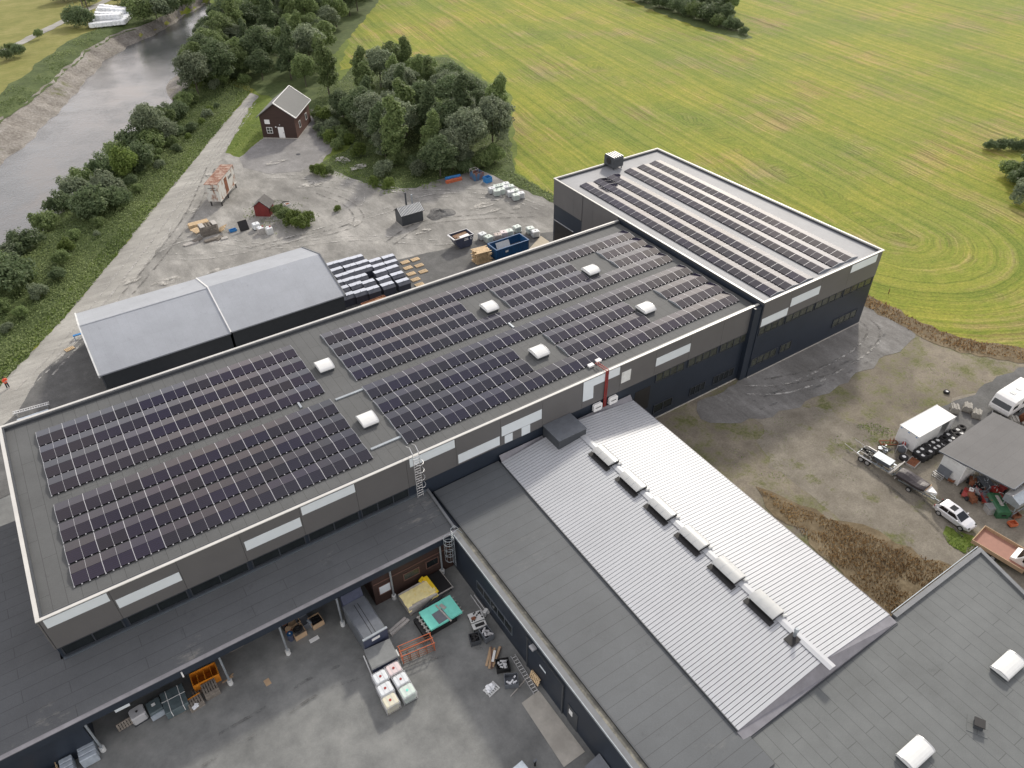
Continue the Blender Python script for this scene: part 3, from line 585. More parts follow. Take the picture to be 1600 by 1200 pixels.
# skylights on the main roof
def skylight(name, label, loc, wx, wy, group, base=.32, rise=.30, rz=0, m='dome'):
    t = thing(name, label, 'skylight', loc, rz, group)
    part('curb', MB().box(-wx/2+.06, -wy/2+.06, 0, wx/2-.06, wy/2-.06, base), M['dgrey'], t)
    pf = [(-wy/2, base)] + [(wy/2*math.sin(a), base+.10+rise*math.cos(a)) for a in np.linspace(-PI/2*.92, PI/2*.92, 9)] + [(wy/2, base)]
    d = part('dome', MB().extr(pf, 'x', -wx/2, wx/2), M[m], t)
    rb = MB()
    for x in (-wx/2, wx/2):
        rb.path([(x, p[0]*1.01, p[1]+.01) for p in pf], .03, 4)
    part('rim', rb, M['alu'], t); return t
zr = H1-.34
wh = ['near the left end of the factory roof', 'in the middle of the factory roof', 'near the right end of the factory roof']
for k, (x, y) in enumerate(((27.95, 16.2), (47.1, 16.0), (61.1, 15.95), (28.1, 6.45), (46.9, 6.2), (61.1, 6.25))):
    skylight('skylight', f"white domed skylight {wh[k % 3]}, {'rear' if k < 3 else 'front'} one", (x, y, zr), 1.5, 1.75, 'skylights on the factory roof')

# ------------------------------------------------------------------ north-east wing
ne = thing('north_hall', 'taller flat-roofed hall at the right end of the factory with a light grey roof', 'building', (0, 0, 0))
NX0, NX1, NXF, NY0, NY1 = 72.04, 92.6, 91.4, -.61, 38.29
qq = [(NX0, NY0), (NX1, NY0), (NXF, NY1), (NX0, NY1)]
part('wall', MB().prism(qq, 0, HN-.42), M['navy'], ne)
def off(q, d):
    n = len(q); out = []
    for i in range(n):
        p0, p, p1 = Vector(q[i-1]), Vector(q[i]), Vector(q[(i+1) % n]); a = (p-p0).normalized(); b = (p1-p).normalized()
        na = Vector((a.y, -a.x)); nb = Vector((b.y, -b.x)); m = (na+nb).normalized(); m = m*d/max(.3, m.dot(na)); out.append((p.x+m.x, p.y+m.y))
    return out
def ring(mb, q, d0, d1, z0, z1):
    a = off(q, d0); b = off(q, d1); n = len(q)
    for i in range(n):
        j = (i+1) % n; mb.prism([a[i], a[j], b[j], b[i]], z0, z1)
    return mb
nb = [72.15, 76.55, 81.65, 86.75, 92.5]
cl = MB()
for a, b in zip(nb, nb[1:]): cl.box(a+.012, NY0-.10, 7.12, b-.012, NY0-.002, HN-.10)
yb = [W1+.15, 29.36, 31.6, 33.52, 38.29]
part('cladding', cl, M['taupe'], ne)
for a, b in zip(yb, yb[1:]): part('cladding', MB().box(NX0-.12 if b > 31.7 else NX0-.06, a+.012, 6.75 if b > 31.7 else 5.2, NX0-.002, b-.012, HN-.10), M['taupe'], ne)
part('cladding', MB().quad((NX1+.04, NY0, 7.1), (NXF+.04, NY1, 7.1), (NXF+.04, NY1, HN-.1), (NX1+.04, NY0, HN-.1)), M['taupe'], ne)
part('roof', MB().prism(off(qq, -.25), HN-.42, HN-.32), M['felt_ne'], ne)
part('parapet', ring(MB(), qq, .003, -.25, HN-.42, HN-.05), M['dgrey'], ne)
part('coping', ring(MB(), qq, .13, -.08, HN-.05, HN+.02), M['coping'], ne)
for x0, x1, z0, z1 in ((72.24, 76.5, 7.28, 8.32), (76.75, 81.62, 8.3, 9.42), (86.87, 91.6, 9.33, 10.37)):
    part('pale_panel', MB().box(x0, NY0-.13, z0, x1, NY0-.101, z1), M['ltpanel'], ne)
for a, b in ((72.3, 76.4), (76.7, 81.5), (81.8, 86.6), (86.9, 92.2)): window_strip(ne, a, b, 6.05, 7.0, NY0-.004, 4, M['glass2'])
for a, b, n in ((72.2, 76.4, 4), (74.9+2.2, 79.0, 2), (86.6, 91.1, 4)): window_strip(ne, a, b, 1.62, 2.68, NY0-.004, n, M['glass2'], frame='dframe')
part('plinth', MB().box(72.1, NY0-.10, 0, 92.5, NY0-.003, .12), M['concrete'], ne)
gd = part('gate', MB().box(NX0-.05, 33.4, 0, NX0-.004, 37.9, 4.25), M['black'], ne)
part('rail', MB().box(NX0-.14, 33.3, 4.26, NX0-.05, 38.0, 4.36), M['alu'], gd)
part('vent', MB().box(NX0-.10, 36.1, .5, NX0-.05, 36.7, .9), M['alu'], gd)
hv = thing('ventilation_unit', 'ribbed grey ventilation unit standing at the back corner of the right-hand hall roof', 'ventilation unit', (81.9, 37.3, HN-.32))
part('casing', MB().extr([(-1.1, .35), (-1.1, 1.55), (-.8, 1.85), (.9, 1.85), (1.1, 1.65), (1.1, .35)], 'x', -.85, .95), M['dgrey'], hv)
rb = MB()
for i in range(5): rb.box(-.84+.4*i, -1.12, 1.853, -.72+.4*i, .92, 1.90)
part('rib', rb, M['alu'], hv)
part('fan', MB().tube((-.90, .05, 1.1), (-.852, .05, 1.1), .5, 16), M['black'], hv)
lg = MB()
for x in (-.7, .8):
    for y in (-.9, .9): lg.box(x-.06, y-.06, 0, x+.06, y+.06, .35)
part('leg', lg, M['dgrey'], hv)

# ------------------------------------------------------------------ solar arrays: each row a thing, each module a part
PL, PW, TILT = 2.17, 1.10, R(9.5)
def module(ln=PL, feet=True):
    b = MB(); b.m = 0; b.box(-ln/2+.022, 0, -.02, ln/2-.022, PW, .015)
    b.m = 1
    for s in (-1, 1): b.box(s*ln/2-(.022 if s > 0 else 0), -.012, -.03, s*ln/2+(0 if s > 0 else .022), PW+.0, .022)
    b.box(-.010, 0, .0151, .010, PW, .019)
    for x in (-ln/2+.02, -ln/4, 0.0, ln/4) if feet else (): b.box(x-.042, -.085, -.06, x+.042, -.01, .02)
    return b.mesh('solar_module', [M['pv'], M['pvframe']])
MOD = module(); MODB = module(PL, False)
def array_row(label, x0, n, yf, zr, along='x', ext=0, group='rows of solar panels'):
    """row of n modules; yf = front foot line; two slopes meeting in a ridge"""
    t = thing('solar_panel_row', label, 'solar panels', (x0, yf, zr) if along == 'x' else (x0, yf, zr), 0 if along == 'x' else PI/2, group)
    dep = 2*PW*math.cos(TILT)+.02; rise = PW*math.sin(TILT); zf = .12
    for i in range(n):
        for k in (0, 1):
            o = bpy.data.objects.new('panel', MODB if k else MOD); COL.objects.link(o); o.parent = t
            if k == 0: o.location = (PL*(i+.5), .0, zf); o.rotation_euler = (TILT, 0, 0)
            else: o.location = (PL*(i+.5), dep, zf); o.rotation_euler = (TILT, 0, PI)
    for x in (0, PL*n): part('end_plate', MB().extr([(0.02, .02), (dep-.02, .02), (dep-.02, zf-.02), (dep/2, zf+rise-.03), (.02, zf-.02)], 'x', x-.02, x+.02), M['galv'], t)
    for y in (.04, dep-.1): part('base_rail', MB().box(0.06, y, .0, PL*n-.06, y+.06, zf-.04), M['black'], t)
    return t
rowy = [19.57, 17.22, 14.9, 12.58, 9.17, 6.72, 4.27, 1.87]
rname = ['rearmost row', 'second row from the back', 'third row from the back', 'fourth row from the back, before the walkway', 'fifth row from the back, after the walkway', 'third row from the front', 'second row from the front', 'front row']
for i, y in enumerate(rowy):
    array_row(f"dark solar panels at the left roof end, {rname[i]}", 2.6, 11, y, zr)
    if i in (0, 3, 4, 7): array_row(f"unbroken long run of solar panels, {rname[i]}", 29.75, 19, y, zr)
    else:
        array_row(f"solar panels between left and middle skylights, {rname[i]}", 29.75, 7, y, zr)
        array_row(f"solar panels between middle and right skylights, {rname[i]}", 49.25, 5, y, zr)
        array_row(f"three solar panels beside the taller hall, {rname[i]}", 64.6, 3, y, zr)
nn = ['leftmost row, beside the factory', 'second row from the factory', 'third row from the factory', 'fourth row from the factory', 'fifth row from the factory', 'rightmost row, nearest the field']
for i, x in enumerate((73.75, 76.2, 78.63, 82.1, 84.55, 86.9)):
    array_row(f"solar panels on the taller hall, {nn[i]}", x+2.2, 16, .0+(.3 if i > 2 else 0), HN-.32, 'y')

# ------------------------------------------------------------------ low side building and loading canopy
sb = thing('side_building', 'low dark felt-roofed building wrapping the left end of the factory', 'building', (0, 0, 0))
part('wall', MB().box(-24, -4.75, 0, -.2, 16.5, 4.6), M['navy'], sb)
part('roof', MB().extr([(-.02, 4.85), (-5.05, 4.45), (-5.05, 4.72), (-.02, 5.3), (16.7, 5.3), (16.7, 4.85)], 'x', -24.2, -.16), M['felt_side'], sb)
cy = thing('loading_canopy', 'long dark felt canopy along the front of the factory over the loading bays', 'canopy', (0, 0, 0))
part('roof', MB().extr([(-.02, 4.85), (-.02, 5.3), (-5.05, 4.72), (-5.05, 4.45)], 'x', -.158, 30.2), M['felt_side'], cy)
part('fascia', MB().box(-24, -5.32, 3.95, 30.25, -5.06, 4.70), M['navy'], cy)
part('flashing', MB().box(-24, -5.36, 4.70, 30.3, -5.02, 4.78), M['silver_wall'], cy)
part('edge_flashing', MB().extr([(-5.0, 4.74), (-5.0, 4.92), (-.1, 5.48), (-.1, 5.30)], 'x', 30.2, 30.42), M['dcoping'], cy)
part('wall_flashing', MB().box(.05, -.22, 5.30, 30.2, -.005, 5.42), M['sframe'], cy)
for x in (.1, 9.55, 14.28, 19.07, 23.86, 28.65):
    c = part('column', MB().tube((x, -5.17, .35), (x, -5.17, 4.0), .085, 10), M['galv'], cy)
    part('foot', MB().tube((x, -5.17, 0), (x, -5.17, .5), .2, 12), M['whitedirty'], c)
for x in (6.9,): part('lamp', MB().box(x-.05, -5.42, 3.9, x+.05, -5.33, 4.5), M['white'], cy)
part('sign', MB().box(2.0, -5.0, 3.2, 3.0, -4.9, 3.75), M['ltpanel'], cy)
br = thing('board_store', 'dark brown timber-clad store built under the right end of the canopy', 'store', (0, 0, 0))
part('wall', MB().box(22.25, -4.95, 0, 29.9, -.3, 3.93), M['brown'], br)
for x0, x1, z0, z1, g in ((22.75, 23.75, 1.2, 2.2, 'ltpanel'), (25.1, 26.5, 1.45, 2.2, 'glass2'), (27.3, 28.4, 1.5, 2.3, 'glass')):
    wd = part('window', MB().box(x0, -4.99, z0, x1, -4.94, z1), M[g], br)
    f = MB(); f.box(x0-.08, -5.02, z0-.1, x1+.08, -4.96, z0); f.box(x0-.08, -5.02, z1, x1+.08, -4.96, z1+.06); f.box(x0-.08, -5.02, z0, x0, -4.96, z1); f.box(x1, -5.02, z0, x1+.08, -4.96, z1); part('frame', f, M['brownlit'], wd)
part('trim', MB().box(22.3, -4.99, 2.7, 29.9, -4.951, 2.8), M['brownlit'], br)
# caged ladder at the inner corner
cl_ = thing('caged_ladder', 'galvanised caged ladder in the inner corner of the courtyard', 'ladder', (29.55, -5.75, 0))
m1 = MB()
for sy in (-.25, .25): m1.tube((.1, sy, 1.2), (.1, sy, 5.7), .03, 6); m1.path([(.1, sy, 5.7), (.5, sy, 5.9), (.9, sy, 5.2)], .03)
for i in range(15): m1.tube((.1, -.25, 1.3+.3*i), (.1, .25, 1.3+.3*i), .022, 5)
part('rail', m1, M['galv'], cl_)
m2 = MB()
for z in (2.3, 3.0, 3.7, 4.4, 5.0): m2.path([(-.30+.42*math.cos(a), .42*math.sin(a), z) for a in np.linspace(.35, 2*PI-.35, 13)], .024, 5)
for a in (PI*.6, PI*.85, PI*1.15, PI*1.4): m2.tube((-.30+.42*math.cos(a), .42*math.sin(a), 2.3), (-.30+.42*math.cos(a), .42*math.sin(a), 5.0), .018, 5)
part('cage', m2, M['galv'], cl_)

# ------------------------------------------------------------------ workshop wing (felt) and ribbed warehouse
wk = thing('workshop_wing', 'long low wing with a dark grey felt roof between the courtyard and the silver roof', 'building', (0, 0, 0))
part('wall', MB().box(29.95, -34, 0, 37.4, -.14, 4.6), M['navy'], wk)
part('roof', MB().add([(30.9, -34, 4.78), (37.9, -34, 4.86), (37.9, -.14, 4.86), (30.9, -.14, 4.78), (30.9, -34, 4.62), (37.9, -34, 4.62), (37.9, -.14, 4.62), (30.9, -.14, 4.62)], [(0,1,2,3),(7,6,5,4),(0,4,5,1),(1,5,6,2),(2,6,7,3),(3,7,4,0)]), M['felt_wing'], wk)
part('gutter', MB().box(30.25, -34, 4.60, 30.9, -5.0, 4.66), M['moss'], wk)
part('gutter_lip', MB().box(30.82, -34, 4.66, 30.93, -.2, 4.84), M['dgrey'], wk)
part('coping', MB().box(29.86, -34, 4.58, 30.28, -5.45, 4.99), M['dcoping'], wk)
part('coping_edge', MB().box(29.80, -34, 4.80, 29.86, -5.45, 5.0), M['galv'], wk)
for y0, y1 in ((-9.2, -14.6),):
    wd = part('window', MB().box(29.90, y1, 1.5, 29.96, y0, 2.5), M['glass'], wk)
    f = MB(); f.box(29.86, y1-.05, 2.5, 29.95, y0+.05, 2.56); f.box(29.84, y1-.05, 1.42, 29.95, y0+.05, 1.5)
    for i in range(6): yy = y1+(y0-y1)*i/5; f.box(29.87, yy-.03, 1.5, 29.95, yy+.03, 2.5)
    part('frame', f, M['sframe'], wd)
gt = part('gate', MB().box(29.88, -21.4, 0, 29.945, -16.9, 3.9), M['navy'], wk)
fr = MB(); fr.box(29.82, -21.55, 3.9, 29.94, -16.6, 4.0); fr.box(29.82, -21.55, 0, 29.94, -21.4, 3.9); fr.box(29.82, -16.9, 0, 29.94, -16.75, 3.9); part('frame', fr, M['dgrey'], gt)
part('lamp', MB().cbox((29.7, -17.8, 4.1), (.4, .5, .18)), M['alu'], wk)
part('vent', MB().box(29.85, -19.3, 2.4, 29.879, -18.5, 2.6), M['ltpanel'], wk)
dr = part('door', MB().box(29.90, -23.3, 0, 29.947, -22.1, 2.3), M['dgrey'], wk); part('notice', MB().box(29.88, -22.7, 1.3, 29.899, -22.3, 1.9), M['white'], dr)

wh_ = thing('ribbed_warehouse', 'warehouse with a low silver ribbed metal gable roof and a row of ridge vents', 'building', (0, 0, 0))
SY0, SY1 = -31.15, -.55
XL0, XL1, XR0, XR1, XRG, ZE, ZR = 37.95, 37.45, 54.15, 53.85, 45.9, 5.0, 5.95
part('wall', MB().box(38.15, SY0+.25, 0, 53.7, -.16, 4.85), M['navy'], wh_)
gm = MB()
for xa, za, xb, zb in ((37.35, 4.93, XRG, ZR-.06), (XRG, ZR-.06, 53.9, 4.93)):
    gm.add([(xa, -31.13, za), (xb, -31.13, zb), (xb, -31.85, 4.84+(zb-4.93)*.25), (xa, -31.85, 4.84+(za-4.93)*.25), (xa, -31.10, 4.5), (xb, -31.10, 4.5), (xb, -31.85, 4.5), (xa, -31.85, 4.5)], [(0,1,2,3),(7,6,5,4),(0,4,5,1),(1,5,6,2),(2,6,7,3),(3,7,4,0)])
part('gable_flashing', gm, M['silver_wall'], wh_)
def lx(y): return XL0+(XL1-XL0)*(SY1-y)/(SY1-SY0)
def rx_(y): return XR0+(XR1-XR0)*(SY1-y)/(SY1-SY0)
rf = MB()
for side in (0, 1):
    ex0 = lx(SY0) if side == 0 else rx_(SY0); ex1 = lx(SY1) if side == 0 else rx_(SY1)
    rf.m = 1; rf.add([(ex0, SY0, ZE-.07), (XRG, SY0, ZR-.07), (XRG, SY1, ZR-.07), (ex1, SY1, ZE-.07), (ex0, SY0, ZE-.12), (XRG, SY0, ZR-.12), (XRG, SY1, ZR-.12), (ex1, SY1, ZE-.12)], [(0,1,2,3),(7,6,5,4),(0,4,5,1),(1,5,6,2),(2,6,7,3),(3,7,4,0)])
npan = 93; pit = (SY1-SY0)/npan
for i in range(npan):           # raised sheet pans with a narrow trough between them
    y0 = SY0+pit*i+.026; y1 = SY0+pit*(i+1)-.026
    for side in (0, 1):
        e = lx if side == 0 else rx_
        q = [(e(y0), y0, ZE), (XRG, y0, ZR), (XRG, y1, ZR), (e(y1), y1, ZE)]; q2 = [(x, y+(.012 if k in (2, 3) else -.012), z-.07) for k, (x, y, z) in enumerate(q)]
        rf.m = 0; o_ = len(rf.v); rf.add(q+q2, [(0,1,2,3),(0,4,5,1),(2,6,7,3),(3,7,4,0)])
part('roof', rf, [M['silver'], M['ribgap']], wh_)
rc = MB(); rc.extr([(XRG-.33, ZR+.035), (XRG, ZR+.085), (XRG+.33, ZR+.035), (XRG+.33, ZR+.02), (XRG, ZR+.07), (XRG-.33, ZR+.02)], 'y', -31.9, SY1)
part('ridge_cap', rc, M['silver'], wh_)
part('eave_trim', MB().bar((XL0-.04, SY1, ZE-.06), (XL1-.04, SY0, ZE-.06), .07, .16), M['dgrey'], wh_)
part('eave_trim', MB().bar((XR0+.04, SY1, ZE-.06), (XR1+.04, SY0, ZE-.06), .07, .12), M['silver_wall'], wh_)
part('apron', MB().extr([(SY1, 5.05), (-.13, 5.5), (-.13, 5.42), (SY1, 4.97)], 'x', 38.0, 43.0).extr([(SY1, 5.05), (-.13, 5.5), (-.13, 5.42), (SY1, 4.97)], 'x', 46.3, 54.1), M['silver_wall'], wh_)
bx = thing('roof_box', 'plain dark grey sheet-metal box at the upper end of the silver roof', 'roof box', (0, 0, 0))
part('body', MB().box(43.05, -2.75, 5.2, 46.25, -.14, 6.72), M['dgrey'], bx)
part('lid', MB().box(43.0, -2.8, 6.72, 46.3, -.135, 6.80), M['mgrey'], bx)
for k in range(6):
    y = -6.3-3.88*k
    v = thing('ridge_vent', f"white barrel ridge vent on the silver roof, {ordn(k)} from the dark box", 'roof vent', (XRG-.08, y, ZR), 0, 'ridge vents on the silver roof')
    part('curb', MB().box(-.55, -1.12, -.35, .55, 1.12, .34), M['black'], v)
    pf = [(-.66, .33)]+[(.66*math.sin(a)/math.sin(1.1), .36+.30*(math.cos(a)-math.cos(1.1))) for a in np.linspace(-1.1, 1.1, 13)]+[(.66, .33)]
    part('hood', MB().extr(pf, 'y', -1.22, 1.22), M['venthood'], v)
    for yy in (-.4, .4): part('seam', MB().path([(q[0], yy, q[1]+.002) for q in pf[1:-1]], .012, 4), M['galv'], v)
    part('end_frame', MB().extr([(-.62, .05), (.62, .05), (.62, .34), (0, .49), (-.62, .34)], 'y', -1.20, -1.13), M['black'], v)
    part('flap', MB().cbox((-.78, -.02, -.0), (.50, 2.7, .05), ry=-.12), M['black'], v)
    part('motor', MB().tube((.35, -1.35, .12), (.72, -1.45, .06), .10, 10), M['whitedirty'], v)
p = G(1233, 1000, ZR); fl = thing('flue', 'small metal flue pipe near the lower end of the silver ridge', 'flue', (XRG-.25, p.y, ZR))
part('pipe', MB().tube((0, 0, -.05), (0, 0, .75), .13, 12).tube((0, 0, .75), (0, 0, .95), .2, 12, .12), M['galv'], fl)
part('flashing', MB().cbox((-.35, -.1, .02), (.95, .8, .05), ry=-.12), M['black'], fl)

# ------------------------------------------------------------------ south-east flat building
se = thing('east_workshop', 'flat grey felt-roofed building filling the lower right corner', 'building', (0, 0, 0))
sq = [(31.3, -50), (58, -52), (64.2, -37.5), (65.9, -31.25), (38, -31.25), (31.3, -31.25)]
part('wall', MB().prism(sq, 0, 4.55), M['navy'], se)
part('roof', MB().prism(off(sq, -.3), 4.55, 4.72), M['felt_se'], se)
sqe = off(sq, 0)
def edge_wall(mb, a, b, t0, t1, z0, z1):
    a = Vector(a); b = Vector(b); n = Vector(((b-a).y, -(b-a).x)).normalized()
    return mb.prism([tuple(a+n*t0), tuple(b+n*t0), tuple(b-n*t1), tuple(a-n*t1)], z0, z1)
pr_ = MB(); edge_wall(pr_, (54.1, -31.25), (65.9, -31.25), -.02, .32, 4.55, 4.95) if False else pr_.box(54.2, -31.6, 4.55, 65.7, -31.22, 4.95)
edge_wall(pr_, (64.2, -37.5), (65.9, -31.25), .02, .32, 4.55, 4.94)
part('parapet', pr_, M['dcoping'], se)
gx = MB(); gx.box(54.2, -31.14, 4.8, 65.8, -31.08, 4.98); part('edge_trim', gx, M['galv'], se)
part('flashing', MB().box(31.3, -31.95, 4.70, 53.9, -31.86, 4.80), M['dgrey'], se)
for k, (px, py) in enumerate(((1575, 1040), (1430, 1177))):
    p = G(px, py, 5.0); skylight('roof_dome', ['white domed skylight on the lower right roof, nearer the right edge', 'white domed skylight on the lower right roof, cut by the bottom edge'][k], (p.x, p.y, 4.72), 2.3, 1.35, 'skylights on the lower right roof', .22, .26, 0)
p = G(1527, 1135, 4.72); vt = thing('roof_vent_box', 'small dark square vent box on the lower right roof', 'roof vent', (p.x, p.y, 4.72), .5)
part('body', MB().box(-.28, -.28, 0, .28, .28, .45), M['dgrey'], vt); part('skirt', MB().box(-.65, -.65, .0, .65, .65, .035), M['felt_se'], vt); part('cap', MB().box(-.34, -.34, .45, .34, .34, .52), M['black'], vt)

# ------------------------------------------------------------------ pale storage shed behind the factory
sh = thing('storage_shed', 'long low storage shed with a pale grey sheet roof behind the factory', 'shed', (0, 0, 0))
for k, (xa, xb, dz) in enumerate(((8.75, 23.45, 0), (23.45, 38.1, .12))):
    part('wall', MB().extr([(36.95, 0), (51.0, 0), (51.0, 3.75), (44.1, 5.95+dz), (36.95, 3.75)], 'x', xa+.25, xb-.05), M['dgrey'], sh)
    pf = [(36.55, 3.72+dz), (44.1, 6.12+dz), (51.45, 3.75+dz), (51.45, 3.9+dz), (44.1, 6.28+dz), (36.55, 3.88+dz)]
    part('roof', MB().extr(pf, 'x', xa, xb), M['shedroof'], sh)
    if k == 1: part('roof_step', MB().extr([(p[0], p[1]+.03) for p in pf], 'x', xa-.02, xa+.12), M['white'], sh)
pf2 = [(36.50, 3.60), (44.1, 6.0), (51.5, 3.62), (51.5, 4.0), (44.1, 6.38), (36.50, 3.98)]
part('verge_trim', MB().extr(pf2, 'x', 8.60, 8.76), M['whitedirty'], sh)
part('verge_trim', MB().extr([(a, b+.12) for a, b in pf2], 'x', 38.08, 38.24), M['dcoping'], sh)
part('ridge_trim', MB().extr([(43.98, 6.29), (44.1, 6.32), (44.22, 6.29)], 'x', 8.8, 23.4), M['shedroof'], sh)
part('door_frame', MB().box(8.85, 37.2, 0, 8.98, 37.8, 3.7), M['mgrey'], sh)

# ------------------------------------------------------------------ cabin, huts, container
def at(px, py, z=0): return tuple(G(px, py, z))
def gable_roof(mb, hx, hy, ze, zr, th=.12):     # ridge along y, overhang included
    return mb.extr([(-hx, ze), (0, zr), (hx, ze), (hx, ze+th), (0, zr+th), (-hx, ze+th)], 'y', -hy, hy)
cb = thing('cabin', 'dark brown timber cabin with a steep grey roof and a white door', 'cabin', (55.75, 106.4, 0), -.655)
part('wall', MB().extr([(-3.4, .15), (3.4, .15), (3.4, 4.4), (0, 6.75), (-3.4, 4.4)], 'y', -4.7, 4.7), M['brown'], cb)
part('sunlit_side_boarding', MB().box(3.40, -4.7, .15, 3.44, 4.7, 4.4), M['brownlit'], cb)  # sun-facing wall gets the lit copy of the brown boards
part('foundation', MB().box(-3.46, -4.76, 0, 3.46, 4.76, .16), M['concrete'], cb)
rfl = MB().add([(-3.9, -5.1, 4.12), (0, -5.1, 6.86), (0, 5.1, 6.86), (-3.9, 5.1, 4.12), (-3.9, -5.1, 4.27), (0, -5.1, 7.0), (0, 5.1, 7.0), (-3.9, 5.1, 4.27)], [(0,1,2,3),(7,6,5,4),(0,4,5,1),(1,5,6,2),(2,6,7,3),(3,7,4,0)])
rf = part('roof', rfl.add([(0, -5.1, 6.86), (3.9, -5.1, 4.12), (3.9, 5.1, 4.12), (0, 5.1, 6.86), (0, -5.1, 7.0), (3.9, -5.1, 4.27), (3.9, 5.1, 4.27), (0, 5.1, 7.0)], [(0,1,2,3),(7,6,5,4),(0,4,5,1),(1,5,6,2),(2,6,7,3),(3,7,4,0)]), mat('cabin_roof', (.17, .175, .17), .85, 0, var=.05), cb)
vt = MB(); vt.bar((0, -5.12, 7.0), (3.92, -5.12, 4.25), .10, .2); vt.bar((0, 5.12, 7.0), (3.92, 5.12, 4.25), .10, .2); vt.bar((0, -5.1, 7.04), (0, 5.1, 7.04), .16, .06); vt.bar((3.95, -5.1, 4.22), (3.95, 5.1, 4.22), .08, .14)
part('verge_board', vt, M['white'], cb)
d = part('door', MB().box(-.15, -4.76, .2, 1.0, -4.705, 2.3), M['white'], cb); part('handle', MB().box(.82, -4.8, 1.2, .92, -4.761, 1.3), M['dgrey'], d)
for x0, x1, z0, z1 in ((-2.35, -1.35, 1.1, 2.15), (-2.45, -1.6, 2.95, 3.6)):
    wd = part('window', MB().box(x0, -4.74, z0, x1, -4.702, z1), M['glass2'] if z0 < 2 else M['white'], cb)
    f = MB(); f.box(x0-.08, -4.78, z0-.08, x0, -4.70, z1+.08); f.box(x1, -4.78, z0-.08, x1+.08, -4.70, z1+.08); f.box(x0, -4.78, z1, x1, -4.70, z1+.08); f.box(x0, -4.78, z0-.08, x1, -4.70, z0)
    if z0 < 2: f.box(x0, -4.77, (z0+z1)/2-.03, x1, -4.735, (z0+z1)/2+.03); f.box((x0+x1)/2-.03, -4.765, z0, (x0+x1)/2+.03, -4.733, z1)
    part('frame', f, M['white'], wd)
for y in (-2.2, 2.0):
    wd = part('window', MB().box(3.441, y-.4, 1.5, 3.49, y+.4, 2.6), M['glass2'], cb)
    f = MB(); f.box(3.442, y-.5, 1.4, 3.52, y-.4, 2.7); f.box(3.442, y+.4, 1.4, 3.52, y+.5, 2.7); f.box(3.442, y-.4, 2.6, 3.52, y+.4, 2.7); f.box(3.442, y-.4, 1.4, 3.52, y+.4, 1.5); part('frame', f, M['white'], wd)
part('lamp', MB().tube((.35, -4.85, 2.75), (.35, -4.70, 2.75), .1, 10), M['alu'], cb)
part('meter_box', MB().box(-.62, -4.80, 2.2, -.38, -4.70, 2.4), M['white'], cb)
p0 = G(487, 179); p1 = G(515, 180); p2 = G(537, 185.5)
fn = thing('rail_fence', 'pale timber rail fence beside the brown cabin', 'fence', tuple(p0))
rl_ = MB(); a = Vector((0, 0, 0)); bq = p1-p0; cq = p2-p0
for q0, q1 in ((a, bq), (bq, cq)):
    for z in (.45, .9): rl_.bar(q0+Vector((0, 0, z)), q1+Vector((0, 0, z)), .06, .14)
part('rail', rl_, M['greywood'], fn)
ps = MB()
for q in (a, bq*.5, bq, (bq+cq)*.5, cq): ps.box(q.x-.06, q.y-.06, 0, q.x+.06, q.y+.06, 1.0)
part('post', ps, M['greywood'], fn)
p = G(466, 241.5); mh = MB().lathe([(0, .05), (.42, .05), (.42, .04)], 18, (0, 0, 0)).build('manhole_cover', M['dgrey']); mh.location = (p.x, p.y, 0); tag(mh, 'round dark manhole cover in the asphalt before the cabin', 'manhole cover')

ct = thing('site_container', 'rusty white box container raised on legs in the gravel yard', 'container', (35.85, 83.0, 0), math.atan2(5.73, 4.15)-PI/2); ct.scale = (1.1, 1.06, 1.07)
part('body', MB().box(-.92, -3.7, .9, .92, 3.7, 3.65), M['cont'], ct)
part('roof', MB().box(-.98, -3.78, 3.65, .98, 3.78, 3.72), M['controof'], ct)
for y in (-3.3, -.4, 3.3):
    for x in (-.8, .8): part('leg', MB().box(x-.08, y-.08, 0, x+.08, y+.08, .9), M['black'], ct)
ed = MB()
for x in (-.93, .93): ed.box(x-.04, -3.74, .86, x+.04, -3.66, 3.67); ed.box(x-.04, 3.66, .86, x+.04, 3.74, 3.67); ed.box(x-.05, -3.7, .82, x+.05, 3.7, .95)
part('edge_frame', ed, M['cont'], ct)
lt = MB()
for i in range(9): lt.box(-.55+.13*i, -3.712, 2.95, -.48+.13*i, -3.702, 3.12)
for i in range(9): lt.box(-.25+.11*i, -3.712, 2.68, -.19+.11*i, -3.702, 2.80)
for i in range(4): lt.box(.922, .9+.4*i, 2.5, .93, 1.15+.4*i, 2.9)
part('lettering', lt, M['black'], ct)
dr = part('door', MB().box(.921, -.9, 1.0, .945, .2, 3.3), M['rust'], ct)
hs = thing('red_hut', 'small dark red board hut with a grey pitched roof in the gravel yard', 'hut', (39.45, 72.95, 0), -.66); hs.scale = (1.15, 1.15, 1.12)
part('wall', MB().extr([(-1.05, 0), (1.05, 0), (1.05, 1.5), (0, 2.35), (-1.05, 1.5)], 'y', -.95, .95), M['redwood'], hs)
part('roof', gable_roof(MB(), 1.28, 1.15, 1.36, 2.42, .08), mat('hut_roof', (.12, .115, .11), .9), hs)
part('roof_edge', MB().bar((0, -1.16, 2.50), (1.3, -1.16, 1.42), .04, .12), M['dgrey'], hs)
kn = thing('boiler_hut', 'black boiler hut with a ribbed light roof and two chimneys', 'hut', (57.7, 57.3, 0), 0)
part('wall', MB().extr([(-1.15, .08), (1.15, .08), (1.15, 1.95), (0, 2.7), (-1.15, 1.95)], 'x', -1.85, 1.85), M['dgrey'], kn)
part('plinth', MB().box(-1.95, -1.25, 0, 1.95, 1.25, .08), M['concrete'], kn)
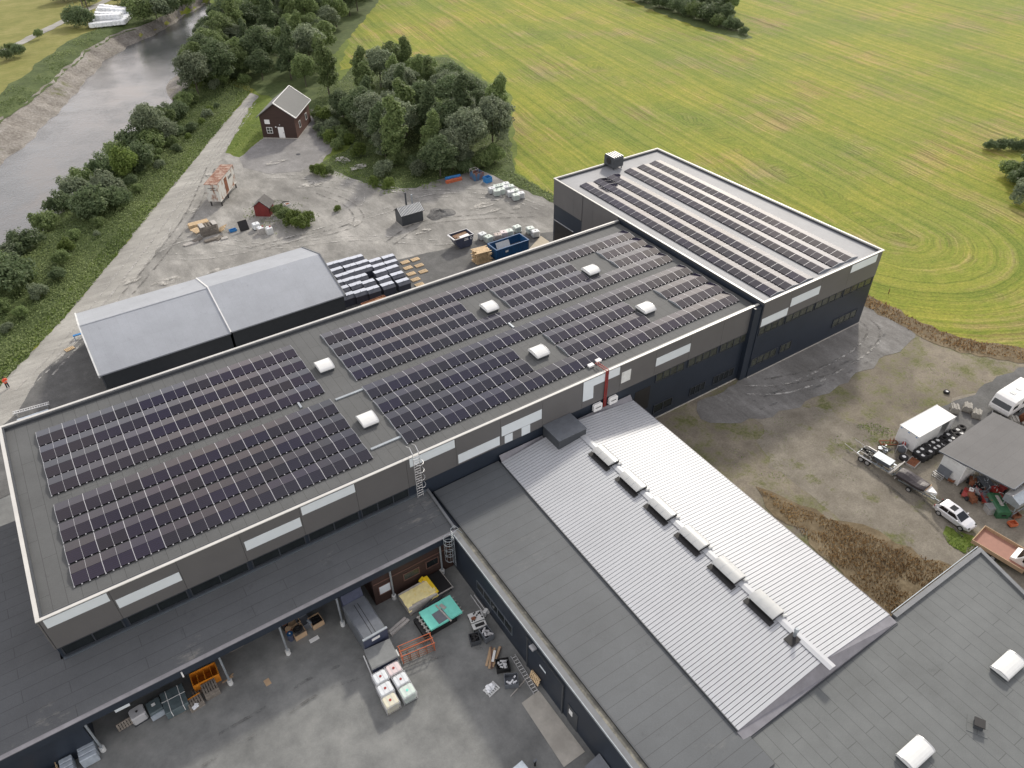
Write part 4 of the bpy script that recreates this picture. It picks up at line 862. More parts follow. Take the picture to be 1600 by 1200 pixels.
part('roof', MB().extr([(-1.4, 1.82), (0, 2.74), (1.4, 1.82), (1.4, 1.90), (0, 2.82), (-1.4, 1.90)], 'x', -2.05, 2.05), M['dgrey'], kn)
rb = MB()
for i in range(17): x = -1.95+.24*i; rb.bar((x, -1.42, 1.92), (x, -.05, 2.82), .13, .05)
part('roof_rib', rb, M['whitedirty'], kn)
part('chimney', MB().tube((-.1, .5, 2.3), (-.1, .5, 4.7), .14, 12), M['dgrey'], kn)
part('chimney', MB().tube((.95, .5, 2.3), (.95, .5, 4.0), .12, 12).tube((.95, .5, 4.0), (.95, .5, 4.1), .15, 12), M['galv'], kn)
# gravel heap
def heap(name, label, cat, loc, rx, ry, h, m, seed):
    rr = np.random.default_rng(seed); n = 28; k = 9; b = MB(); vs = []
    for j in range(k):
        f = j/(k-1)
        for i in range(n):
            a = 2*PI*i/n; w_ = 1+.16*math.sin(3*a+seed)+.1*math.sin(5*a)
            vs.append((rx*(1-f)*w_*math.cos(a), ry*(1-f)*w_*math.sin(a), h*(f**.8)*(1+.15*math.sin(4*a+6*f))*.95-.02 + (rr.uniform(-.06, .06) if 0 < j < k-1 else 0)*h))
    fs = [(j*n+i, j*n+(i+1) % n, (j+1)*n+(i+1) % n, (j+1)*n+i) for j in range(k-1) for i in range(n)]
    o = b.add(vs, fs).build(name, m); o.location = loc; return tag(o, label, cat)
heap('gravel_heap', 'low heap of dark gravel beside the boiler hut', 'gravel heap', at(688, 334), 2.5, 1.9, .75, groundmat('heap_gravel', [(.3, (.09, .09, .088)), (.5, (.15, .15, .146)), (.7, (.24, .24, .23))], (.4, 1.5, 7.), bump=1.), 3)

# ------------------------------------------------------------------ stock pieces of the yard
def pallet_mb(b=None, z=0, L_=1.08, W_=.72):
    b = b or MB()
    for y in (-W_/2+.05, 0, W_/2-.05): b.box(-L_/2, y-.045, z, L_/2, y+.045, z+.10)
    for i in range(6): x = -L_/2+.07+(L_-.14)*i/5; b.box(x-.065, -W_/2, z+.101, x+.065, W_/2, z+.125)
    return b
PAL = pallet_mb().build('pallet', M['wood']); tag(PAL, 'pale new wooden pallet lying alone on the asphalt left of the pale shed', 'pallet'); PAL.location = at(109, 546); PAL.rotation_euler = (0, 0, .3)
bpos = [(1065, 245), (1190, 210), (1100, 315), (1240, 285), (1140, 390), (1290, 360), (1195, 460), (1245, 525)]
blab = ['topmost pallet of the left column', 'topmost pallet of the right column', 'second pallet down in the left column, greyer wood', 'second pallet down in the right column', 'third pallet down in the left column', 'lowest pallet of the right column', 'fourth pallet down in the left column', 'lowest pallet of the left column, close to the factory edge']
for (x, y), lb in zip(bpos, blab):
    o = PAL.copy(); COL.objects.link(o); o.location = at(500+x/8, 380+y/8); o.rotation_euler = (0, 0, .02); o.scale = (1.15, 1.1, 1.2); tag(o, lb+', beside the dark bins', 'pallet', 'pallets beside the dark bins')
# lidded bins
bn = thing('waste_bin', '', 'bin', (0, 0, 0), 0, 'dark lidded bins behind the factory')
part('body', MB().box(-.86, -.62, .06, .86, .62, 1.12), M['binbody'], bn)
part('lid', MB().extr([(-.72, 1.10), (.70, 1.10), (.66, 1.40), (-.18, 1.50), (-.70, 1.20)], 'x', -.9, .9), M['binbody'], bn)
part('lid_top_sky_tone', MB().add([(-.905, -.22, 1.52), (.905, -.22, 1.52), (.905, .67, 1.42), (-.905, .67, 1.42), (-.905, -.22, 1.48), (.905, -.22, 1.48), (.905, .67, 1.38), (-.905, .67, 1.38)], [(0,1,2,3),(7,6,5,4),(0,4,5,1),(1,5,6,2),(2,6,7,3),(3,7,4,0)]), M['binlid'], bn)  # sky reflection painted as a pale top face
part('latch', MB().tube((0, -.22, 1.45), (0, -.22, 1.68), .045, 6), M['alu'], bn)
rows = [[(160, 250), (310, 210), (460, 170)], [(205, 325), (375, 280), (530, 235), (690, 210), (855, 165)], [(275, 395), (425, 345), (575, 300), (735, 275), (890, 230)], [(205, 495), (365, 450), (510, 410), (755, 350), (905, 300)], [(280, 560), (450, 510), (605, 480), (795, 435), (965, 380)], [(345, 640), (500, 600), (660, 560), (845, 510), (1035, 465)]]
rl2 = ['rearmost row', 'second row from the back', 'third row from the back', 'fourth row from the back', 'fifth row from the back', 'front row next to the factory']
first = True
for r, row in enumerate(rows):
    for c, (x, y) in enumerate(row):
        p = G(500+x/8, 380+y/8, 1.52); lb = f"dark lidded bin, {ordn(c)} from left in the {rl2[r]}"
        if first: bn.location = (p.x, p.y, 0); bn['label'] = lb; first = False; bn0 = bn; bpy.context.view_layer.update()
        else: dup(bn0, (p.x, p.y, 0), random.uniform(-.03, .03), lb)
# IBC tanks
def ibc(label, loc, rz, col, cap='red', cage=True, group='liquid tanks'):
    t = thing('liquid_tank', label, 'liquid tank', loc, rz, group)
    X, Y, Z0, Z1 = .53, .48, .14, 1.04; c = .10
    rings = []
    for z, s in ((Z0, .94), (Z0+.06, 1), (Z1-.10, 1), (Z1-.02, .93), (Z1, .86)):
        a, b_ = X*s, Y*s; rings.append([(-a+c, -b_, z), (a-c, -b_, z), (a, -b_+c, z), (a, b_-c, z), (a-c, b_, z), (-a+c, b_, z), (-a, b_-c, z), (-a, -b_+c, z)])
    part('tank', MB().loft(rings), M['ibc'][col], t)
    pl = pallet_mb(None, 0, 1.08, .98); part('pallet_base', pl, M['dgrey'] if col != 'cream' else M['oldwood'], t)
    if cage:
        g = MB(); zs = (.16, .38, .60, .82, .98)
        for z in zs:
            for y in (-Y-.03, Y+.03): g.bar((-X-.03, y, z), (X+.03, y, z), .025, .025)
            for x in (-X-.03, X+.03): g.bar((x, -Y-.03, z), (x, Y+.03, z), .025, .025)
        for i in range(7):
            x = -X-.03+(2*X+.06)*i/6
            for y in (-Y-.045, Y+.045): g.bar((x, y, .14), (x, y, 1.0), .022, .022)
            y = -Y-.03+(2*Y+.06)*i/6
            for xx in (-X-.045, X+.045): g.bar((xx, y, .14), (xx, y, 1.0), .022, .022)
        for x in (-.2, .2): g.bar((x, -Y-.03, 1.045), (x, Y+.03, 1.045), .03, .02)
        part('cage', g, M['alu'], t)
    part('cap', MB().tube((0, 0, 1.0), (0, 0, 1.075), .10 if cage else .09, 12), {'red': M['red'], 'teal': M['teal'], 'black': M['black']}[cap], t)
    return t
b3 = lambda x, y: (680+x/6.665, 250+y/6.665)
near = [(490, 762, 'white', 'white tank, leftmost of the loose ones behind the dark skip', .1), (555, 792, 'green', 'pale green tank, second of the loose ones near the blue container', .15), (650, 770, 'brown', 'brownish dirty tank behind the blue container', -.3), (714, 745, 'pink', 'greyish pink tank behind the blue container', -.3), (770, 730, 'green', 'pale green tank behind the middle of the blue container', -.2), (852, 688, 'green', 'pale green tank behind the right end of the blue container', 0), (990, 702, 'green', 'pale green tank standing near the tall hall, left of a pair', -.2), (1042, 735, 'white', 'dirty white tank standing near the tall hall, right of a pair', -.2)]
for x, y, c, lb, rz in near:
    p = G(*b3(x, y), 1.03); ibc(lb, (p.x, p.y, 0), rz, c, 'black', True, 'tanks behind the blue container')
g1 = [(590, 287), (637, 264), (684, 254), (735, 237), (640, 312), (690, 297), (738, 272), (785, 264)]
g2 = [(785, 322), (835, 307), (840, 357), (892, 337)]
for gi, gg in enumerate((g1, g2)):
    for k, (x, y) in enumerate(gg):
        p = G(*b3(x, y), 1.03); half = len(gg)//2
        ibc(f"pale tank in the {'large left' if gi == 0 else 'small right'} block by the field, {'back' if k < half else 'front'} row, {ordn(k % half)} from left", (p.x, p.y, 0), -.25, 'green' if (k % 3) else 'white', 'black', True, 'tanks in blocks by the field edge')
# skips and containers
sk = thing('skip', 'dark blue skip with a white round emblem, filled with rubbish', 'skip', at(726, 382), .02)
sk.location = (60.6, 45.75, 0)
prof = [(-.75, .1), (.95, .1), (1.45, 1.5), (-1.75, 1.5)]
shell = MB()
def skip_shell(L0, L1, W, zb, zt, th=.05):
    b = MB(); o = [(-L0, zt), (-L0*.5, zb), (L1*.72, zb), (L1, zt)]; i_ = [(-L0+th, zt), (-L0*.5+th, zb+th), (L1*.72-th, zb+th), (L1-th, zt)]
    n = 4
    vs = [(x, -W, z) for x, z in o]+[(x, W, z) for x, z in o]+[(x, -W+th, z) for x, z in i_]+[(x, W-th, z) for x, z in i_]
    fs = [(0, 1, 2, 3), (7, 6, 5, 4), (0, 4, 5, 1), (1, 5, 6, 2), (2, 6, 7, 3), (11, 10, 9, 8), (12, 13, 14, 15), (8, 9, 13, 12), (9, 10, 14, 13), (10, 11, 15, 14), (0, 3, 11, 8), (7, 4, 12, 15), (4, 0, 8, 12), (3, 7, 15, 11)]
    return b.add(vs, fs)
sk.scale = (1.08, 1.05, 1.25)
part('shell', skip_shell(1.7, 1.35, .95, .12, 1.5), M['navyskip'], sk)
part('rim', MB().bar((-1.7, -.97, 1.52), (1.35, -.97, 1.52), .09, .07).bar((-1.7, .97, 1.52), (1.35, .97, 1.52), .09, .07).bar((1.35, -.97, 1.52), (1.35, .97, 1.52), .09, .07).bar((-1.7, -.97, 1.5), (-1.7, .97, 1.5), .22, .08), M['alu'], sk)
part('rubbish', MB().cbox((.0, .25, 1.05), (2.3, 1.1, .5), .1, .1).cbox((-.3, -.35, 1.18), (1.3, .7, .35), -.2), M['skipin'], sk)
part('rubbish', MB().cbox((.1, -.5, 1.4), (1.5, .5, .12), .12, .15), M['white'], sk)
part('emblem', MB().tube((.95, -.962, 1.15), (.95, -.955, 1.15), .19, 20), M['white'], sk)
part('emblem', MB().tube((.95, -.966, 1.15), (.95, -.9625, 1.15), .09, 16), M['navyskip'], sk)
part('lettering', MB().box(-.15, -.965, 1.2, .45, -.952, 1.3).box(-.2, -.965, 1.02, .5, -.952, 1.13), M['white'], sk)
bc = thing('open_container', 'blue open-top steel container close behind the factory', 'container', (65.2, 40.05, 0), .01)
def open_box(L_, W_, z0, z1, th=.08):
    b = MB(); b.box(-L_, -W_, z0, L_, W_, z0+th); b.box(-L_, -W_, z0+th, L_, -W_+th, z1); b.box(-L_, W_-th, z0+th, L_, W_, z1); b.box(-L_, -W_+th, z0+th, -L_+th, W_-th, z1); b.box(L_-th, -W_+th, z0+th, L_, W_-th, z1); return b
part('shell', open_box(2.85, 1.2, .15, 1.72), M['blue'], bc)
rbs = MB()
for i in range(10): x = -2.6+.575*i; rbs.box(x-.06, -1.27, .2, x+.06, -1.202, 1.62)
part('rib', rbs, M['blue'], bc)
part('rim', MB().box(-2.9, -1.28, 1.72, 2.9, -1.1, 1.80).box(-2.9, 1.1, 1.72, 2.9, 1.28, 1.80).box(-2.9, -1.1, 1.72, -2.72, 1.1, 1.80).box(2.72, -1.1, 1.72, 2.9, 1.1, 1.80), M['blue'], bc)
part('liner', MB().box(-2.75, -1.1, .24, 2.75, 1.1, .5), M['greyrust'], bc)
part('plate', MB().box(-1.35, -1.29, 1.0, -.85, -1.272, 1.3), M['white'], bc)
pn = MB().cbox((0, 0, .5), (2.3, .05, 1.0), 0, -.5).build('sheet_panel', M['whitedirty']); pn.location = (64.5, 40.45, .85); tag(pn, 'grey-white sheet leaning inside the blue open container', 'panel')
tb = thing('timber_stack', 'stack of pale sawn timber and pallets left of the blue container', 'timber stack', (60.6, 40.2, 0), -.1)
for L_ in range(9):
    b = MB(); rr = random.Random(L_)
    for i in range(7): b.cbox((rr.uniform(-.12, .12), -.8+.26*i, .1+L_*.21), (2.3+rr.uniform(-.3, .3), .2, .10), rr.uniform(-.03, .03))
    for x in (-.8, .8): b.box(x-.06, -.9, .15+L_*.21, x+.06, .9, .25+L_*.21) if L_ < 8 else None
    part('timber_layer', b, M['wood'], tb)
bs = thing('open_crate_box', 'rusty brown open steel box between the bins and the factory', 'steel box', (42.2, 36.6, 0), .05)
part('shell', open_box(1.75, 1.2, 0, 1.3, .1), M['rust'], bs); part('load', MB().box(-1.6, -1.05, .11, 1.6, 1.05, 1.22), mat('rusty_load', (.25, .115, .055), .9, var=.4, scale=3, stain=(.36, .22, .12), stain_amt=.6, bump=.6), bs)
# far yard items
for k, (p0, p1, m, lb) in enumerate((((697, 284), (721, 278), 'orangered', 'long orange-red plastic barrier lying by the trees'), ((696, 279), (719, 274), 'bluebright', 'long blue plastic barrier lying behind the orange-red one'))):
    a = G(*p0, .3); b_ = G(*p1, .3); o = thing('plastic_barrier', lb, 'barrier', ((a.x+b_.x)/2, (a.y+b_.y)/2, 0), math.atan2(b_.y-a.y, b_.x-a.x)); ln = (b_-a).length/2
    part('body', MB().extr([(-.32, 0), (.32, 0), (.24, .35), (.12, .55), (-.12, .55), (-.24, .35)], 'x', -ln, ln), M[m], o)
    rbx = MB()
    for i in range(5): x = -ln+2*ln*(i+.5)/5; rbx.box(x-.06, -.34, .05, x+.06, .34, .45)
    part('rib', rbx, M[m], o)
p = G(748, 281); o = thing('blue_skip', 'blue open skip with rusty inside at the edge of the trees', 'skip', (p.x, p.y+.6, 0), .1); part('shell', open_box(.95, .8, 0, 1.25, .06), M['bluerust'], o); part('load', MB().box(-.88, -.73, .07, .88, .73, .75), M['rust'], o)
p = G(762, 284); o = thing('blue_bin', 'small bright blue open box beside the blue skip', 'bin', (p.x, p.y, 0), .1); part('shell', open_box(.6, .55, 0, .95, .06), M['bluebright'], o); part('base', MB().box(-.5, -.45, -.0+.002, .5, .45, .06), M['dgrey'], o)
p = G(741, 276); o = thing('steel_trolley', 'small steel frame trolley behind the blue skip', 'trolley', (p.x, p.y, 0), .1)
f = MB()
for x in (-.6, .6):
    for y in (-.45, .45): f.bar((x, y, 0), (x, y, 1.5), .06, .06)
for z in (.2, .8, 1.45):
    for y in (-.45, .45): f.bar((-.6, y, z), (.6, y, z), .05, .05)
    for x in (-.6, .6): f.bar((x, -.45, z), (x, .45, z), .05, .05)
part('frame', f, M['greywood'], o); part('tray', MB().box(-.58, -.43, .21, .58, .43, .26), M['rust'], o)
sheet('pale_concrete_pad', P2([(824, 392), (845, 369), (858, 378), (857, 392)]), .07, mat('sandy_concrete', (.46, .41, .32), .9, var=.1), .05, 2)
# timber and pallet pile in the gravel yard
base = G(323, 372); bx0 = Vector((base.x, base.y, 0)); fy = lambda x, y: (280+x/8, 250+y/8)
def plank_stack(label, loc, rz, L_, W_, layers, m, n=6, tilt=0, name='plank_stack', cat='planks', h=.09):
    t = MB(); rr = random.Random(sum(map(ord, label)))
    for k in range(layers):
        for i in range(n): t.cbox((rr.uniform(-.06, .06), -W_/2+W_*(i+.5)/n, h*.5+h*1.15*k), (L_*rr.uniform(.92, 1.05), W_/n*.82, h), rr.uniform(-.02, .02))
    o = t.build(name, M[m]); o.location = loc; o.rotation_euler = (0, tilt, rz); tag(o, label, cat); return o
def yp(x, y, z=0): p = G(*fy(x, y), z); return (p.x, p.y, 0)
plank_stack('long stack of new pale planks at the back of the yard timber pile', yp(250, 830), 0, 3.0, 1.2, 7, 'wood', 6)
q = yp(400, 940); o = thing('pallet_stack', 'tall grey stack of sorted pallets with white planks on top in the yard timber pile', 'pallet stack', (q[0], q[1]+.6, 0), .02)
for k in range(9): part('pallet', pallet_mb(None, k*.18, 2.6, 1.5), M['oldwood'], o)
part('top_plank', MB().box(-1.3, -.75, 1.61, -.6, .75, 1.70).box(.6, -.75, 1.61, 1.3, .75, 1.70), M['greywood'], o)
for lb, (x, y), rz, m in (('pale pallet tipped against the left side of the yard pallet stack', (230, 925), .7, 'wood'), ('pale pallet tipped against the right side of the yard pallet stack', (555, 900), -.9, 'wood')):
    o = PAL.copy(); COL.objects.link(o); q = yp(x, y); o.location = (q[0], q[1]+.4, .35); o.rotation_euler = (.35, .2 if x < 300 else -.5, rz); o.scale = (1.5, 1.6, 1.2); tag(o, lb, 'pallet', 'loose pallets of the yard timber pile')
for lb, (x, y), rz, L_, n, m in (('low worn grey boards at the lower left end of the yard timber pile', (150, 1050), .15, 2.2, 3, 'greywood'), ('short grey plank bundle in front of the yard timber pile', (230, 1010), .5, 1.5, 4, 'oldwood'), ('grey broken boards under the tall pallet stack', (400, 1010), .05, 2.0, 5, 'oldwood'), ('pale loose plank sticking out right of the yard timber pile', (570, 985), 0, 1.0, 2, 'greywood'), ('worn planks lying right of the tall pallet stack', (500, 980), .8, 1.5, 3, 'oldwood')):
    plank_stack(lb, yp(x, y), rz, L_, .7, 3 if n > 3 else 2, m, n)
q = yp(675, 890); o = thing('blue_tub', 'small bright blue tub on the gravel', 'tub', q, .1); part('shell', open_box(.55, .3, 0, .32, .05), M['bluebright'], o); part('rim', MB().box(-.6, -.35, .3, .6, -.3, .34).box(-.6, .3, .3, .6, .35, .34), M['bluebright'], o)
q = yp(825, 885); o = thing('mesh_panel', 'black panel leaning upright between the blue tub and the white tank', 'panel', q, .05)
part('panel', MB().cbox((0, .35, .75), (1.45, .05, 1.6), 0, -.42), M['black'], o); part('prop', MB().bar((-.6, 0, 0), (-.6, .9, 1.35), .05, .05).bar((.6, 0, 0), (.6, .9, 1.35), .05, .05), M['oldwood'], o)
q = yp(985, 880); ibc('white tank with black lid beside the red hut', (q[0], q[1]+.5, 0), .05, 'white', 'black', False, 'liquid tanks')
for (x, y), lb, m in (((1040, 930), 'pale sack-topped crate left, before the white tank', 'greywood'), ((1145, 930), 'grey-white crate with red caps, right of the pale crate', 'whitedirty')):
    q = yp(x, y); o = thing('crate', lb, 'crate', (q[0], q[1]+.4, 0), .05, 'crates by the red hut'); part('shell', open_box(.5, .45, 0, .95, .06), M[m], o); part('load', MB().cbox((0, 0, .9), (.8, .7, .2), .2).cbox((-.2, .1, 1.05), (.3, .3, .2), .4), M['whitewrap'], o)
    part('cap', MB().cbox((.25 if x > 1100 else .42, .1, 1.06), (.2, .2, .18), .3), M['red'], o)
q = yp(1355, 565); o = thing('fire_pan', 'small rusty fire pan with a black hose on the gravel', 'fire pan', q, .2); part('pan', open_box(.42, .38, 0, .3, .06), M['whitedirty'], o); part('ash', MB().box(-.35, -.3, .05, .35, .3, .26), M['rust'], o)
part('hose', MB().path([(.3, .5, .06), (.9, 1.0, .06), (.2, 1.5, .06), (-.8, 1.1, .06), (-1.1, .3, .06)], .06), M['black'], o)
# ladder and board leaning behind the factory
a = G(23, 652); b_ = G(80, 636); o = thing('aluminium_ladder', 'long aluminium ladder lying behind the far left end of the factory', 'ladder', ((a.x+b_.x)/2, (a.y+b_.y)/2, .6), math.atan2(b_.y-a.y, b_.x-a.x)); ln = (b_-a).length/2
f = MB()
for y in (-.2, .2): f.bar((-ln, y, 0), (ln, y, 0), .06, .09)
part('rail', f, M['white'], o); f = MB()
for i in range(14): x = -ln+.2+(2*ln-.4)*i/13; f.bar((x, -.2, 0), (x, .2, 0), .05, .05)
part('rung', f, M['alu'], o)
for x in (-ln+.3, ln-.3): part('trestle', MB().box(x-.04, -.25, -.6, x+.04, .25, -.05), M['alu'], o)
o = MB().box(-1.6, -.7, 0, 1.6, .7, .5).build('insulation_pack', M['silverwrap'], None, False, .05); p = G(52, 652, .5); o.location = (p.x, p.y, 0); o.rotation_euler = (0, 0, .0); tag(o, 'pale wrapped pack lying below the aluminium ladder', 'pack')
p = G(125, 528); o = thing('blue_trestle', 'small blue trestle at the left end of the pale shed', 'trestle', (p.x-.1, p.y, 0), 0); f = MB().box(-.55, -.18, .5, .55, .18, .6); part('top', f, M['bluebright'], o); f = MB()
for x in (-.45, .45):
    for y in (-.15, .15): f.bar((x, y*2, 0), (x, y, .5), .05, .05)
part('leg', f, M['bluebright'], o)

# ------------------------------------------------------------------ east yard: trailer, tyres, boat, car, caravan, open shed
def wheel(parent, loc, r, wd, axis='x', rim='alu', nm='wheel'):
    d = Vector((1, 0, 0)) if axis == 'x' else Vector((0, 1, 0)); c = Vector(loc)
    ty = part(nm, MB().tube(c-d*wd/2, c+d*wd/2, r, 18), M['rubber'], parent)
    part('rim', MB().tube(c-d*(wd/2+.012), c+d*(wd/2+.012), r*.62, 12), M[rim], ty); return ty
bt_ = thing('box_trailer', 'large white box body with an open side door, standing beside the tyre rows', 'box trailer', (79.95, -18.1, 0), -.035)
def box_open():      # box body with a real door opening in the front (-y) side
    b = MB(); X, Y, z0, z1, th = 3.05, 1.12, .25, 2.35, .06
    b.box(-X, -Y, z0, X, Y, z0+th); b.box(-X, -Y, z1-th, X, Y, z1); b.box(-X, Y-th, z0+th, X, Y, z1-th)
    b.box(-X, -Y+th, z0+th, -X+th, Y-th, z1-th); b.box(X-th, -Y+th, z0+th, X, Y-th, z1-th)
    b.box(-X, -Y, z0+th, .85, -Y+th, z1-th); b.box(2.2, -Y, z0+th, X, -Y+th, z1-th); return b
part('body', box_open(), M['white'], bt_)
part('chassis', MB().box(-2.9, -.9, .08, 2.9, .9, .24), M['dgrey'], bt_)
tr_ = MB(); tr_.box(-3.10, -1.16, 2.30, 3.1, -1.121, 2.39); tr_.box(-3.10, 1.121, 2.30, 3.1, 1.16, 2.39); tr_.box(-3.09, -1.12, 2.30, -3.051, 1.12, 2.39); part('edge_trim', tr_, M['whitedirty'], bt_)
for y in (-.9, 0, .9): part('marker_lamp', MB().box(-3.085, y-.08, 2.12, -3.052, y+.08, 2.2), M['bluebright'], bt_)
part('inside_load', MB().box(.95, -.6, .32, 2.1, .6, 1.0), M['mgrey'], bt_)
t4 = lambda x, y: (1310+x/8, 610+y/8)
TY = thing('tyre', '', 'tyre', (0, 0, 0), 0, 'tyres stacked by the box trailer')
prof = [(.20, .02), (.36, 0), (.44, .05), (.46, .14), (.46, .26), (.44, .35), (.36, .40), (.20, .38), (.19, .2), (.20, .02)]
part('tread', MB().lathe(prof, 20), M['rubber'], TY, smooth=True)
part('rim', MB().lathe([(0, .30), (.09, .31), (.11, .35), (.20, .36), (.26, .385), (.25, .1), (0, .1)], 16), M['white'], TY)
TB = thing('tyre', '', 'tyre', (0, 0, -50), 0, 'tyres stacked by the box trailer')
part('tread', MB().lathe(prof, 20), M['rubber'], TB, smooth=True)
tA = [(1000, 765, 1), (1050, 725, 1), (1095, 690, 0), (1140, 688, 1), (1190, 645, 1), (1245, 620, 1), (1325, 588, 0), (1380, 545, 1), (1450, 508, 0), (1500, 485, 1), (1550, 450, 0)]
tB = [(1060, 805, 1), (1110, 785, 0), (1155, 755, 1), (1210, 715, 1), (1255, 695, 1), (1315, 665, 1), (1345, 645, 0), (1395, 620, 1), (1435, 590, 1), (1490, 550, 0), (1540, 525, 1)]
lowmade = 0; usedA = usedB = False
for ri, rowt in enumerate((tA, tB)):
    for k, (x, y, rim) in enumerate(rowt):
        p = G(*t4(x, y), .8)
        for lev in (0, 1):
            lb = f"{'top' if lev else 'bottom'} {'white-rimmed' if rim and lev else 'black'} tyre, {ordn(k)} stack from the near end, row beside the {'white box' if ri == 0 else 'flat shed'}"
            loc = (p.x+random.uniform(-.03, .03), p.y+random.uniform(-.03, .03), .401*lev)
            if rim and lev:
                if not usedA: TY.location = loc; TY['label'] = lb; usedA = True
                else: dup(TY, loc, random.uniform(0, 6), lb)
            else:
                if not usedB: TB.location = loc; TB['label'] = lb; usedB = True
                else: dup(TB, loc, random.uniform(0, 6), lb)
p = G(1412, 715, .4); o = dup(TY, (p.x, p.y, .2), 0, 'white-rimmed tyre lying alone on a low pallet left of the tyre stacks'); 
p = G(1478.5, 614); dup(TY, (p.x, p.y, 0), 0, 'small white-rimmed tyre lying by itself on the grassy dirt', .75)
a = G(1412, 717); o = MB().box(-.75, -.5, 0, .75, .5, .19).build('low_pallet', M['oldwood']); o.location = (a.x, a.y, 0); o.rotation_euler = (0, 0, .2); tag(o, 'grey pallet under the lone white-rimmed tyre by the white box', 'pallet')
a = G(1426, 724); o = thing('rust_tray', 'pale-edged tray filled with rusty scrap before the tyre stacks', 'tray', (a.x, a.y, 0), .15); part('shell', open_box(.75, .5, 0, .25, .06), M['greywood'], o); part('scrap', MB().box(-.66, -.42, .065, .66, .42, .22), M['rust'], o)
a = G(1407, 706); o = thing('sprayer', 'grey frame sprayer with hoses against the front of the white box', 'machine', (a.x, a.y, 0), .4)
part('tank', MB().tube((-.4, 0, .6), (.4, 0, .6), .38, 14), M['mgrey'], o); f = MB()
for x in (-.45, .45): f.path([(x, -.45, 0), (x, -.45, 1.0), (x, .0, 1.35), (x, .45, 1.0), (x, .45, 0)], .04)
f.bar((-.45, 0, 1.35), (.45, 0, 1.35), .06, .06)
part('frame', f, M['alu'], o); part('valve', MB().cbox((0, 0, 1.2), (.3, .3, .25), .3), M['red'], o)
def beams(name, label, cat, loc, rz, segs, r, m):
    b = MB()
    for q0, q1 in segs: b.bar(q0, q1, r, r)
    o = b.build(name, M[m]); o.location = loc; o.rotation_euler = (0, 0, rz); return tag(o, label, cat)
a = G(1395, 698); beams('harrow_frame', 'rusty red harrow frame lying left of the white box', 'farm implement', (a.x, a.y, 0), -.6, [((-1.3, 0, .3), (1.5, 0, .3)), ((-1.3, .6, .3), (1.5, .6, .3)), ((-1.3, 0, .3), (-1.3, .6, .3)), ((-.4, 0, .3), (-.2, .6, .6)), ((.5, 0, .3), (.5, .6, .3)), ((1.5, 0, .3), (1.5, .6, .3)), ((-1, .1, 0), (-1, .1, .4)), ((1.2, .3, 0), (1.2, .3, .4)), ((0, .3, .3), (0, .3, .9))], .09, 'rust')
a = G(1381, 704); o = thing('scrap_pile', 'pile of small grey metal scrap next to the flatbed trailer', 'scrap pile', (a.x, a.y, 0)); rr = random.Random(4)
for m_, n_ in (('galv', 12), ('black', 8)):
    b = MB()
    for i in range(n_): b.cbox((rr.uniform(-.55, .55), rr.uniform(-.4, .4), .08+rr.uniform(0, .25)), (rr.uniform(.15, .5), rr.uniform(.08, .25), .08), rr.uniform(0, 3), rr.uniform(-.5, .5))
    part('scrap_piece', b, M[m_], o)
# flatbed trailer carrying a salt spreader and a blade, two pale poles
A = G(1347, 716); B = G(1400, 748); d = (B-A); ang = math.atan2(d.y, d.x); mid = (A+B)/2
fb = thing('flatbed_trailer', 'tandem-axle galvanised flatbed trailer loaded with machine parts', 'trailer', (mid.x+.35, mid.y+.45, 0), ang)
f = MB()
for y in (-.75, .75): f.bar((-2.0, y, .55), (2.0, y, .55), .1, .12)
for x in (-2, -1.3, -.6, .1, .8, 1.5, 2): f.bar((x, -.75, .55), (x, .75, .55), .08, .1)
f.bar((2.0, -.5, .5), (3.3, 0, .45), .09, .1).bar((2.0, .5, .5), (3.3, 0, .45), .09, .1)
part('frame', f, M['galv'], fb)
for x in (-1.35, -.65):
    for y in (-.9, .9): wheel(fb, (x, y, .32), .32, .2, 'y')
part('mudguard', MB().extr([(-1.75, .62), (-.25, .62), (-.25, .68), (-1.75, .68)], 'y', -1.0, -.8).extr([(-1.75, .62), (-.25, .62), (-.25, .68), (-1.75, .68)], 'y', .8, 1.0), M['alu'], fb)
def load(name, label, cat, loc, rz): return thing(name, label, cat, loc, rz)
o = load('spreader', 'dark grey hopper spreader lying on the flatbed trailer', 'machine', (mid.x+.35, mid.y+.45, .61), ang)
part('hopper', MB().extr([(-.35, 0), (.35, 0), (.5, .55), (-.5, .55)], 'x', -.5, 1.3), M['mgrey'], o); part('lid', MB().box(-.52, -.52, .55, 1.32, .52, .60), M['galv'], o); part('plate', MB().box(.2, -.35, .601, .6, -.15, .62), M['white'], o)
o = load('engine_frame', 'black engine frame at the rear of the flatbed trailer', 'machine', (mid.x+.35, mid.y+.45, .61), ang)
b = MB(); rr = random.Random(9)
for i in range(16): b.cbox((rr.uniform(-1.8, -.7), rr.uniform(-.55, .55), rr.uniform(.1, .45)), (rr.uniform(.2, .7), rr.uniform(.1, .25), rr.uniform(.1, .3)), rr.uniform(-.6, .6))
part('block', b, M['black'], o); part('frame', MB().bar((-1.9, -.6, .3), (-.6, -.6, .3), .08, .08).bar((-1.9, .6, .3), (-.6, .6, .3), .08, .08).bar((-.6, -.7, .1), (-.6, .7, .5), .08, .1), M['greywood'], o)
o = load('plough_blade', 'pale curved plough blade across the front of the flatbed trailer', 'blade', (mid.x+.35, mid.y+.45, .61), ang)
part('blade', MB().extr([(1.55, .02), (1.75, .02), (1.95, .35), (2.05, .75), (1.95, .75), (1.83, .38)], 'y', -1.05, 1.05), M['greywood'], o); part('arm', MB().bar((1.6, -.4, .2), (1.1, -.3, .2), .1, .1).bar((1.6, .4, .2), (1.1, .3, .2), .1, .1), M['alu'], o)
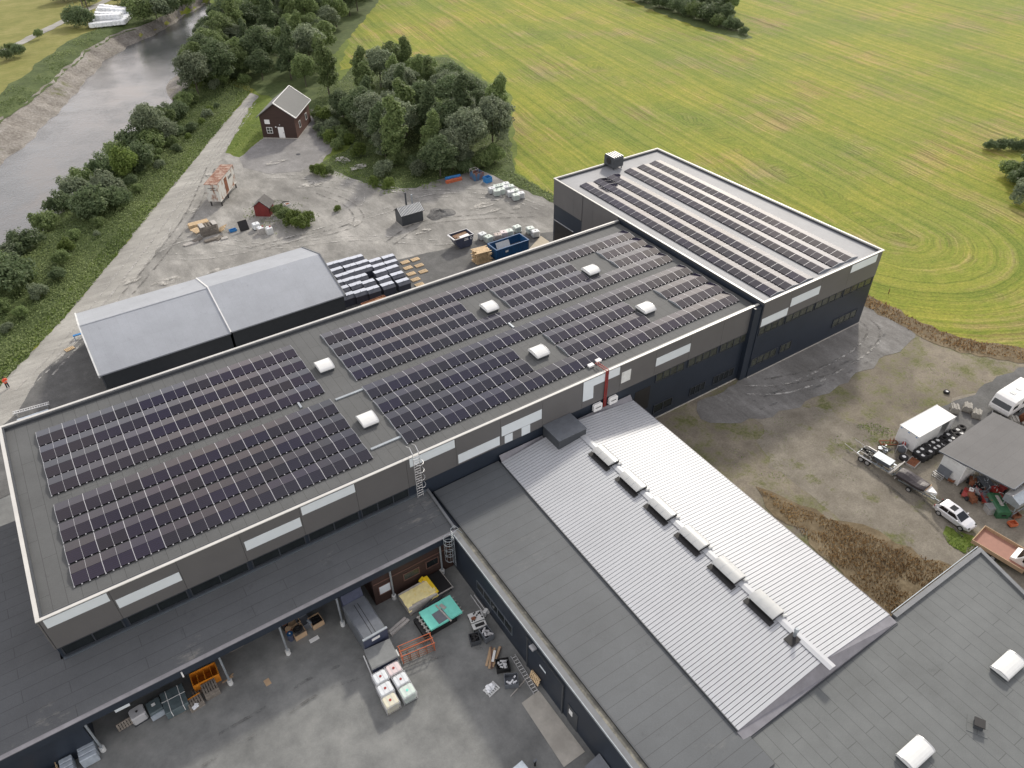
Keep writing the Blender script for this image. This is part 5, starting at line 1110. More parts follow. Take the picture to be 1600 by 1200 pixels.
for k, (q0, q1) in enumerate((((1320, 693), (1343, 711)), ((1336, 686), (1360, 703)))):
    a = G(*q0, .9); b_ = G(*q1, .75); o = MB().tube(a, b_, .045, 8).build('pale_pole', M['greywood']); tag(o, ['pale pole sticking out behind the flatbed trailer, left one', 'pale pole sticking out behind the flatbed trailer, right one'][k], 'pole', 'poles on the flatbed trailer')
# covered boat on its trailer
A = G(1404, 752); B = G(1460, 787); d = B-A; ang = math.atan2(d.y, d.x); mid = (A+B)/2; LB = d.length
bo = thing('boat', 'small white boat under a dark tarpaulin with its bow uncovered', 'boat', (mid.x+.2, mid.y+.25, .42), ang)
hw = lambda u: .72*(1-max(0, (u-.45)/.55)**2.2)+.01
rings = []
for u in np.linspace(0, 1, 12):
    x = -LB/2+LB*u; w_ = hw(u); k = .25*max(0, (u-.6)/.4)
    rings.append([(x, -w_, .62+k*.4), (x, -w_*.75, .22+k), (x, 0, .05+k*1.3), (x, w_*.75, .22+k), (x, w_, .62+k*.4), (x, w_*.8, .60+k*.4), (x, -w_*.8, .60+k*.4)])
part('hull', MB().loft(rings), M['white'], bo)
rings = []
for u in np.linspace(-.02, .74, 10):
    x = -LB/2+LB*u; w_ = hw(max(0, u))+.05; r_ = .25+.12*math.sin(u*9); rings.append([(x, -w_, .42), (x, -w_, .68), (x, -w_*.5, .70+r_*.8), (x, 0, .72+r_), (x, w_*.5, .70+r_*.8), (x, w_, .68), (x, w_, .42)])
part('tarpaulin', MB().loft(rings), M['btarp'], bo, smooth=False)
u = .76; part('strap', MB().bar((-LB/2+LB*u, -hw(u)-.03, .70), (-LB/2+LB*u, hw(u)+.03, .78), .08, .1), M['card'], bo)
bw = thing('boat_trailer', 'low boat trailer under the covered boat, coupled to the car', 'trailer', (mid.x+.2, mid.y+.25, 0), ang)
f = MB(); f.bar((-LB/2+.2, -.5, .4), (LB/2, -.15, .4), .08, .09).bar((-LB/2+.2, .5, .4), (LB/2, .15, .4), .08, .09).bar((LB/2, 0, .4), (LB/2+.45, 0, .4), .08, .09)
for x in (-1, 0, .9): f.bar((x, -.5, .4), (x, .5, .4), .07, .07)
part('frame', f, M['galv'], bw)
for y in (-.75, .75): wheel(bw, (-.35, y, .27), .27, .18, 'y')
part('board', MB().box(-LB/2-.1, -.75, .45, -LB/2-.02, .75, .62), M['greywood'], bw)
a = G(1420, 757, .6); o = MB().cbox((0, 0, 0), (2.0, .3, .06), 0).build('long_board', M['greywood']); o.location = (a.x, a.y, .62); o.rotation_euler = (0, 0, ang); o.location.x += .55; o.location.y += .35; o.location.z = .35; tag(o, 'pale long board lying beside the covered boat', 'board')
# hatchback car
A = G(1463, 803); B = G(1501, 830); d = B-A; ang = math.atan2(d.y, d.x)
ncar = Vector((-d.y, d.x)).normalized(); cc = (A+B)/2
car = thing('car', 'silver-white hatchback with a dark sunroof parked in front of the boat trailer', 'car', (cc.x+ncar.x*.74, cc.y+ncar.y*.74, 0), ang)
LC, WC = 3.62, .78
st = [(-1.81, .50, .55, .66), (-1.78, .40, .66, .74), (-1.5, .26, .78, .86), (-.6, .20, .80, .86), (.4, .20, .80, .84), (.9, .22, .79, .82), (1.4, .25, .76, .76), (1.68, .30, .68, .66), (1.81, .40, .56, .56)]
rings = []
for x, zb, w_, zt in st:
    w_ = w_*WC/.80; rings.append([(x, -w_*.9, zb), (x, -w_, zb+.12), (x, -w_, zt-.10), (x, -w_*.93, zt-.02), (x, -w_*.4, zt+.02), (x, w_*.4, zt+.02), (x, w_*.93, zt-.02), (x, w_, zt-.10), (x, w_, zb+.12), (x, w_*.9, zb)])
part('body', MB().loft(rings), M['carpaint'], car, smooth=False, bevel=.03)
cab = [(-1.72, .76, .72), (-1.42, 1.15, .60), (-1.15, 1.24, .59), (-.1, 1.25, .58), (.22, 1.17, .58), (.95, .80, .68)]
rings = [[(x, -.73*(1.0 if 1 else 1), .80), (x, -w_, z), (x, w_, z), (x, .73, .80)] for x, z, w_ in cab[1:-1]]
cabm = MB(); cabm.loft([[(-1.74, -.70, .80), (-1.73, -.69, .82), (-1.73, .69, .82), (-1.74, .70, .80)]]+rings+[[(.98, -.70, .79), (.97, -.69, .81), (.97, .69, .81), (.98, .70, .79)]])
part('cabin', cabm, M['carpaint'], car)
part('windscreen', MB().add([(.93, -.62, .845), (.93, .62, .845), (.27, .52, 1.172), (.27, -.52, 1.172), (.90, -.62, .82), (.90, .62, .82), (.24, .52, 1.14), (.24, -.52, 1.14)], [(0,1,2,3),(7,6,5,4),(0,4,5,1),(1,5,6,2),(2,6,7,3),(3,7,4,0)]), M['carglass'], car)
part('rear_window', MB().add([(-1.73, -.58, .87), (-1.73, .58, .87), (-1.47, .50, 1.13), (-1.47, -.50, 1.13), (-1.68, -.58, .87), (-1.68, .58, .87), (-1.42, .50, 1.12), (-1.42, -.50, 1.12)], [(0,1,2,3),(7,6,5,4),(0,4,5,1),(1,5,6,2),(2,6,7,3),(3,7,4,0)]), M['carglass'], car)
for sy in (-1, 1):
    for xa, xb, ta, tb_ in ((-1.38, -.52, -1.18, -.52), (-.45, .62, -.45, .14)):
        yo = lambda z: sy*(.735-(z-.80)*(.735-.585)/.44+.006)
        z0, z1 = .86, 1.17; q = [(xa, yo(z0), z0), (xb, yo(z0), z0), (tb_, yo(z1), z1), (ta, yo(z1), z1)]
        part('side_window', MB().add(q+[(x, y-sy*.02, z) for x, y, z in q], [(0,1,2,3),(7,6,5,4),(0,4,5,1),(1,5,6,2),(2,6,7,3),(3,7,4,0)]), M['carglass'], car)
    part('mirror', MB().cbox((.62, sy*.86, .88), (.1, .16, .11), 0), M['carpaint'], car)
    part('headlight', MB().cbox((1.70, sy*.48, .60), (.16, .24, .13), sy*-.35), M['glass2'], car)
    part('tail_light', MB().cbox((-1.77, sy*.60, .68), (.08, .14, .24), 0), M['red'], car)
    for x in (-1.12, 1.12): wheel(car, (x, sy*.70, .28), .28, .19, 'y')
part('sunroof', MB().box(-.62, -.36, 1.248, -.08, .36, 1.262), M['carglass'], car)
part('bumper', MB().cbox((1.78, 0, .42), (.12, 1.2, .16)), M['carpaint'], car); part('bumper', MB().cbox((-1.8, 0, .45), (.12, 1.3, .16)), M['carpaint'], car)
part('antenna', MB().tube((-1.1, 0, 1.24), (-1.35, 0, 1.5), .012, 5), M['black'], car)
# caravan
cv = thing('caravan', 'white caravan with a dark front window parked beyond the flat shed', 'caravan', (89.85, -20.55, 0), PI)
CWd = 1.12; CL = 5.4
pf = [(-CL, .45), (-CL, 2.25), (-CL+.15, 2.42), (-.95, 2.42), (-.45, 2.30), (.05, 1.15), (.06, .75), (-.15, .45)]
part('body', MB().extr(pf, 'y', -CWd, CWd), M['white'], cv, bevel=.06)
part('front_window', MB().add([(-.02+.035, -CWd*.88, 1.28), (-.02+.035, CWd*.88, 1.28), (-.27+.035, CWd*.85, 1.85), (-.27+.035, -CWd*.85, 1.85), (-.12, -CWd*.88, 1.28), (-.12, CWd*.88, 1.28), (-.37, CWd*.85, 1.85), (-.37, -CWd*.85, 1.85)], [(0,1,2,3),(7,6,5,4),(0,4,5,1),(1,5,6,2),(2,6,7,3),(3,7,4,0)]), M['carglass'], cv)
for sy in (-1, 1):
    for x0, x1 in ((-1.4, -.5), (-2.9, -2.3), (-4.6, -3.4)): part('side_window', MB().box(x0, sy*CWd-.02, 1.3, x1, sy*CWd+.02, 1.8), M['carglass'], cv)
    wheel(cv, (-2.7, sy*(CWd-.06), .3), .3, .2, 'y')
part('roof_hatch', MB().box(-2.0, -.3, 2.42, -1.5, .25, 2.48).box(-3.2, -.3, 2.42, -2.7, .2, 2.48), M['whitedirty'], cv)
part('drawbar', MB().bar((0, -.5, .4), (1.0, 0, .4), .08, .08).bar((0, .5, .4), (1.0, 0, .4), .08, .08).bar((.35, -.3, .4), (.35, .3, .4), .06, .06).tube((.85, 0, 0), (.85, 0, .5), .04, 8), M['alu'], cv)
# stone-block pallets
for k, (px, py, lb) in enumerate(((1510, 641, 'pallet of grey stone slabs, rear one between the white box and the caravan'), (1524, 651, 'pallet of grey stone slabs, front one of the pair before the caravan'), (1490, 643, 'pallet of pale slabs half hidden behind the white box'), (1582, 662, 'pallet of pale stone blocks beside the orange tub'), (1602, 672, 'pallet of stone blocks cut off by the right edge'))):
    p = G(px, py); o = thing('stone_pallet', lb, 'stone pallet', (p.x, p.y, 0), .4+.1*k, 'pallets of stone')
    part('pallet_base', pallet_mb(None, 0, 1.1, .9), M['oldwood'], o); b = MB(); rr = random.Random(k)
    for L_ in range(3):
        for i in range(3): b.cbox((-.33+.33*i, rr.uniform(-.06, .06), .13+.1+L_*.205), (.31, .82, .2), rr.uniform(-.05, .05))
    part('stone', b, M['stone'], o); b = MB()
    for y in (-.2, .2): b.cbox((0, y, .80), (1.0, .16, .09), .1)
    part('top_slab', b, M['stone'], o)
p = G(1601, 655, .4); o = thing('orange_tub', 'rusty orange tank partly cut off at the right edge below the caravan', 'tank', (p.x+.4, p.y, 0)); part('tank', MB().tube((-.7, 0, .55), (.9, 0, .55), .55, 16), M['rust'], o); part('foot', MB().box(-.5, -.4, 0, -.3, .4, .3).box(.4, -.4, 0, .6, .4, .3), M['dgrey'], o)
# flat-roofed open shed
os_ = thing('open_shed', 'open-fronted farm shed with a flat grey felt roof, crammed with machines', 'shed', (0, 0, 0))
p1, p2, p3 = G(1467, 705, 2.75), G(1537, 656, 2.95), G(1584, 765, 2.75)
ux = (p2-p1); ux.z = 0; uy = (p3-p1); uy.z = 0
c0 = p1; c1 = p3; far = ux.normalized()*9.5
roof = [tuple(c0[:2]), tuple(c1[:2]), tuple((c1+far)[:2]), tuple((c0+far)[:2])]
rm = MB().add([(roof[i][0], roof[i][1], 2.70+(.35 if i > 1 else 0)) for i in range(4)]+[(roof[i][0], roof[i][1], 2.84+(.35 if i > 1 else 0)) for i in range(4)], [(3,2,1,0),(4,5,6,7),(0,1,5,4),(1,2,6,5),(2,3,7,6),(3,0,4,7)])
part('roof', rm, felt('shed_felt', (.15, .15, .148), .0, 9, 1.0, .86), os_)
uyn = uy.normalized(); uxn = ux.normalized()
e = MB(); e.bar(c1+uyn*.03+Vector((0, 0, .02)), c1+far+uyn*.03+Vector((0, 0, .40)), .1, .16); e.bar(c0-uxn*.04+Vector((0, 0, .02)), c1-uxn*.04+Vector((0, 0, .02)), .06, .15); part('edge_board', e, M['mgrey'], os_)
e = MB(); b0 = c0+uyn*.3+uxn*.3; 
e.bar(Vector((b0+far*.97).to_tuple()[:2]+(1.45,)), Vector((c1+far*.97-uyn*.2).to_tuple()[:2]+(1.45,)), .12, 2.8)
part('back_wall', e, M['brown'], os_)
e = MB()
for q in (c1+uxn*.4-uyn*.3, c1+uxn*4-uyn*.3, c1+uxn*8-uyn*.3, c0+uxn*8+uyn*.3): e.box(q.x-.08, q.y-.08, 0, q.x+.08, q.y+.08, 2.72)
part('post', e, M['oldwood'], os_)
A = G(1462, 738); B = G(1494, 759); d = B-A; ang = math.atan2(d.y, d.x)
o = thing('white_container', 'white insulated container body standing under the near edge of the flat shed roof', 'container', (A.x, A.y, 0), ang)
part('body', MB().box(0, 0, .1, d.length, 3.0, 2.55), M['whitedirty'], o); part('frame', MB().box(d.length, -.04, .08, d.length+.07, 3.0, 2.6).box(-.02, -.05, 2.55, d.length+.05, 0, 2.62), M['white'], o)
o2 = thing('window_pane', 'grey glazed pane leaning on the white container under the shed', 'pane', (A.x, A.y, 0), ang); part('pane', MB().cbox((.75, -.22, .85), (1.3, .05, 1.0), 0, -.25), M['mgrey'], o2)
o3 = thing('steel_rack', 'pale metal frame standing in front of the white container', 'rack', (A.x, A.y, 0), ang); f = MB()
for z in (.1, .55): f.bar((.0, -.45, z), (1.0, -.45, z), .06, .06).bar((0, -.75, z), (1.0, -.75, z), .06, .06)
for x in (0, .5, 1.0): f.bar((x, -.45, 0), (x, -.45, .6), .05, .05); f.bar((x, -.75, 0), (x, -.75, .6), .05, .05)
part('frame', f, M['alu'], o3)
p = G(1485, 752); o = thing('barrow', 'rusty red wheelbarrow in front of the white container', 'barrow', (p.x, p.y, 0), .4); part('tray', open_box(.4, .3, .25, .55, .04), M['rust'], o); wheel(o, (.5, 0, .18), .18, .1, 'y', 'rust'); part('handle', MB().bar((-.4, -.22, .3), (-.95, -.25, .5), .05, .05).bar((-.4, .22, .3), (-.95, .25, .5), .05, .05), M['oldwood'], o)
# machines at the mouth of the shed
s5 = lambda x, y: (1440+x/8, 700+y/8)
def machine(label, pos, rz, body, m2='black', hgt_=.9, ln=1.6, wd=.8, seed=0, cat='farm machine'):
    p = G(*s5(*pos)); o = thing('farm_machine', label, cat, (p.x, p.y, 0), rz); rr = random.Random(seed)
    part('body', MB().extr([(-ln/2, .3), (ln/2, .25), (ln/2*.9, hgt_*.8), (-ln/2*.6, hgt_)], 'y', -wd/2, wd/2), M[body], o)
    f = MB(); f.bar((-ln*.7, -wd*.4, .3), (ln*.6, -wd*.4, .25), .08, .08).bar((-ln*.7, wd*.4, .3), (ln*.6, wd*.4, .25), .08, .08)
    for i in range(5): f.bar((rr.uniform(-ln/2, ln/2), rr.uniform(-wd/2, wd/2), .1), (rr.uniform(-ln/2, ln/2), rr.uniform(-wd/2, wd/2), hgt_*1.15), .05, .05)
    part('frame', f, M[m2], o)
    for y in (-wd/2-.1, wd/2+.1): wheel(o, (0, y, .25), .25, .14, 'y', 'dgrey')
    return o
machine('red rotary tiller at the left of the shed opening, with a white cap', (560, 600), .3, 'red', 'rust', .7, 1.2, .9, 1)
machine('long red implement beam between the tiller and the grey mower', (735, 640), -2.1, 'red', 'red', .7, 2.4, .35, 2)
machine('grey metal seed drill with rusty frame, in the middle of the shed opening', (780, 650), -2.1, 'mgrey', 'rust', .8, 1.8, .8, 3)
machine('bright red mower right of the grey seed drill', (900, 600), -2.1, 'red', 'alu', .95, 1.6, .5, 4)
machine('red and silver loader frame beside the green bin', (940, 660), -2.1, 'red', 'mgrey', .8, 1.3, .35, 5)
machine('grey pump machine deep under the shed roof', (760, 470), -2.0, 'greyrust' if False else 'mgrey', 'galv', .9, 1.8, 1.0, 6)
machine('yellow machine at the right end of the shed opening', (1190, 590), -2.0, 'orange', 'orange', 1.0, 1.8, .8, 7)
machine('dark machine with a bright lamp, left of centre under the shed', (690, 520), -1.0, 'black', 'greywood', .7, 1.0, .8, 8)
for k, (lb, pos, bd, m2) in enumerate((('small rusty cultivator in the left foreground of the shed machines', (600, 650), 'rust', 'rust'), ('pale grey engine block between the tiller and the beam', (680, 590), 'alu', 'dgrey'), ('dark grey cultivator behind the silver hopper', (850, 720), 'dgrey', 'rust'), ('galvanised frame machine half under the shed roof edge', (850, 530), 'galv', 'galv'), ('dark red spreader deep under the shed roof', (980, 540), 'red', 'black'), ('rusty trailer frame at the left back of the shed', (620, 450), 'rust', 'oldwood'))):
    machine(lb, pos, -2.0+.5*k, bd, m2, .75, 1.2, .6, 20+k)
p = G(*s5(625, 520), .7); o = MB().cbox((0, 0, .35), (.5, .4, .6), .4).build('white_canister', M['white']); o.location = (p.x, p.y, .1); tag(o, 'small white canister behind the red tiller', 'canister')
p = G(*s5(830, 800)); o = thing('silver_hopper', 'silver sheet hopper at the front of the shed machines', 'hopper', (p.x, p.y, 0), -.5); part('hopper', MB().extr([(-.3, 0), (.3, 0), (.42, .8), (-.42, .8)], 'y', -.4, .4), M['alu'], o); part('rim', MB().box(-.45, -.43, .8, .45, .43, .85), M['greyrust'], o)
p = G(*s5(980, 800)); o = thing('green_bin', 'dark green lidded box container right of the shed machines', 'bin', (p.x, p.y+.4, 0), .95); part('body', MB().extr([(-.55, 0), (.55, 0), (.62, .8), (-.62, .8)], 'x', -1.2, 1.2), M['green'], o); part('lid', MB().extr([(-.66, .8), (.66, .8), (.45, .98), (-.45, .98)], 'x', -1.25, 1.25), M['green'], o); part('handle', MB().box(-1.28, -.2, .45, -1.21, .2, .55), M['black'], o)
o = MB().cbox((0, 0, 0), (1.3, .28, .08), .95).cbox((-.25, -.3, .03), (.3, .25, .12), .3).build('pale_board', M['greywood']); o.location = (p.x+.15, p.y+.55, 1.03); tag(o, 'pale board lying on the green box container', 'board')
# raised hopper on a stand
A = G(*s5(965, 960)); o = thing('hopper_stand', 'grey sheet-metal hopper raised on a four-legged steel stand', 'hopper', (A.x+2.7, A.y+.4, 0), -.05)
f = MB()
for x in (-1.0, 1.0):
    for y in (-.6, .6): f.bar((x, y, 0), (x*.9, y*.9, 1.5), .09, .09)
for y in (-.6, .6): f.bar((-1, y, .45), (1, y, .45), .07, .07)
for x in (-1, 1): f.bar((x, -.6, .9), (x, .6, .45), .06, .06)
part('stand', f, M['galv'], o)
part('hopper', MB().extr([(-.75, 1.5), (.75, 1.5), (.75, 2.15), (.1, 2.42), (-.75, 2.05)], 'x', -1.15, 1.3), M['galv'], o)
part('cover', MB().cbox((.08, .43, 2.34), (2.4, .72, .05), 0, -.36), M['alu'], o)
for k, (x, y) in enumerate(((1120, 975), (1160, 870))):
    p = G(*s5(x, y)); q = thing('orange_box', ['bright orange box under the grey hopper stand, nearer one', 'orange-brown box under the grey hopper stand, farther one'][k], 'box', (p.x, p.y, 0), -.4, 'orange boxes'); part('tub', open_box(.38, .28, .2, .5, .04), M['orangered' if k == 0 else 'rust'], q); part('foot', MB().box(-.3, -.2, 0, -.2, .2, .2).box(.2, -.2, 0, .3, .2, .2), M['black'], q)
# tipper body and van at the corner
A = G(1518, 842, 1.0); B = G(1540, 822, 1.0); C_ = G(1600, 857, 1.0)
ang = math.atan2((C_-B).y, (C_-B).x); W_ = (B-A).length; Ln = (C_-B).length+1
o = thing('tipper_body', 'flat tipper trailer with a red-brown floor and pale sides behind the grey roof corner', 'trailer', (B.x, B.y, 0), ang)
part('floor', MB().box(0, -W_, .62, Ln, 0, .70), M['brownfloor'], o)
f = MB(); f.box(-.06, -W_-.06, .6, 0, .06, 1.02); f.box(0, 0, .6, Ln, .06, 1.02); f.box(0, -W_-.06, .6, Ln, -W_, 1.02); f.box(Ln, -W_-.06, .6, Ln+.06, .06, 1.02); part('side_board', f, M['card'], o)
for x in (1.2, 2.0):
    for y in (-W_+.1, -.1): wheel(o, (x, y, .3), .3, .2, 'y')
part('chassis', MB().box(.1, -W_+.4, .4, Ln+.8, -.4, .6), M['dgrey'], o)
p = G(1600, 872, 1.6); o = thing('van', 'white van cut off by the right edge beside the grey roof corner', 'van', (p.x+.9, p.y-.9, 0), ang)
part('body', MB().extr([(-1.9, .35), (2.0, .35), (2.0, 1.75), (-1.0, 1.8), (-1.45, 1.1), (-1.9, .95)], 'y', -.85, .85), M['white'], o, bevel=.06)
part('windscreen', MB().cbox((-1.28, 0, 1.45), (.06, 1.4, .62), 0, 0, .58), M['carglass'], o)
for sy in (-1, 1):
    part('side_window', MB().box(-.95, sy*.85-.02, 1.15, -.1, sy*.85+.02, 1.6), M['carglass'], o)
    for x in (-1.2, 1.3): wheel(o, (x, sy*.78, .3), .3, .18, 'y')

# ------------------------------------------------------------------ courtyard
def sp(x, y, z=0): p = G(x, y, z); return (p.x, p.y, 0)
cpx = thing('waste_compactor', 'large blue-grey waste compactor container with a white notice on its end', 'compactor', (20.45, -7.0, 0), .03)
part('body', MB().extr([(-.98, .1), (.98, .1), (1.02, 2.2), (.9, 2.32), (-.9, 2.32), (-1.02, 2.2)], 'y', -1.95, 1.9), M['mgrey'], cpx)
part('groove', MB().box(-.18, -1.8, 2.321, -.13, 1.5, 2.33).box(.13, -1.8, 2.321, .18, 1.5, 2.33), M['black'], cpx)
part('end_frame', MB().box(-1.06, -2.03, .1, 1.06, -1.951, 2.42), M['navyskip'], cpx); part('end_rail', MB().box(-1.08, -2.08, 2.36, 1.08, -1.9, 2.46), M['galv'], cpx)
part('notice', MB().box(-.35, -2.05, 1.75, .35, -2.031, 2.05), M['white'], cpx)
part('hopper', MB().extr([(1.91, 1.0), (1.91, 2.4), (2.2, 3.2), (2.6, 3.2), (2.6, 1.0)], 'x', -.9, .9), M['navyskip'], cpx)
tp = thing('covered_bin', 'bin under a grey flat tarpaulin between the compactor and the white tanks', 'bin', (20.35, -10.1, 0), -.07)
part('shell', MB().extr([(-1.0, .1), (1.0, .1), (1.08, 1.2), (-1.08, 1.2)], 'y', -.85, .85), M['navyskip'], tp)
part('tarpaulin', MB().add([(-1.15, -.98, 1.16), (1.15, -.90, 1.16), (1.12, .9, 1.26), (-1.1, .95, 1.26), (-1.1, -.92, 1.28), (1.1, -.86, 1.28), (1.08, .86, 1.36), (-1.06, .9, 1.36)], [(3,2,1,0),(4,5,6,7),(0,1,5,4),(1,2,6,5),(2,3,7,6),(3,0,4,7)]), M['tarp'], tp)
part('arm', MB().bar((-1.2, -.9, .2), (-1.25, .6, 1.1), .08, .12).bar((1.2, -.8, 1.1), (1.2, -.2, 1.1), .1, .1), M['whitedirty'], tp)
six = [(19.5, -11.72, 'white', 'red', 'white tank with a large dark red cap next to the grey tarpaulin, left row'), (20.66, -11.66, 'pink', 'red', 'pinkish tank with red stains next to the grey tarpaulin, right row'), (19.38, -12.82, 'white', 'red', 'white tank in the middle of the left row of courtyard tanks'), (20.72, -12.80, 'white', 'red', 'white tank in the middle of the right row of courtyard tanks'), (19.28, -13.9, 'cream', 'red', 'cream-coloured tank with a red cap at the near end of the left row'), (20.72, -13.9, 'green', 'teal', 'white-green tank with a teal cap at the near end of the right row')]
for x, y, c, cap, lb in six: ibc(lb, (x, y, 0), .0, c, cap, True, 'tanks in the courtyard')
# orange rack
rk = thing('steel_stillage', 'long open orange-red steel stillage frame on the courtyard asphalt', 'rack', (23.1, -10.85, 0), -.13)
f = MB()
for x in (-1.35, 1.35):
    for y in (-.5, .5): f.bar((x, y, 0), (x, y, 1.1), .06, .06)
    f.bar((x, -.5, 1.05), (x, .5, 1.05), .05, .05); f.bar((x, -.5, .15), (x, .5, .15), .05, .05)
for y in (-.5, 0, .5): f.bar((-1.45, y, 1.08), (1.45, y, 1.08), .05, .05)
part('frame', f, M['orangered'], rk); f = MB()
for y in (-.5, .5):
    for z in (.12, .4, .7): f.bar((-1.35, y, z), (1.35, y, z), .035, .035)
for x in (-.7, 0, .7): f.bar((x, -.5, 0), (x, -.5, 1.05), .04, .04); f.bar((x, -.5, .12), (x, .5, .12), .04, .04)
part('mesh', f, M['rust'], rk)
# yellow wrapped stack, black cart, teal boards
yw = thing('wrapped_stack', 'long board stack wrapped in torn pale yellow film', 'wrapped stack', (25.6, -6.5, 0), .04)
part('boards', MB().box(-1.45, -.95, .1, 1.3, .95, .92), M['greywood'], yw)
rr = random.Random(3); n1, n2 = 12, 7; vv = []
for i in range(n1+1):
    for j in range(n2+1):
        u = -1.5+2.9*i/n1; v = -1.0+2.0*j/n2; z = .97+rr.uniform(-.02, .05)
        if j in (0, n2): z = .55+rr.uniform(-.1, .1)
        if j == 0 and i < 8 and i > 1: z = .95; v = -.45+rr.uniform(-.1, .1)
        vv.append((u+rr.uniform(-.03, .03), v, z))
vv2 = [(x, y, z-.02) for x, y, z in vv]; n = len(vv)
q = [(i*(n2+1)+j, (i+1)*(n2+1)+j, (i+1)*(n2+1)+j+1, i*(n2+1)+j+1) for i in range(n1) for j in range(n2)]
part('film', MB().add(vv+vv2, q+[tuple(n+k for k in reversed(f_)) for f_ in q]), M['yellow'], yw)
part('loose_film', MB().cbox((1.35, .1, .99), (.3, 1.9, .10), .03, .1).cbox((.9, 1.0, 1.05), (.5, .25, .2), .4).cbox((1.25, .9, .9), (.4, .35, .3), .6), mat('bright_yellow_film', (.78, .55, .02), .45, var=.15, bump=.4), yw)
part('bearer', MB().box(-1.4, -1.0, 0, -1.2, 1.0, .1).box(1.0, -1.0, 0, 1.2, 1.0, .1), M['oldwood'], yw)
kt = thing('steel_cart', 'black flat steel cart at the right end of the yellow wrapped stack', 'cart', (27.7, -6.2, 0), .04)
part('deck', MB().box(-.65, -1.1, .45, .75, 1.1, .55), M['black'], kt); part('rim', MB().bar((.75, -1.1, .6), (.75, 1.1, .6), .05, .05).bar((-.7, -1.15, .6), (.8, -1.15, .6), .1, .08), M['greywood'], kt); part('leg', MB().box(-.6, -1.0, 0, -.5, -.9, .45).box(.6, -1.0, 0, .7, -.9, .45).box(-.6, .9, 0, -.5, 1.0, .45).box(.6, .9, 0, .7, 1.0, .45), M['black'], kt)
p = (25.9, -7.75); o = thing('steel_profiles', 'dark steel profiles between the yellow stack and the teal boards', 'profiles', (26.2, -7.68, 0), .3); b = MB()
for i in range(4): b.cbox((rng.uniform(-.2, .2), -.2+.13*i, .4+.07*i), (2.2, .09, .08), rng.uniform(-.05, .05))
part('profile', b, M['dgrey'], o); part('trestle', MB().box(-.8, -.4, 0, -.7, .4, .36), M['black'], o); part('trestle', MB().box(.7, -.4, 0, .8, .4, .36), M['black'], o)
tl_ = thing('teal_board_stack', 'turquoise insulation boards lying across pale bearers', 'board stack', (26.25, -9.2, 0), .02)
part('base', MB().box(-2.1, -.95, .0, 1.0, .95, .55), M['black'], tl_)
f = MB()
for y in (-.85, -.45, -.05, .35, .75): f.box(-1.85, y, .66, 1.75, y+.1, .76)
f.box(-1.75, -.95, .56, -1.62, .95, .655); f.box(1.3, -.95, .56, 1.42, .95, .655)
part('bearer', f, M['greywood'], tl_)
part('board', MB().box(-1.5, -1.02, .77, -.72, 1.02, .97).box(-.71, -1.03, .77, .62, 1.02, .965).box(.63, -1.02, .77, 1.52, 1.03, .97), M['teal'], tl_)
o = MB().cbox((-.2, -.35, .985), (1.0, 1.15, .02), .08).build('dark_sheet', M['mgrey']); o.location = (26.25, -9.2, 0); tag(o, 'dark glossy sheet lying on the turquoise boards', 'sheet')
o = MB().cbox((.15, -.25, 1.03), (.12, 2.1, .06), .16).cbox((.42, .35, 1.0), (.3, .6, .03), .3).build('batten', M['greywood']); o.location = (26.25, -9.2, .0); tag(o, 'pale timber batten lying across the turquoise boards', 'batten')
plank_stack('pair of worn whitish planks right of the compactor', (22.9, -7.9, 0), .25, 1.9, .6, 2, 'greywood', 2, 0, 'plank_pair')
# front-left bay
ot = thing('orange_trough', 'orange divided plastic trough under the canopy edge', 'trough', (8.05, -3.85, 0), -.02)
part('shell', open_box(1.0, .62, .05, .98, .06), M['orange'], ot); part('divider', MB().box(-.55, -.56, .1, -.5, .56, .9).box(-.03, -.56, .1, .03, .56, .9).box(.5, -.56, .1, .55, .56, .9), M['orange'], ot)
f = MB()
for i in range(5): x = -.9+.45*i; f.box(x-.03, -.66, .1, x+.03, -.621, .95)
part('rib', f, M['orange'], ot)
for k, (x, y, n_, lb, m) in enumerate(((333, 1086, 7, 'tall dark grey pallet stack next to the canopy column', 'oldwood'), (309, 1106, 5, 'dark pallet stack with one yellow edge near the orange trough', 'oldwood'), (313, 1083, 2, 'low dark pallet stack just below the orange trough', 'oldwood'))):
    q = sp(x, y); o = thing('pallet_stack', lb, 'pallet stack', (q[0], q[1]+.25, 0), .05+.06*k, 'dark pallets in the courtyard')
    for i in range(n_):
        part('pallet', pallet_mb(None, i*.13, 1.1, 1.0 if k == 0 else .8), M[m], o)
    if k == 1: part('yellow_edge', MB().box(-.55, .36, n_*.13, .55, .44, n_*.13+.05), M['orange'], o)
q = sp(312, 1113); o = MB().cbox((0, 0, .05), (.45, .3, .06), .3).cbox((.1, .1, .08), (.25, .3, .05), 1).build('plastic_scrap', M['whitewrap']); o.location = (q[0]-.1, q[1]+.15, .66); tag(o, 'white crumpled plastic lying on the yellow-edged pallet stack', 'plastic')
q = sp(367, 1012); plank_stack('grey bundle of slats half under the canopy, right of the orange trough', (q[0]+.1, q[1]+.2, 0), .05, 1.3, .9, 3, 'oldwood', 6)
q = sp(356, 1062); o = MB().cbox((0, 0, .04), (.9, .1, .05), .1).cbox((.3, .15, .05), (.5, .08, .05), .5).build('wood_scrap', M['card']); o.location = q; tag(o, 'pale wood scraps lying by the foot of the canopy column', 'scrap')
q = sp(262, 1085); o = thing('wrapped_pallet', 'wide pallet load in clear film with white straps under the canopy edge', 'wrapped pallet', (5.55, -4.6, 0), .0)
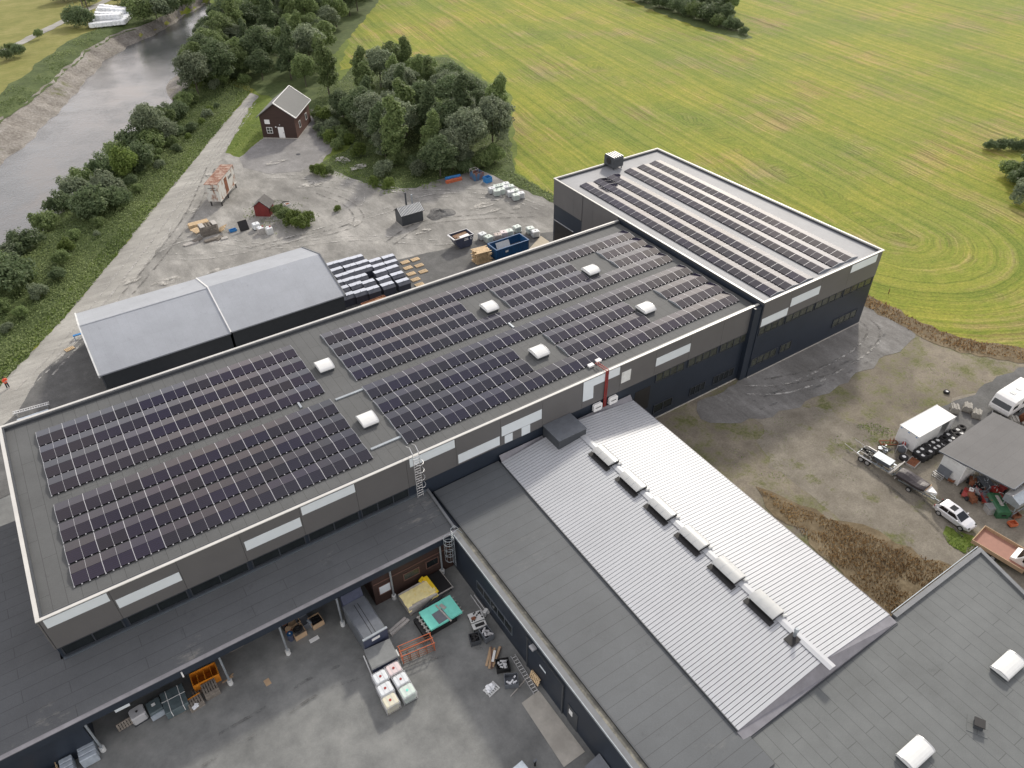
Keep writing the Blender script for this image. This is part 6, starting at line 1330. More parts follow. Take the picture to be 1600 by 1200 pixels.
part('load', MB().box(-.85, -.95, .1, .85, 1.0, .95), M['wrap'], o, bevel=.05); part('pallet_base', pallet_mb(None, 0, 1.6, 1.8), M['oldwood'], o)
part('strap', MB().box(-.45, -.97, .3, -.41, 1.0, .965).box(.45, -.97, .3, .49, 1.0, .965).box(-.86, .1, .955, .86, .14, .97), M['white'], o)
q = (4.15, -4.35, 0); o = thing('wrapped_load', 'dark film-wrapped load with a small label beside the strapped pallet', 'wrapped pallet', q, .1)
part('load', MB().box(-.5, -.55, .1, .5, .6, .95), M['wrap'], o, bevel=.08); part('film', MB().box(-.52, -.62, .1, .52, -.551, .7), M['silverwrap'], o); part('label', MB().box(-.15, .0, .951, .12, .25, .956), M['white'], o); part('pallet_base', pallet_mb(None, 0, 1.0, 1.1), M['oldwood'], o)
ibc('grey tank with black lid standing alone under the canopy edge', (2.95, -4.15, 0), .1, 'grey', 'black', False, 'tanks in the courtyard')
o = PAL.copy(); COL.objects.link(o); o.location = (1.9, -4.2, .45); o.rotation_euler = (1.35, 0, .1); o.data = PAL.data.copy(); o.data.materials[0] = M['oldwood']; tag(o, 'dark worn pallet standing on edge under the canopy', 'pallet')
for k, (x, y, w_, lb) in enumerate(((-.75, -5.1, 1.15, 'larger silver-blue wrapped bale stack left of the first canopy column'), (-2.15, -5.35, .85, 'smaller silver-blue wrapped bale stack farther left'))):
    o = thing('wrapped_bales', lb, 'wrapped stack', (x, y, 0), .0, 'silver wrapped stacks'); b = MB()
    for i in range(3): b.cbox((0, -.55+.42*i, .55), (w_, .40, 1.0-.0*i), rng.uniform(-.03, .03))
    part('bale', b, M['silverwrap'], o, bevel=.06); part('film', MB().box(-w_/2+.02, .52, .1, w_/2-.02, 1.2, .9), M['wrap'], o); part('base', MB().box(-w_/2, -.7, 0, w_/2, 1.1, .05), M['oldwood'], o)
o = thing('timber_crate', 'open yellow-brown timber crate near the lower left corner', 'crate', (-3.35, -5.2, 0), .05); f = MB()
for z in (.1, .5, .85):
    f.bar((-.55, -.6, z), (.55, -.6, z), .08, .06); f.bar((-.55, .6, z), (.55, .6, z), .08, .06); f.bar((-.55, -.6, z), (-.55, .6, z), .06, .06); f.bar((.55, -.6, z), (.55, .6, z), .06, .06)
for x in (-.55, 0, .55):
    for y in (-.6, .6): f.bar((x, y, 0), (x, y, .9), .06, .08)
part('frame', f, M['wood'], o); part('content', MB().box(-.45, -.5, .02, .45, .5, .45), M['dgrey'], o); part('packet', MB().box(-.2, -.25, .45, 0, 0, .62), M['white'], o)
o = thing('carton', 'brown-topped grey carton at the lower left corner', 'carton', (-4.45, -5.55, 0), .1); part('body', MB().box(-.45, -.55, 0, .45, .55, .95), M['silverwrap'], o); part('top', MB().box(-.47, -.57, .95, .47, .57, .99), M['card'], o)
q = sp(418, 1066); o = MB().box(-.22, -.3, 0, .22, .3, .02).build('cardboard_sheet', M['card']); o.location = q; o.rotation_euler = (0, 0, .1); tag(o, 'single tan cardboard sheet lying on the open asphalt', 'cardboard')
q = sp(491, 999); o = MB().box(-.4, -.18, 0, .4, .18, .05).build('white_slab', M['white']); o.location = q; o.rotation_euler = (0, 0, .05); tag(o, 'small white slab lying on the asphalt below the crates', 'slab')
# drums and crates under the canopy
for k, (x, y, m, lid, lb) in enumerate(((455.5, 1001, 'navyskip', 'blue', 'dark blue drum with a white label, front one by the canopy column'), (453, 993, 'rust', 'card', 'drum with a tan lid behind the dark blue drum'), (447, 985, 'black', 'rust', 'dark drum farthest back beside the canopy column'))):
    q = sp(x, y); o = thing('drum', lb, 'drum', (q[0]+.05, q[1]+.15, 0), 0, 'drums under the canopy'); part('body', MB().lathe([(0, 0), (.26, 0), (.27, .25), (.255, .27), (.27, .3), (.27, .55), (.255, .57), (.27, .6), (.26, .78), (0, .78)], 18), M[m], o); part('lid', MB().tube((0, 0, .781), (0, 0, .80), .25, 18), M[lid], o)
    if k == 0: part('label', MB().box(-.06, -.06, .801, .06, .06, .806), M['white'], o)
for k, (x, y, m, c, lb) in enumerate(((471, 997, 'card', 'oldwood', 'tan crate holding a black tyre beside the drums'), (462, 982, 'card', 'card', 'tan crate tucked behind the tyre crate under the canopy'), (479, 982, 'mgrey', 'mgrey', 'grey crate between the two tan crates'), (498, 980, 'card', 'black', 'tan crate filled with black parts, rightmost of the crates'))):
    q = sp(x, y); o = thing('crate', lb, 'crate', (q[0], q[1]+.45, 0), .08, 'crates under the canopy'); part('shell', open_box(.5, .5, 0, .6, .05), M[m], o); part('content', MB().box(-.44, -.44, .05, .44, .44, .45), M[c], o)
    if k == 0: dup(TB, (q[0], q[1]+.55, .46), 0, 'black tyre lying in the tan crate under the canopy', (.8, .8, .5))
    if k == 3:
        b = MB(); rr = random.Random(5)
        for i in range(12): b.cbox((rr.uniform(-.3, .3), rr.uniform(-.3, .3), rr.uniform(.45, .62)), (.2, .1, .1), rr.uniform(0, 3))
        part('black_part', b, M['black'], o)
o = MB().cbox((0, 0, .35), (.16, .5, .55), .3).build('white_tray', M['silverwrap']); q = sp(485, 978); o.location = q; tag(o, 'pale tray standing against the grey crate under the canopy', 'tray')
# right-hand scrap corner
z7 = lambda x, y: (700+x/7.06, 930+y/7.06)
def zp(x, y, z=0): p = G(*z7(x, y), z); return (p.x, p.y, 0)
q = zp(330, 330); o = thing('workbench', 'white metal workbench strewn with parts near the wing wall', 'workbench', (q[0]+.05, q[1]+.15, 0), -.18); part('top', MB().box(-.6, -.15, .55, .6, .75, .62).box(-.6, -.75, .4, .6, -.16, .46), M['whitedirty'], o); f = MB()
for x in (-.55, .55):
    for y in (-.7, .7): f.box(x-.04, y-.04, 0, x+.04, y+.04, .54 if y > 0 else .4)
part('leg', f, M['dgrey'], o); b = MB(); rr = random.Random(2)
for i in range(12): b.cbox((rr.uniform(-.5, .5), rr.uniform(-.05, .65), .65), (rr.uniform(.05, .2), .08, .08), rr.uniform(0, 3))
part('tool', b, M['black'], o); part('box', MB().box(-.45, .05, .621, -.1, .3, .72), M['rust'], o); part('drawer', MB().box(-.35, -.6, .461, .45, -.3, .47), M['black'], o)
def scrapcrate(label, pos, rz, m, content, cm, h=.6, L_=.5, W_=.4, seed=1):
    q = zp(*pos); o = thing('crate', label, 'crate', (q[0], q[1]+.2, 0), rz, 'scrap crates by the wing wall'); part('shell', open_box(L_, W_, .08, h, .05), M[m], o); f = MB()
    for x in (-L_+.06, L_-.06): f.box(x-.05, -W_, 0, x+.05, W_, .079)
    part('skid', f, M['dgrey'], o); b = MB(); rr = random.Random(seed)
    for i in range(content): b.cbox((rr.uniform(-L_*.6, L_*.6), rr.uniform(-W_*.6, W_*.6), h*rr.uniform(.6, 1.05)), (rr.uniform(.1, .5), rr.uniform(.06, .16), .08), rr.uniform(0, 3))
    part('scrap', b, M[cm], o); return o
scrapcrate('grey crate heaped with shiny metal offcuts right of the workbench', (440, 480), .02, 'mgrey', 18, 'alu', .75, .42, .55, 1)
scrapcrate('dark crate of black cables below the workbench', (310, 530), -.3, 'dgrey', 10, 'black', .6, .42, .45, 2)
scrapcrate('dark crate of long metal pieces near the lying ladder', (620, 820), -.4, 'black', 12, 'alu', .6, .55, .5, 3)
scrapcrate('grey steel bin with light scrap next to the lying ladder', (715, 990), -.5, 'mgrey', 6, 'whitewrap', .6, .55, .5, 4)
q = zp(500, 690); o = thing('plank_heap', 'heap of brown and white boards on the asphalt below the scrap crates', 'boards', (q[0], q[1], 0), -2.35); b = MB()
for i in range(4): b.cbox((rng.uniform(-.2, .2), -.4+.22*i, .06+.05*i), (1.7, .18, .06), rng.uniform(-.15, .15))
part('board', b, M['card'], o); part('dark_board', MB().cbox((.2, -.1, .3), (2.0, .1, .05), .25).cbox((-.2, .35, .2), (1.6, .12, .05), -.1), M['brownlit'], o); part('white_board', MB().cbox((.05, .05, .36), (1.0, .2, .05), .03), M['white'], o)
q = zp(480, 1040); o = thing('sack_pallet', 'white plastic sacks piled on a small pallet in the courtyard', 'sacks', (q[0], q[1], 0), .2); part('pallet_base', pallet_mb(None, 0, 1.1, .8), M['whitedirty'], o); b = MB(); rr = random.Random(8)
for i in range(9): b.cbox((rr.uniform(-.3, .3), rr.uniform(-.2, .25), .2+rr.uniform(0, .3)), (rr.uniform(.3, .5), rr.uniform(.2, .3), .22), rr.uniform(0, 3), rr.uniform(-.5, .5), rr.uniform(-.5, .5))
part('sack', b, M['whitewrap'], o, bevel=.07)
a = Vector(zp(715, 670)); b_ = Vector(zp(975, 1085)); d = b_-a; o = thing('lying_ladder', 'long white ladder lying along the foot of the wing wall', 'ladder', (a.x, a.y, .08), math.atan2(d.y, d.x)); ln = d.length; f = MB()
for y in (-.2, .2): f.bar((0, y, 0), (ln, y, 0), .05, .08)
part('rail', f, M['alu'], o); f = MB()
for i in range(12): x = .2+(ln-.4)*i/11; f.bar((x, -.2, 0), (x, .2, 0), .04, .04)
part('rung', f, M['white'], o)
q = zp(965, 980); o = PAL.copy(); COL.objects.link(o); o.location = (q[0]+.15, q[1]+.2, .50); o.rotation_euler = (1.3, 0, -PI/2+.05); tag(o, 'tan pallet leaning on the wing wall left of the gate', 'pallet')
a = Vector(zp(690, 1120)); b_ = Vector(zp(880, 905)); o = MB().bar(a+Vector((0, 0, .05)), b_+Vector((0, 0, .05)), .07, .07).build('loose_batten', M['greywood']); tag(o, 'pale batten lying slantwise before the concrete ramp', 'batten')
for k, (p0, p1) in enumerate((((250, 0), (410, 225)), ((290, 0), (430, 190)))):
    a = Vector(zp(*p0)); b_ = Vector(zp(*p1)); o = MB().tube(a+Vector((0, 0, .05)), b_+Vector((0, 0, .05)), .045, 8).build('steel_pipe', M['alu']); tag(o, ['long steel pipe lying by the wing wall, outer of two', 'long steel pipe lying by the wing wall, inner of two'][k], 'pipe', 'pipes along the wing wall')
q = zp(500, 190); o = MB().cbox((0, 0, .3), (.5, .3, .5), .5).cbox((.3, .1, .15), (.4, .25, .3), 1.1).build('white_canisters', M['whitedirty']); o.location = (29.6, q[1]+.2, 0); tag(o, 'whitish canisters standing against the wing wall', 'canisters')
o = sheet('concrete_ramp', [tuple(G(x, y)[:2]) for x, y in ((815, 1099), (842, 1079), (914, 1175), (881, 1199))], .05, M['concrete'], .0, 5)
for (px, py, lb, cat, col_) in ((836, 1196, 'dark vertical hand pump cut by the bottom edge', 'post', 'black'),):
    q = sp(px, py); o = thing('post_pump', lb, cat, q); part('post', MB().tube((0, 0, 0), (0, 0, .7), .08, 10), M[col_], o); part('head', MB().cbox((0, 0, .75), (.3, .15, .12)), M['mgrey'], o)
q = sp(805, 1203); o = thing('parked_machine', 'grey machine roof just entering at the bottom edge of the courtyard', 'machine', (q[0]-.1, q[1]-.75, 0), .1); part('body', MB().box(-.6, -.9, .2, .6, .5, 1.1), M['mgrey'], o); part('roof', MB().box(-.65, -.95, 1.1, .65, .55, 1.16), M['silverwrap'], o)
q = sp(933, 1192); o = thing('lean_bench', 'dark low lean-to lid against the wing wall at the bottom edge', 'lean-to', (29.5, q[1]-.6, 0)); part('lid', MB().extr([(-.9, .8), (.38, 1.3), (.38, 1.38), (-.9, .88)], 'y', -1.4, .6), M['mgrey'], o); part('side', MB().box(-.85, -1.35, 0, .37, .55, .79), M['brownlit'], o)

# ------------------------------------------------------------------ person
def person(loc, rz, s):
    t = thing('person', 'person in orange jacket and dark trousers standing on the gravel road, hands at the chest', 'person', loc, rz); t.scale = (s, s, s)
    P = {}; vs = []; rad = []; ed = []
    def v(n, co, r): P[n] = len(vs); vs.append(co); rad.append(r)
    v('pel', (0, 0, .95), .145); v('waist', (0, 0, 1.10), .125); v('chest', (0, 0, 1.32), .15); v('neck', (0, 0, 1.50), .06); v('chin', (0, -.03, 1.57), .075); v('head', (0, -.01, 1.68), .10); v('top', (0, 0, 1.75), .07); v('nose', (0, -.12, 1.655), .012)
    ed += [('pel', 'waist'), ('waist', 'chest'), ('chest', 'neck'), ('neck', 'chin'), ('chin', 'head'), ('head', 'top'), ('head', 'nose')]
    for k, sx in (('l', -1), ('r', 1)):
        v('hip'+k, (.10*sx, 0, .90), .095); v('kn'+k, (.12*sx, -.02, .50), .065); v('an'+k, (.13*sx, .02, .09), .045); v('toe'+k, (.15*sx, -.16, .04), .035)
        v('sh'+k, (.19*sx, 0, 1.42), .07); v('el'+k, (.25*sx, -.08, 1.15), .048); v('wr'+k, (.10*sx, -.30, 1.25), .030); v('palm'+k, (.06*sx, -.36, 1.28), .034)
        ed += [('pel', 'hip'+k), ('hip'+k, 'kn'+k), ('kn'+k, 'an'+k), ('an'+k, 'toe'+k), ('chest', 'sh'+k), ('sh'+k, 'el'+k), ('el'+k, 'wr'+k), ('wr'+k, 'palm'+k)]
        for i in range(4):
            L1 = (.035, .045, .042, .032)[i]; b0 = Vector((.06*sx-.02*sx, -.375, 1.31-.018*i)); f1 = b0+Vector((-.6*L1*sx, -.8*L1, 0)); f2 = f1+Vector((-.9*L1*sx, .1*L1, -.3*L1))
            v(f'f{i}a'+k, tuple(b0), .0095); v(f'f{i}b'+k, tuple(f1), .009); v(f'f{i}c'+k, tuple(f2), .008); ed += [('palm'+k, f'f{i}a'+k), (f'f{i}a'+k, f'f{i}b'+k), (f'f{i}b'+k, f'f{i}c'+k)]
        v('th1'+k, (.03*sx, -.33, 1.315), .011); v('th2'+k, (.015*sx, -.36, 1.345), .0095); ed += [('palm'+k, 'th1'+k), ('th1'+k, 'th2'+k)]
    me = bpy.data.meshes.new('body'); me.from_pydata(vs, [(P[a], P[b]) for a, b in ed], []); me.materials.append(M['skin'])
    o = bpy.data.objects.new('body', me); COL.objects.link(o); o.parent = t
    md = o.modifiers.new('skin', 'SKIN'); md.use_smooth_shade = True
    for i, r in enumerate(rad): me.skin_vertices[0].data[i].radius = (r, r); me.skin_vertices[0].data[i].use_root = (i == 0)
    sb_ = o.modifiers.new('sub', 'SUBSURF'); sb_.levels = 1; sb_.render_levels = 1
    def ov(z, a, b, y=0, n=12): return [(a*math.cos(2*PI*i/n), y+b*math.sin(2*PI*i/n), z) for i in range(n)]
    j = MB(); j.loft([ov(.84, .19, .15), ov(1.0, .18, .14), ov(1.2, .20, .145), ov(1.38, .22, .14), ov(1.47, .15, .10), ov(1.53, .07, .075)])
    for sx in (-1, 1): j.tube((.2*sx, 0, 1.43), (.26*sx, -.08, 1.15), .082, 10, .07).tube((.26*sx, -.08, 1.15), (.115*sx, -.28, 1.245), .068, 10, .05)
    part('jacket', j, M['vest'], t, smooth=True)
    part('reflective_band', MB().loft([ov(1.02, .186, .146), ov(1.07, .188, .148)]), M['alu'], t)
    j = MB(); j.loft([ov(.93, .17, .13), ov(.82, .17, .13)])
    for sx in (-1, 1): j.tube((.09*sx, 0, .88), (.12*sx, -.02, .5), .10, 10, .08).tube((.12*sx, -.02, .5), (.13*sx, .02, .1), .08, 10, .065)
    part('trousers', j, M['cloth'], t, smooth=True)
    sh_ = MB()
    for sx in (-1, 1): sh_.cbox((.14*sx, -.05, .045), (.10, .28, .09), .1*sx)
    part('shoe', sh_, M['whitedirty'], t, bevel=.02)
    part('hair', MB().lathe([(.108, 1.66), (.112, 1.71), (.09, 1.775), (.05, 1.80), (0, 1.805)], 14), M['hair'], t, smooth=True)
p = G(13.5, 606.5); person((p.x, p.y, 0), .5, .95)

# ------------------------------------------------------------------ vegetation
def leafcloud(rr, lobes, n, s0, s1, up=.6, hollow=.62):
    """leaf-clump quads scattered through the outer shell of several lobes"""
    tot = sum(l[3]*l[4] for l in lobes); V = []; T = []
    for cx, cy, cz, r, rz in lobes:
        k = int(n*r*rz/tot); u = rr.normal(size=(k, 3)); u /= np.linalg.norm(u, axis=1)[:, None]
        q = rr.uniform(hollow, 1.05, k)**.8; q = q*(1+.12*np.sin(5*u[:, 0]+3*u[:, 1]+cx)+.10*np.sin(7*u[:, 2]+4*u[:, 1]))
        c = np.stack([cx+u[:, 0]*r*q, cy+u[:, 1]*r*q, cz+u[:, 2]*rz*q], 1)
        nn = u*.9+rr.normal(size=(k, 3))*.55+np.array([0, 0, up]); nn /= np.linalg.norm(nn, axis=1)[:, None]
        a = np.cross(nn, rr.normal(size=(k, 3))); a /= np.linalg.norm(a, axis=1)[:, None]; b = np.cross(nn, a)
        s = rr.uniform(s0, s1, k)[:, None]*.85; e = rr.uniform(.5, .9, k)[:, None]
        V.append(np.stack([c-a*s, c-b*s*e+nn*s*.15, c+a*s, c+b*s*e+nn*s*.15], 1)); T.append(np.clip(rr.normal(.45, .22, k)+.12*np.sin(3*c[:, 0])*np.sin(3*c[:, 1]+c[:, 2]), 0, 1))
    V = np.concatenate(V); T = np.concatenate(T); return V, T
def quadmesh(name, V, T, m):
    k = len(V); me = bpy.data.meshes.new(name); me.vertices.add(4*k); me.loops.add(4*k); me.polygons.add(k)
    me.vertices.foreach_set('co', V.reshape(-1).astype(np.float32)); me.loops.foreach_set('vertex_index', np.arange(4*k, dtype=np.int32)); me.polygons.foreach_set('loop_start', np.arange(0, 4*k, 4, dtype=np.int32))
    me.update(calc_edges=True); a = me.attributes.new('tint', 'FLOAT', 'FACE'); a.data.foreach_set('value', T.astype(np.float32)); me.materials.append(m); return me
def trunk(rr, h, r, lean=0):
    b = MB(); top = Vector((rr.uniform(-.3, .3), rr.uniform(-.3, .3), h*.72)); b.tube((0, 0, -.1), top*.55, r, 7, r*.65); b.tube(top*.55, top, r*.65, 7, r*.25)
    for i in range(5):
        a = rr.uniform(0, 2*PI); q = top*rr.uniform(.35, .8); b.tube(q, q+Vector((math.cos(a)*h*.24, math.sin(a)*h*.24, h*.18)), r*.4, 5, r*.12)
    return b
def treeproto(seed, h, w_, n, m, kind):
    rr = np.random.default_rng(seed); lob = []
    if kind == 'round':
        lob.append((0, 0, h*.60, w_*.42, h*.34))
        for i in range(9):
            a = 2*PI*i/9+rr.uniform(-.3, .3); z = rr.uniform(.34, .74)*h; rd = w_*.30*(1-.5*max(0, z/h-.5)); lob.append((math.cos(a)*rd, math.sin(a)*rd, z, w_*rr.uniform(.17, .25), h*rr.uniform(.13, .19)))
        lob.append((rr.uniform(-.3, .3), rr.uniform(-.3, .3), h*.83, w_*.22, h*.15))
    elif kind == 'tall':
        for i in range(9):
            z = h*(.26+.66*i/8); rd = w_*.36*(1-.55*(i/8)**1.6); a = rr.uniform(0, 6.3); lob.append((math.cos(a)*w_*.13, math.sin(a)*w_*.13, z, rd, h*.13))
    else:      # shrub: several stems, crown to the ground
        for i in range(8):
            a = 2*PI*i/8+rr.uniform(-.4, .4); d = w_*rr.uniform(.12, .34); lob.append((math.cos(a)*d, math.sin(a)*d, h*rr.uniform(.28, .62), w_*rr.uniform(.18, .28), h*rr.uniform(.24, .34)))
        lob.append((0, 0, h*.55, w_*.3, h*.38))
    sub_ = []
    for cx, cy, cz, r, rz in lob:      # break each lobe into smaller clumps
        sub_.append((cx, cy, cz, r*.86, rz*.86))
        for _ in range(7):
            u = rr.normal(size=3); u /= np.linalg.norm(u); u[2] = abs(u[2])*1.0-.25; q = rr.uniform(.30, .48); sub_.append((cx+u[0]*r*.85, cy+u[1]*r*.85, cz+u[2]*rz*.85, r*q, rz*q))
    V, T = leafcloud(rr, sub_, int(n*1.9), .12*(h/8)**.3, .27*(h/8)**.3)
    t = thing('tree' if kind != 'shrub' else 'shrub', '', 'tree' if kind != 'shrub' else 'shrub', (0, 0, -60))
    o = bpy.data.objects.new('crown' if kind != 'shrub' else 'foliage', quadmesh('crown', V, T, m)); COL.objects.link(o); o.parent = t
    part('trunk' if kind != 'shrub' else 'stem', trunk(rr, h, .16 if kind != 'shrub' else .07), M['bark'], t); return t
PROT = {
 'broad': [treeproto(11, 9, 8.0, 5200, M['leaf_dark'], 'round'), treeproto(12, 9, 7.2, 5000, M['leaf_mid'], 'round'), treeproto(13, 9, 7.6, 5000, M['leaf_grey'], 'round')],
 'tall': [treeproto(21, 11, 5.6, 4600, M['leaf_mid'], 'tall'), treeproto(22, 11, 5.2, 4600, M['leaf_dark'], 'tall')],
 'shrub': [treeproto(31, 4, 4.6, 2400, M['leaf_mid'], 'shrub'), treeproto(32, 4, 4.8, 2400, M['leaf_dark'], 'shrub'), treeproto(33, 4, 4.4, 2400, M['leaf_bright'], 'shrub'), treeproto(34, 4, 4.6, 2400, M['leaf_grey'], 'shrub')]}
HUE = {'broad': ['dark green', 'fresh green', 'grey-green'], 'tall': ['fresh green', 'dark green'], 'shrub': ['mid-green', 'dark green', 'bright green', 'grey-green']}
KIND = {'broad': 'round-crowned tree', 'tall': 'slender tall tree', 'shrub': 'bush'}
_used = set(); PEND = []
def proj(v):
    d = Vector(v)-CAM; z = d.dot(FW); return 800+F*d.dot(RT)/z, 600-F*d.dot(UP)/z
def plant(kind, i, x, y, z, sc, zone, group): PEND.append((kind, i % len(PROT[kind]), x, y, z, sc, zone, group))
def wood(poly, spacing, kinds, size, zone, group, seed, maxn=200, zf=None):
    rr = random.Random(seed); pts = []; xs = [p[0] for p in poly]; ys = [p[1] for p in poly]; tries = 0
    while tries < 6000 and len(pts) < maxn:
        tries += 1; x = rr.uniform(min(xs), max(xs)); y = rr.uniform(min(ys), max(ys))
        if not sdist(x, y, poly): continue
        if any((x-a)**2+(y-b)**2 < spacing**2 for a, b in pts): continue
        pts.append((x, y)); k = rr.choice(kinds); plant(k, rr.randrange(9), x, y, (zf(x, y) if zf else 0), rr.uniform(*size), zone, group)
# grove behind the yard
wood(P2([(570, 215), (610, 262), (700, 262), (765, 248), (780, 215), (700, 150), (620, 120), (565, 145)]), 5.0, ['broad', 'broad', 'tall'], (.82, 1.12), 'in the grove behind the yard', 'trees of the grove behind the yard', 5)
wood(P2([(505, 195), (575, 205), (610, 268), (690, 282), (770, 262), (780, 250), (690, 262), (620, 258), (560, 190)]), 3.0, ['shrub', 'shrub', 'broad'], (.55, .95), 'along the yard edge of the grove', 'bushes along the grove edge', 6, 40)
# riverside wood beyond the cabin
wood(P2([(395, 140), (430, 125), (500, 150), (520, 170), (510, 105), (535, 55), (590, -20), (480, -60), (400, -30), (345, 60), (318, 120), (335, 140)]), 5.6, ['broad', 'broad', 'tall'], (.75, 1.15), 'in riverside wood beyond the cabin', 'trees of the riverside wood', 7, 90)
wood(P2([(490, 175), (525, 180), (545, 205), (530, 240), (505, 215), (490, 180)]), 2.6, ['shrub'], (.5, .8), 'right of the cabin fence', 'bushes by the cabin', 8, 14)
# bank trees, individually placed (photo base pixel, kind, scale)
bank = [(22, 452, 'shrub', 1, 1.55), (-12, 430, 'shrub', 0, 1.5), (35, 385, 'shrub', 1, 1.2), (8, 398, 'shrub', 3, 1.1), (72, 352, 'shrub', 0, 1.05), (95, 318, 'shrub', 1, 1.1), (150, 335, 'shrub', 1, 1.45), (120, 300, 'shrub', 3, 1.2), (172, 312, 'shrub', 3, 1.25), (188, 322, 'shrub', 1, .9), (130, 285, 'shrub', 0, 1.2), (165, 270, 'shrub', 1, 1.25), (200, 275, 'shrub', 2, 1.35), (222, 262, 'shrub', 1, 1.3), (240, 235, 'shrub', 0, 1.2), (215, 232, 'shrub', 1, 1.35), (262, 222, 'shrub', 3, 1.15), (250, 205, 'shrub', 1, 1.1), (185, 245, 'shrub', 0, 1.2), (265, 190, 'shrub', 1, 1.2), (290, 168, 'shrub', 0, 1.0), (60, 330, 'shrub', 0, .8), (283, 182, 'shrub', 1, .9)]
for px, py, k, i, sc in bank:
    p = G(px, py); t, s = ts(p.x, p.y); plant(k, i, p.x, p.y, hgt(t, s), sc, 'on the near river bank', 'bushes on the near river bank')
wood(P2([(232, 236), (300, 168), (345, 140), (384, 135), (392, 100), (330, 50), (318, 95), (296, 150), (238, 215)]), 3.0, ['shrub', 'shrub', 'broad'], (.6, 1.15), 'on the bank left of the cabin', 'bushes on the near river bank', 15, 90)
wood(P2([(5, 540), (100, 430), (200, 320), (290, 225), (350, 165), (330, 170), (250, 235), (160, 330), (60, 420), (0, 490)]), 3.0, ['shrub'], (.25, .62), 'among the bank weeds', 'low bushes among the bank weeds', 16, 95)
# far bank and far fields
for px, py, k, i, sc in [(120, 38, 'shrub', 1, 1.5), (133, 40, 'shrub', 1, 1.3), (100, 0, 'shrub', 1, 1.6), (118, -4, 'shrub', 1, 1.8), (140, 5, 'shrub', 1, 1.5), (210, 20, 'shrub', 0, 1.5), (225, 32, 'shrub', 0, 1.8), (245, 28, 'shrub', 3, 1.9), (262, 22, 'shrub', 1, 1.9), (285, 14, 'shrub', 0, 1.8), (235, 6, 'shrub', 1, 2.0), (260, -8, 'shrub', 1, 2.2), (190, 4, 'shrub', 1, 1.4), (310, -6, 'shrub', 0, 1.7), (30, 85, 'shrub', 1, .8), (10, 92, 'shrub', 1, .8), (62, 58, 'shrub', 0, .6), (20, 82, 'shrub', 0, .7), (340, -26, 'shrub', 1, 2)]:
    p = G(px, py, .6); plant(k, i, p.x, p.y, .5, sc, 'on the far side of the river', 'bushes beyond the river')
# field hedge at the top and right edge
for px, py, k, i, sc in [(1000, 2, 'shrub', 1, 1.3), (1030, 12, 'shrub', 1, 1.3), (1058, 20, 'shrub', 1, 1.2), (1085, 30, 'shrub', 0, 1.3), (1112, 36, 'shrub', 1, 1.5), (1132, 38, 'broad', 0, .62), (1150, 48, 'shrub', 1, .75), (1060, 2, 'shrub', 0, 1.2), (1095, 10, 'shrub', 1, 1.5), (1030, -12, 'broad', 0, .7), (1075, -14, 'broad', 0, .8), (1128, 18, 'shrub', 1, 1.3), (985, -6, 'shrub', 1, 1.3), (1015, 4, 'shrub', 0, 1.1), (1042, 14, 'shrub', 1, 1.2), (1072, 24, 'shrub', 1, 1.2), (1098, 32, 'shrub', 1, 1.3), (1122, 42, 'shrub', 0, 1.1), (1140, 46, 'shrub', 1, 1.0), (1162, 54, 'shrub', 1, .55), (1080, 14, 'shrub', 1, 1.3), (1110, 22, 'shrub', 1, 1.4), (1045, 0, 'shrub', 1, 1.3), (1140, 20, 'broad', 1, .7), (1118, 4, 'shrub', 1, 1.4)]:
    p = G(px, py); plant(k, i, p.x, p.y, 0, sc, 'in the top field hedge', 'bushes of the top field hedge')
for px, py, k, i, sc in [(1545, 234, 'shrub', 1, .55), (1562, 234, 'shrub', 1, .6), (1580, 235, 'shrub', 1, .6), (1598, 236, 'shrub', 1, .65), (1575, 276, 'shrub', 0, .9), (1592, 290, 'shrub', 1, 1.0), (1600, 318, 'shrub', 3, 1.1), (1612, 280, 'broad', 0, .7), (1625, 310, 'broad', 0, .8)]:
    p = G(px, py); plant(k, i, p.x, p.y, 0, sc, 'at the right edge of the field', 'bushes at the right field edge')
# yard bushes
for px, py, k, i, sc in [(503, 276, 'shrub', 2, .62), (493, 272, 'shrub', 2, .5), (514, 274, 'shrub', 0, .5), (458, 352, 'shrub', 2, .75), (472, 358, 'shrub', 2, .7), (447, 345, 'shrub', 0, .65), (480, 350, 'shrub', 2, .6), (436, 336, 'shrub', 0, .5), (527, 330, 'shrub', 2, .3), (600, 275, 'shrub', 3, .8), (585, 292, 'shrub', 2, .5), (607, 294, 'shrub', 2, .5), (560, 245, 'shrub', 2, .7), (545, 225, 'shrub', 2, .6)]:
    p = G(px, py); plant(k, i, p.x, p.y, 0, sc, 'on the gravel yard', 'bushes on the gravel yard')
# labels: sort each zone by picture position so every label singles out one plant
zones = {}
for e in PEND: zones.setdefault((e[6], e[0], e[1]), []).append(e)
for key, lst in zones.items():
    lst.sort(key=lambda e: proj((e[2], e[3], e[4]))[0]); rr = random.Random(len(lst)+len(key[0]))
    for n_, (kind, i, x, y, z, sc, zone, group) in enumerate(lst):
        which = f", {ordn(n_)} such from left" if len(lst) > 1 else ''
        lb = f"{HUE[kind][i]} {KIND[kind]} {zone}{which}"; pr0 = PROT[kind][i]
        if pr0.name not in _used: _used.add(pr0.name); pr0.location = (x, y, z); pr0.scale = (sc, sc, sc*rr.uniform(.92, 1.1)); pr0.rotation_euler = (0, 0, rr.uniform(0, 6.28)); pr0['label'] = lb; pr0['group'] = group
        else:
            o = dup(pr0, (x, y, z), rr.uniform(0, 6.28), lb, (sc, sc, sc*rr.uniform(.92, 1.1))); o['group'] = group
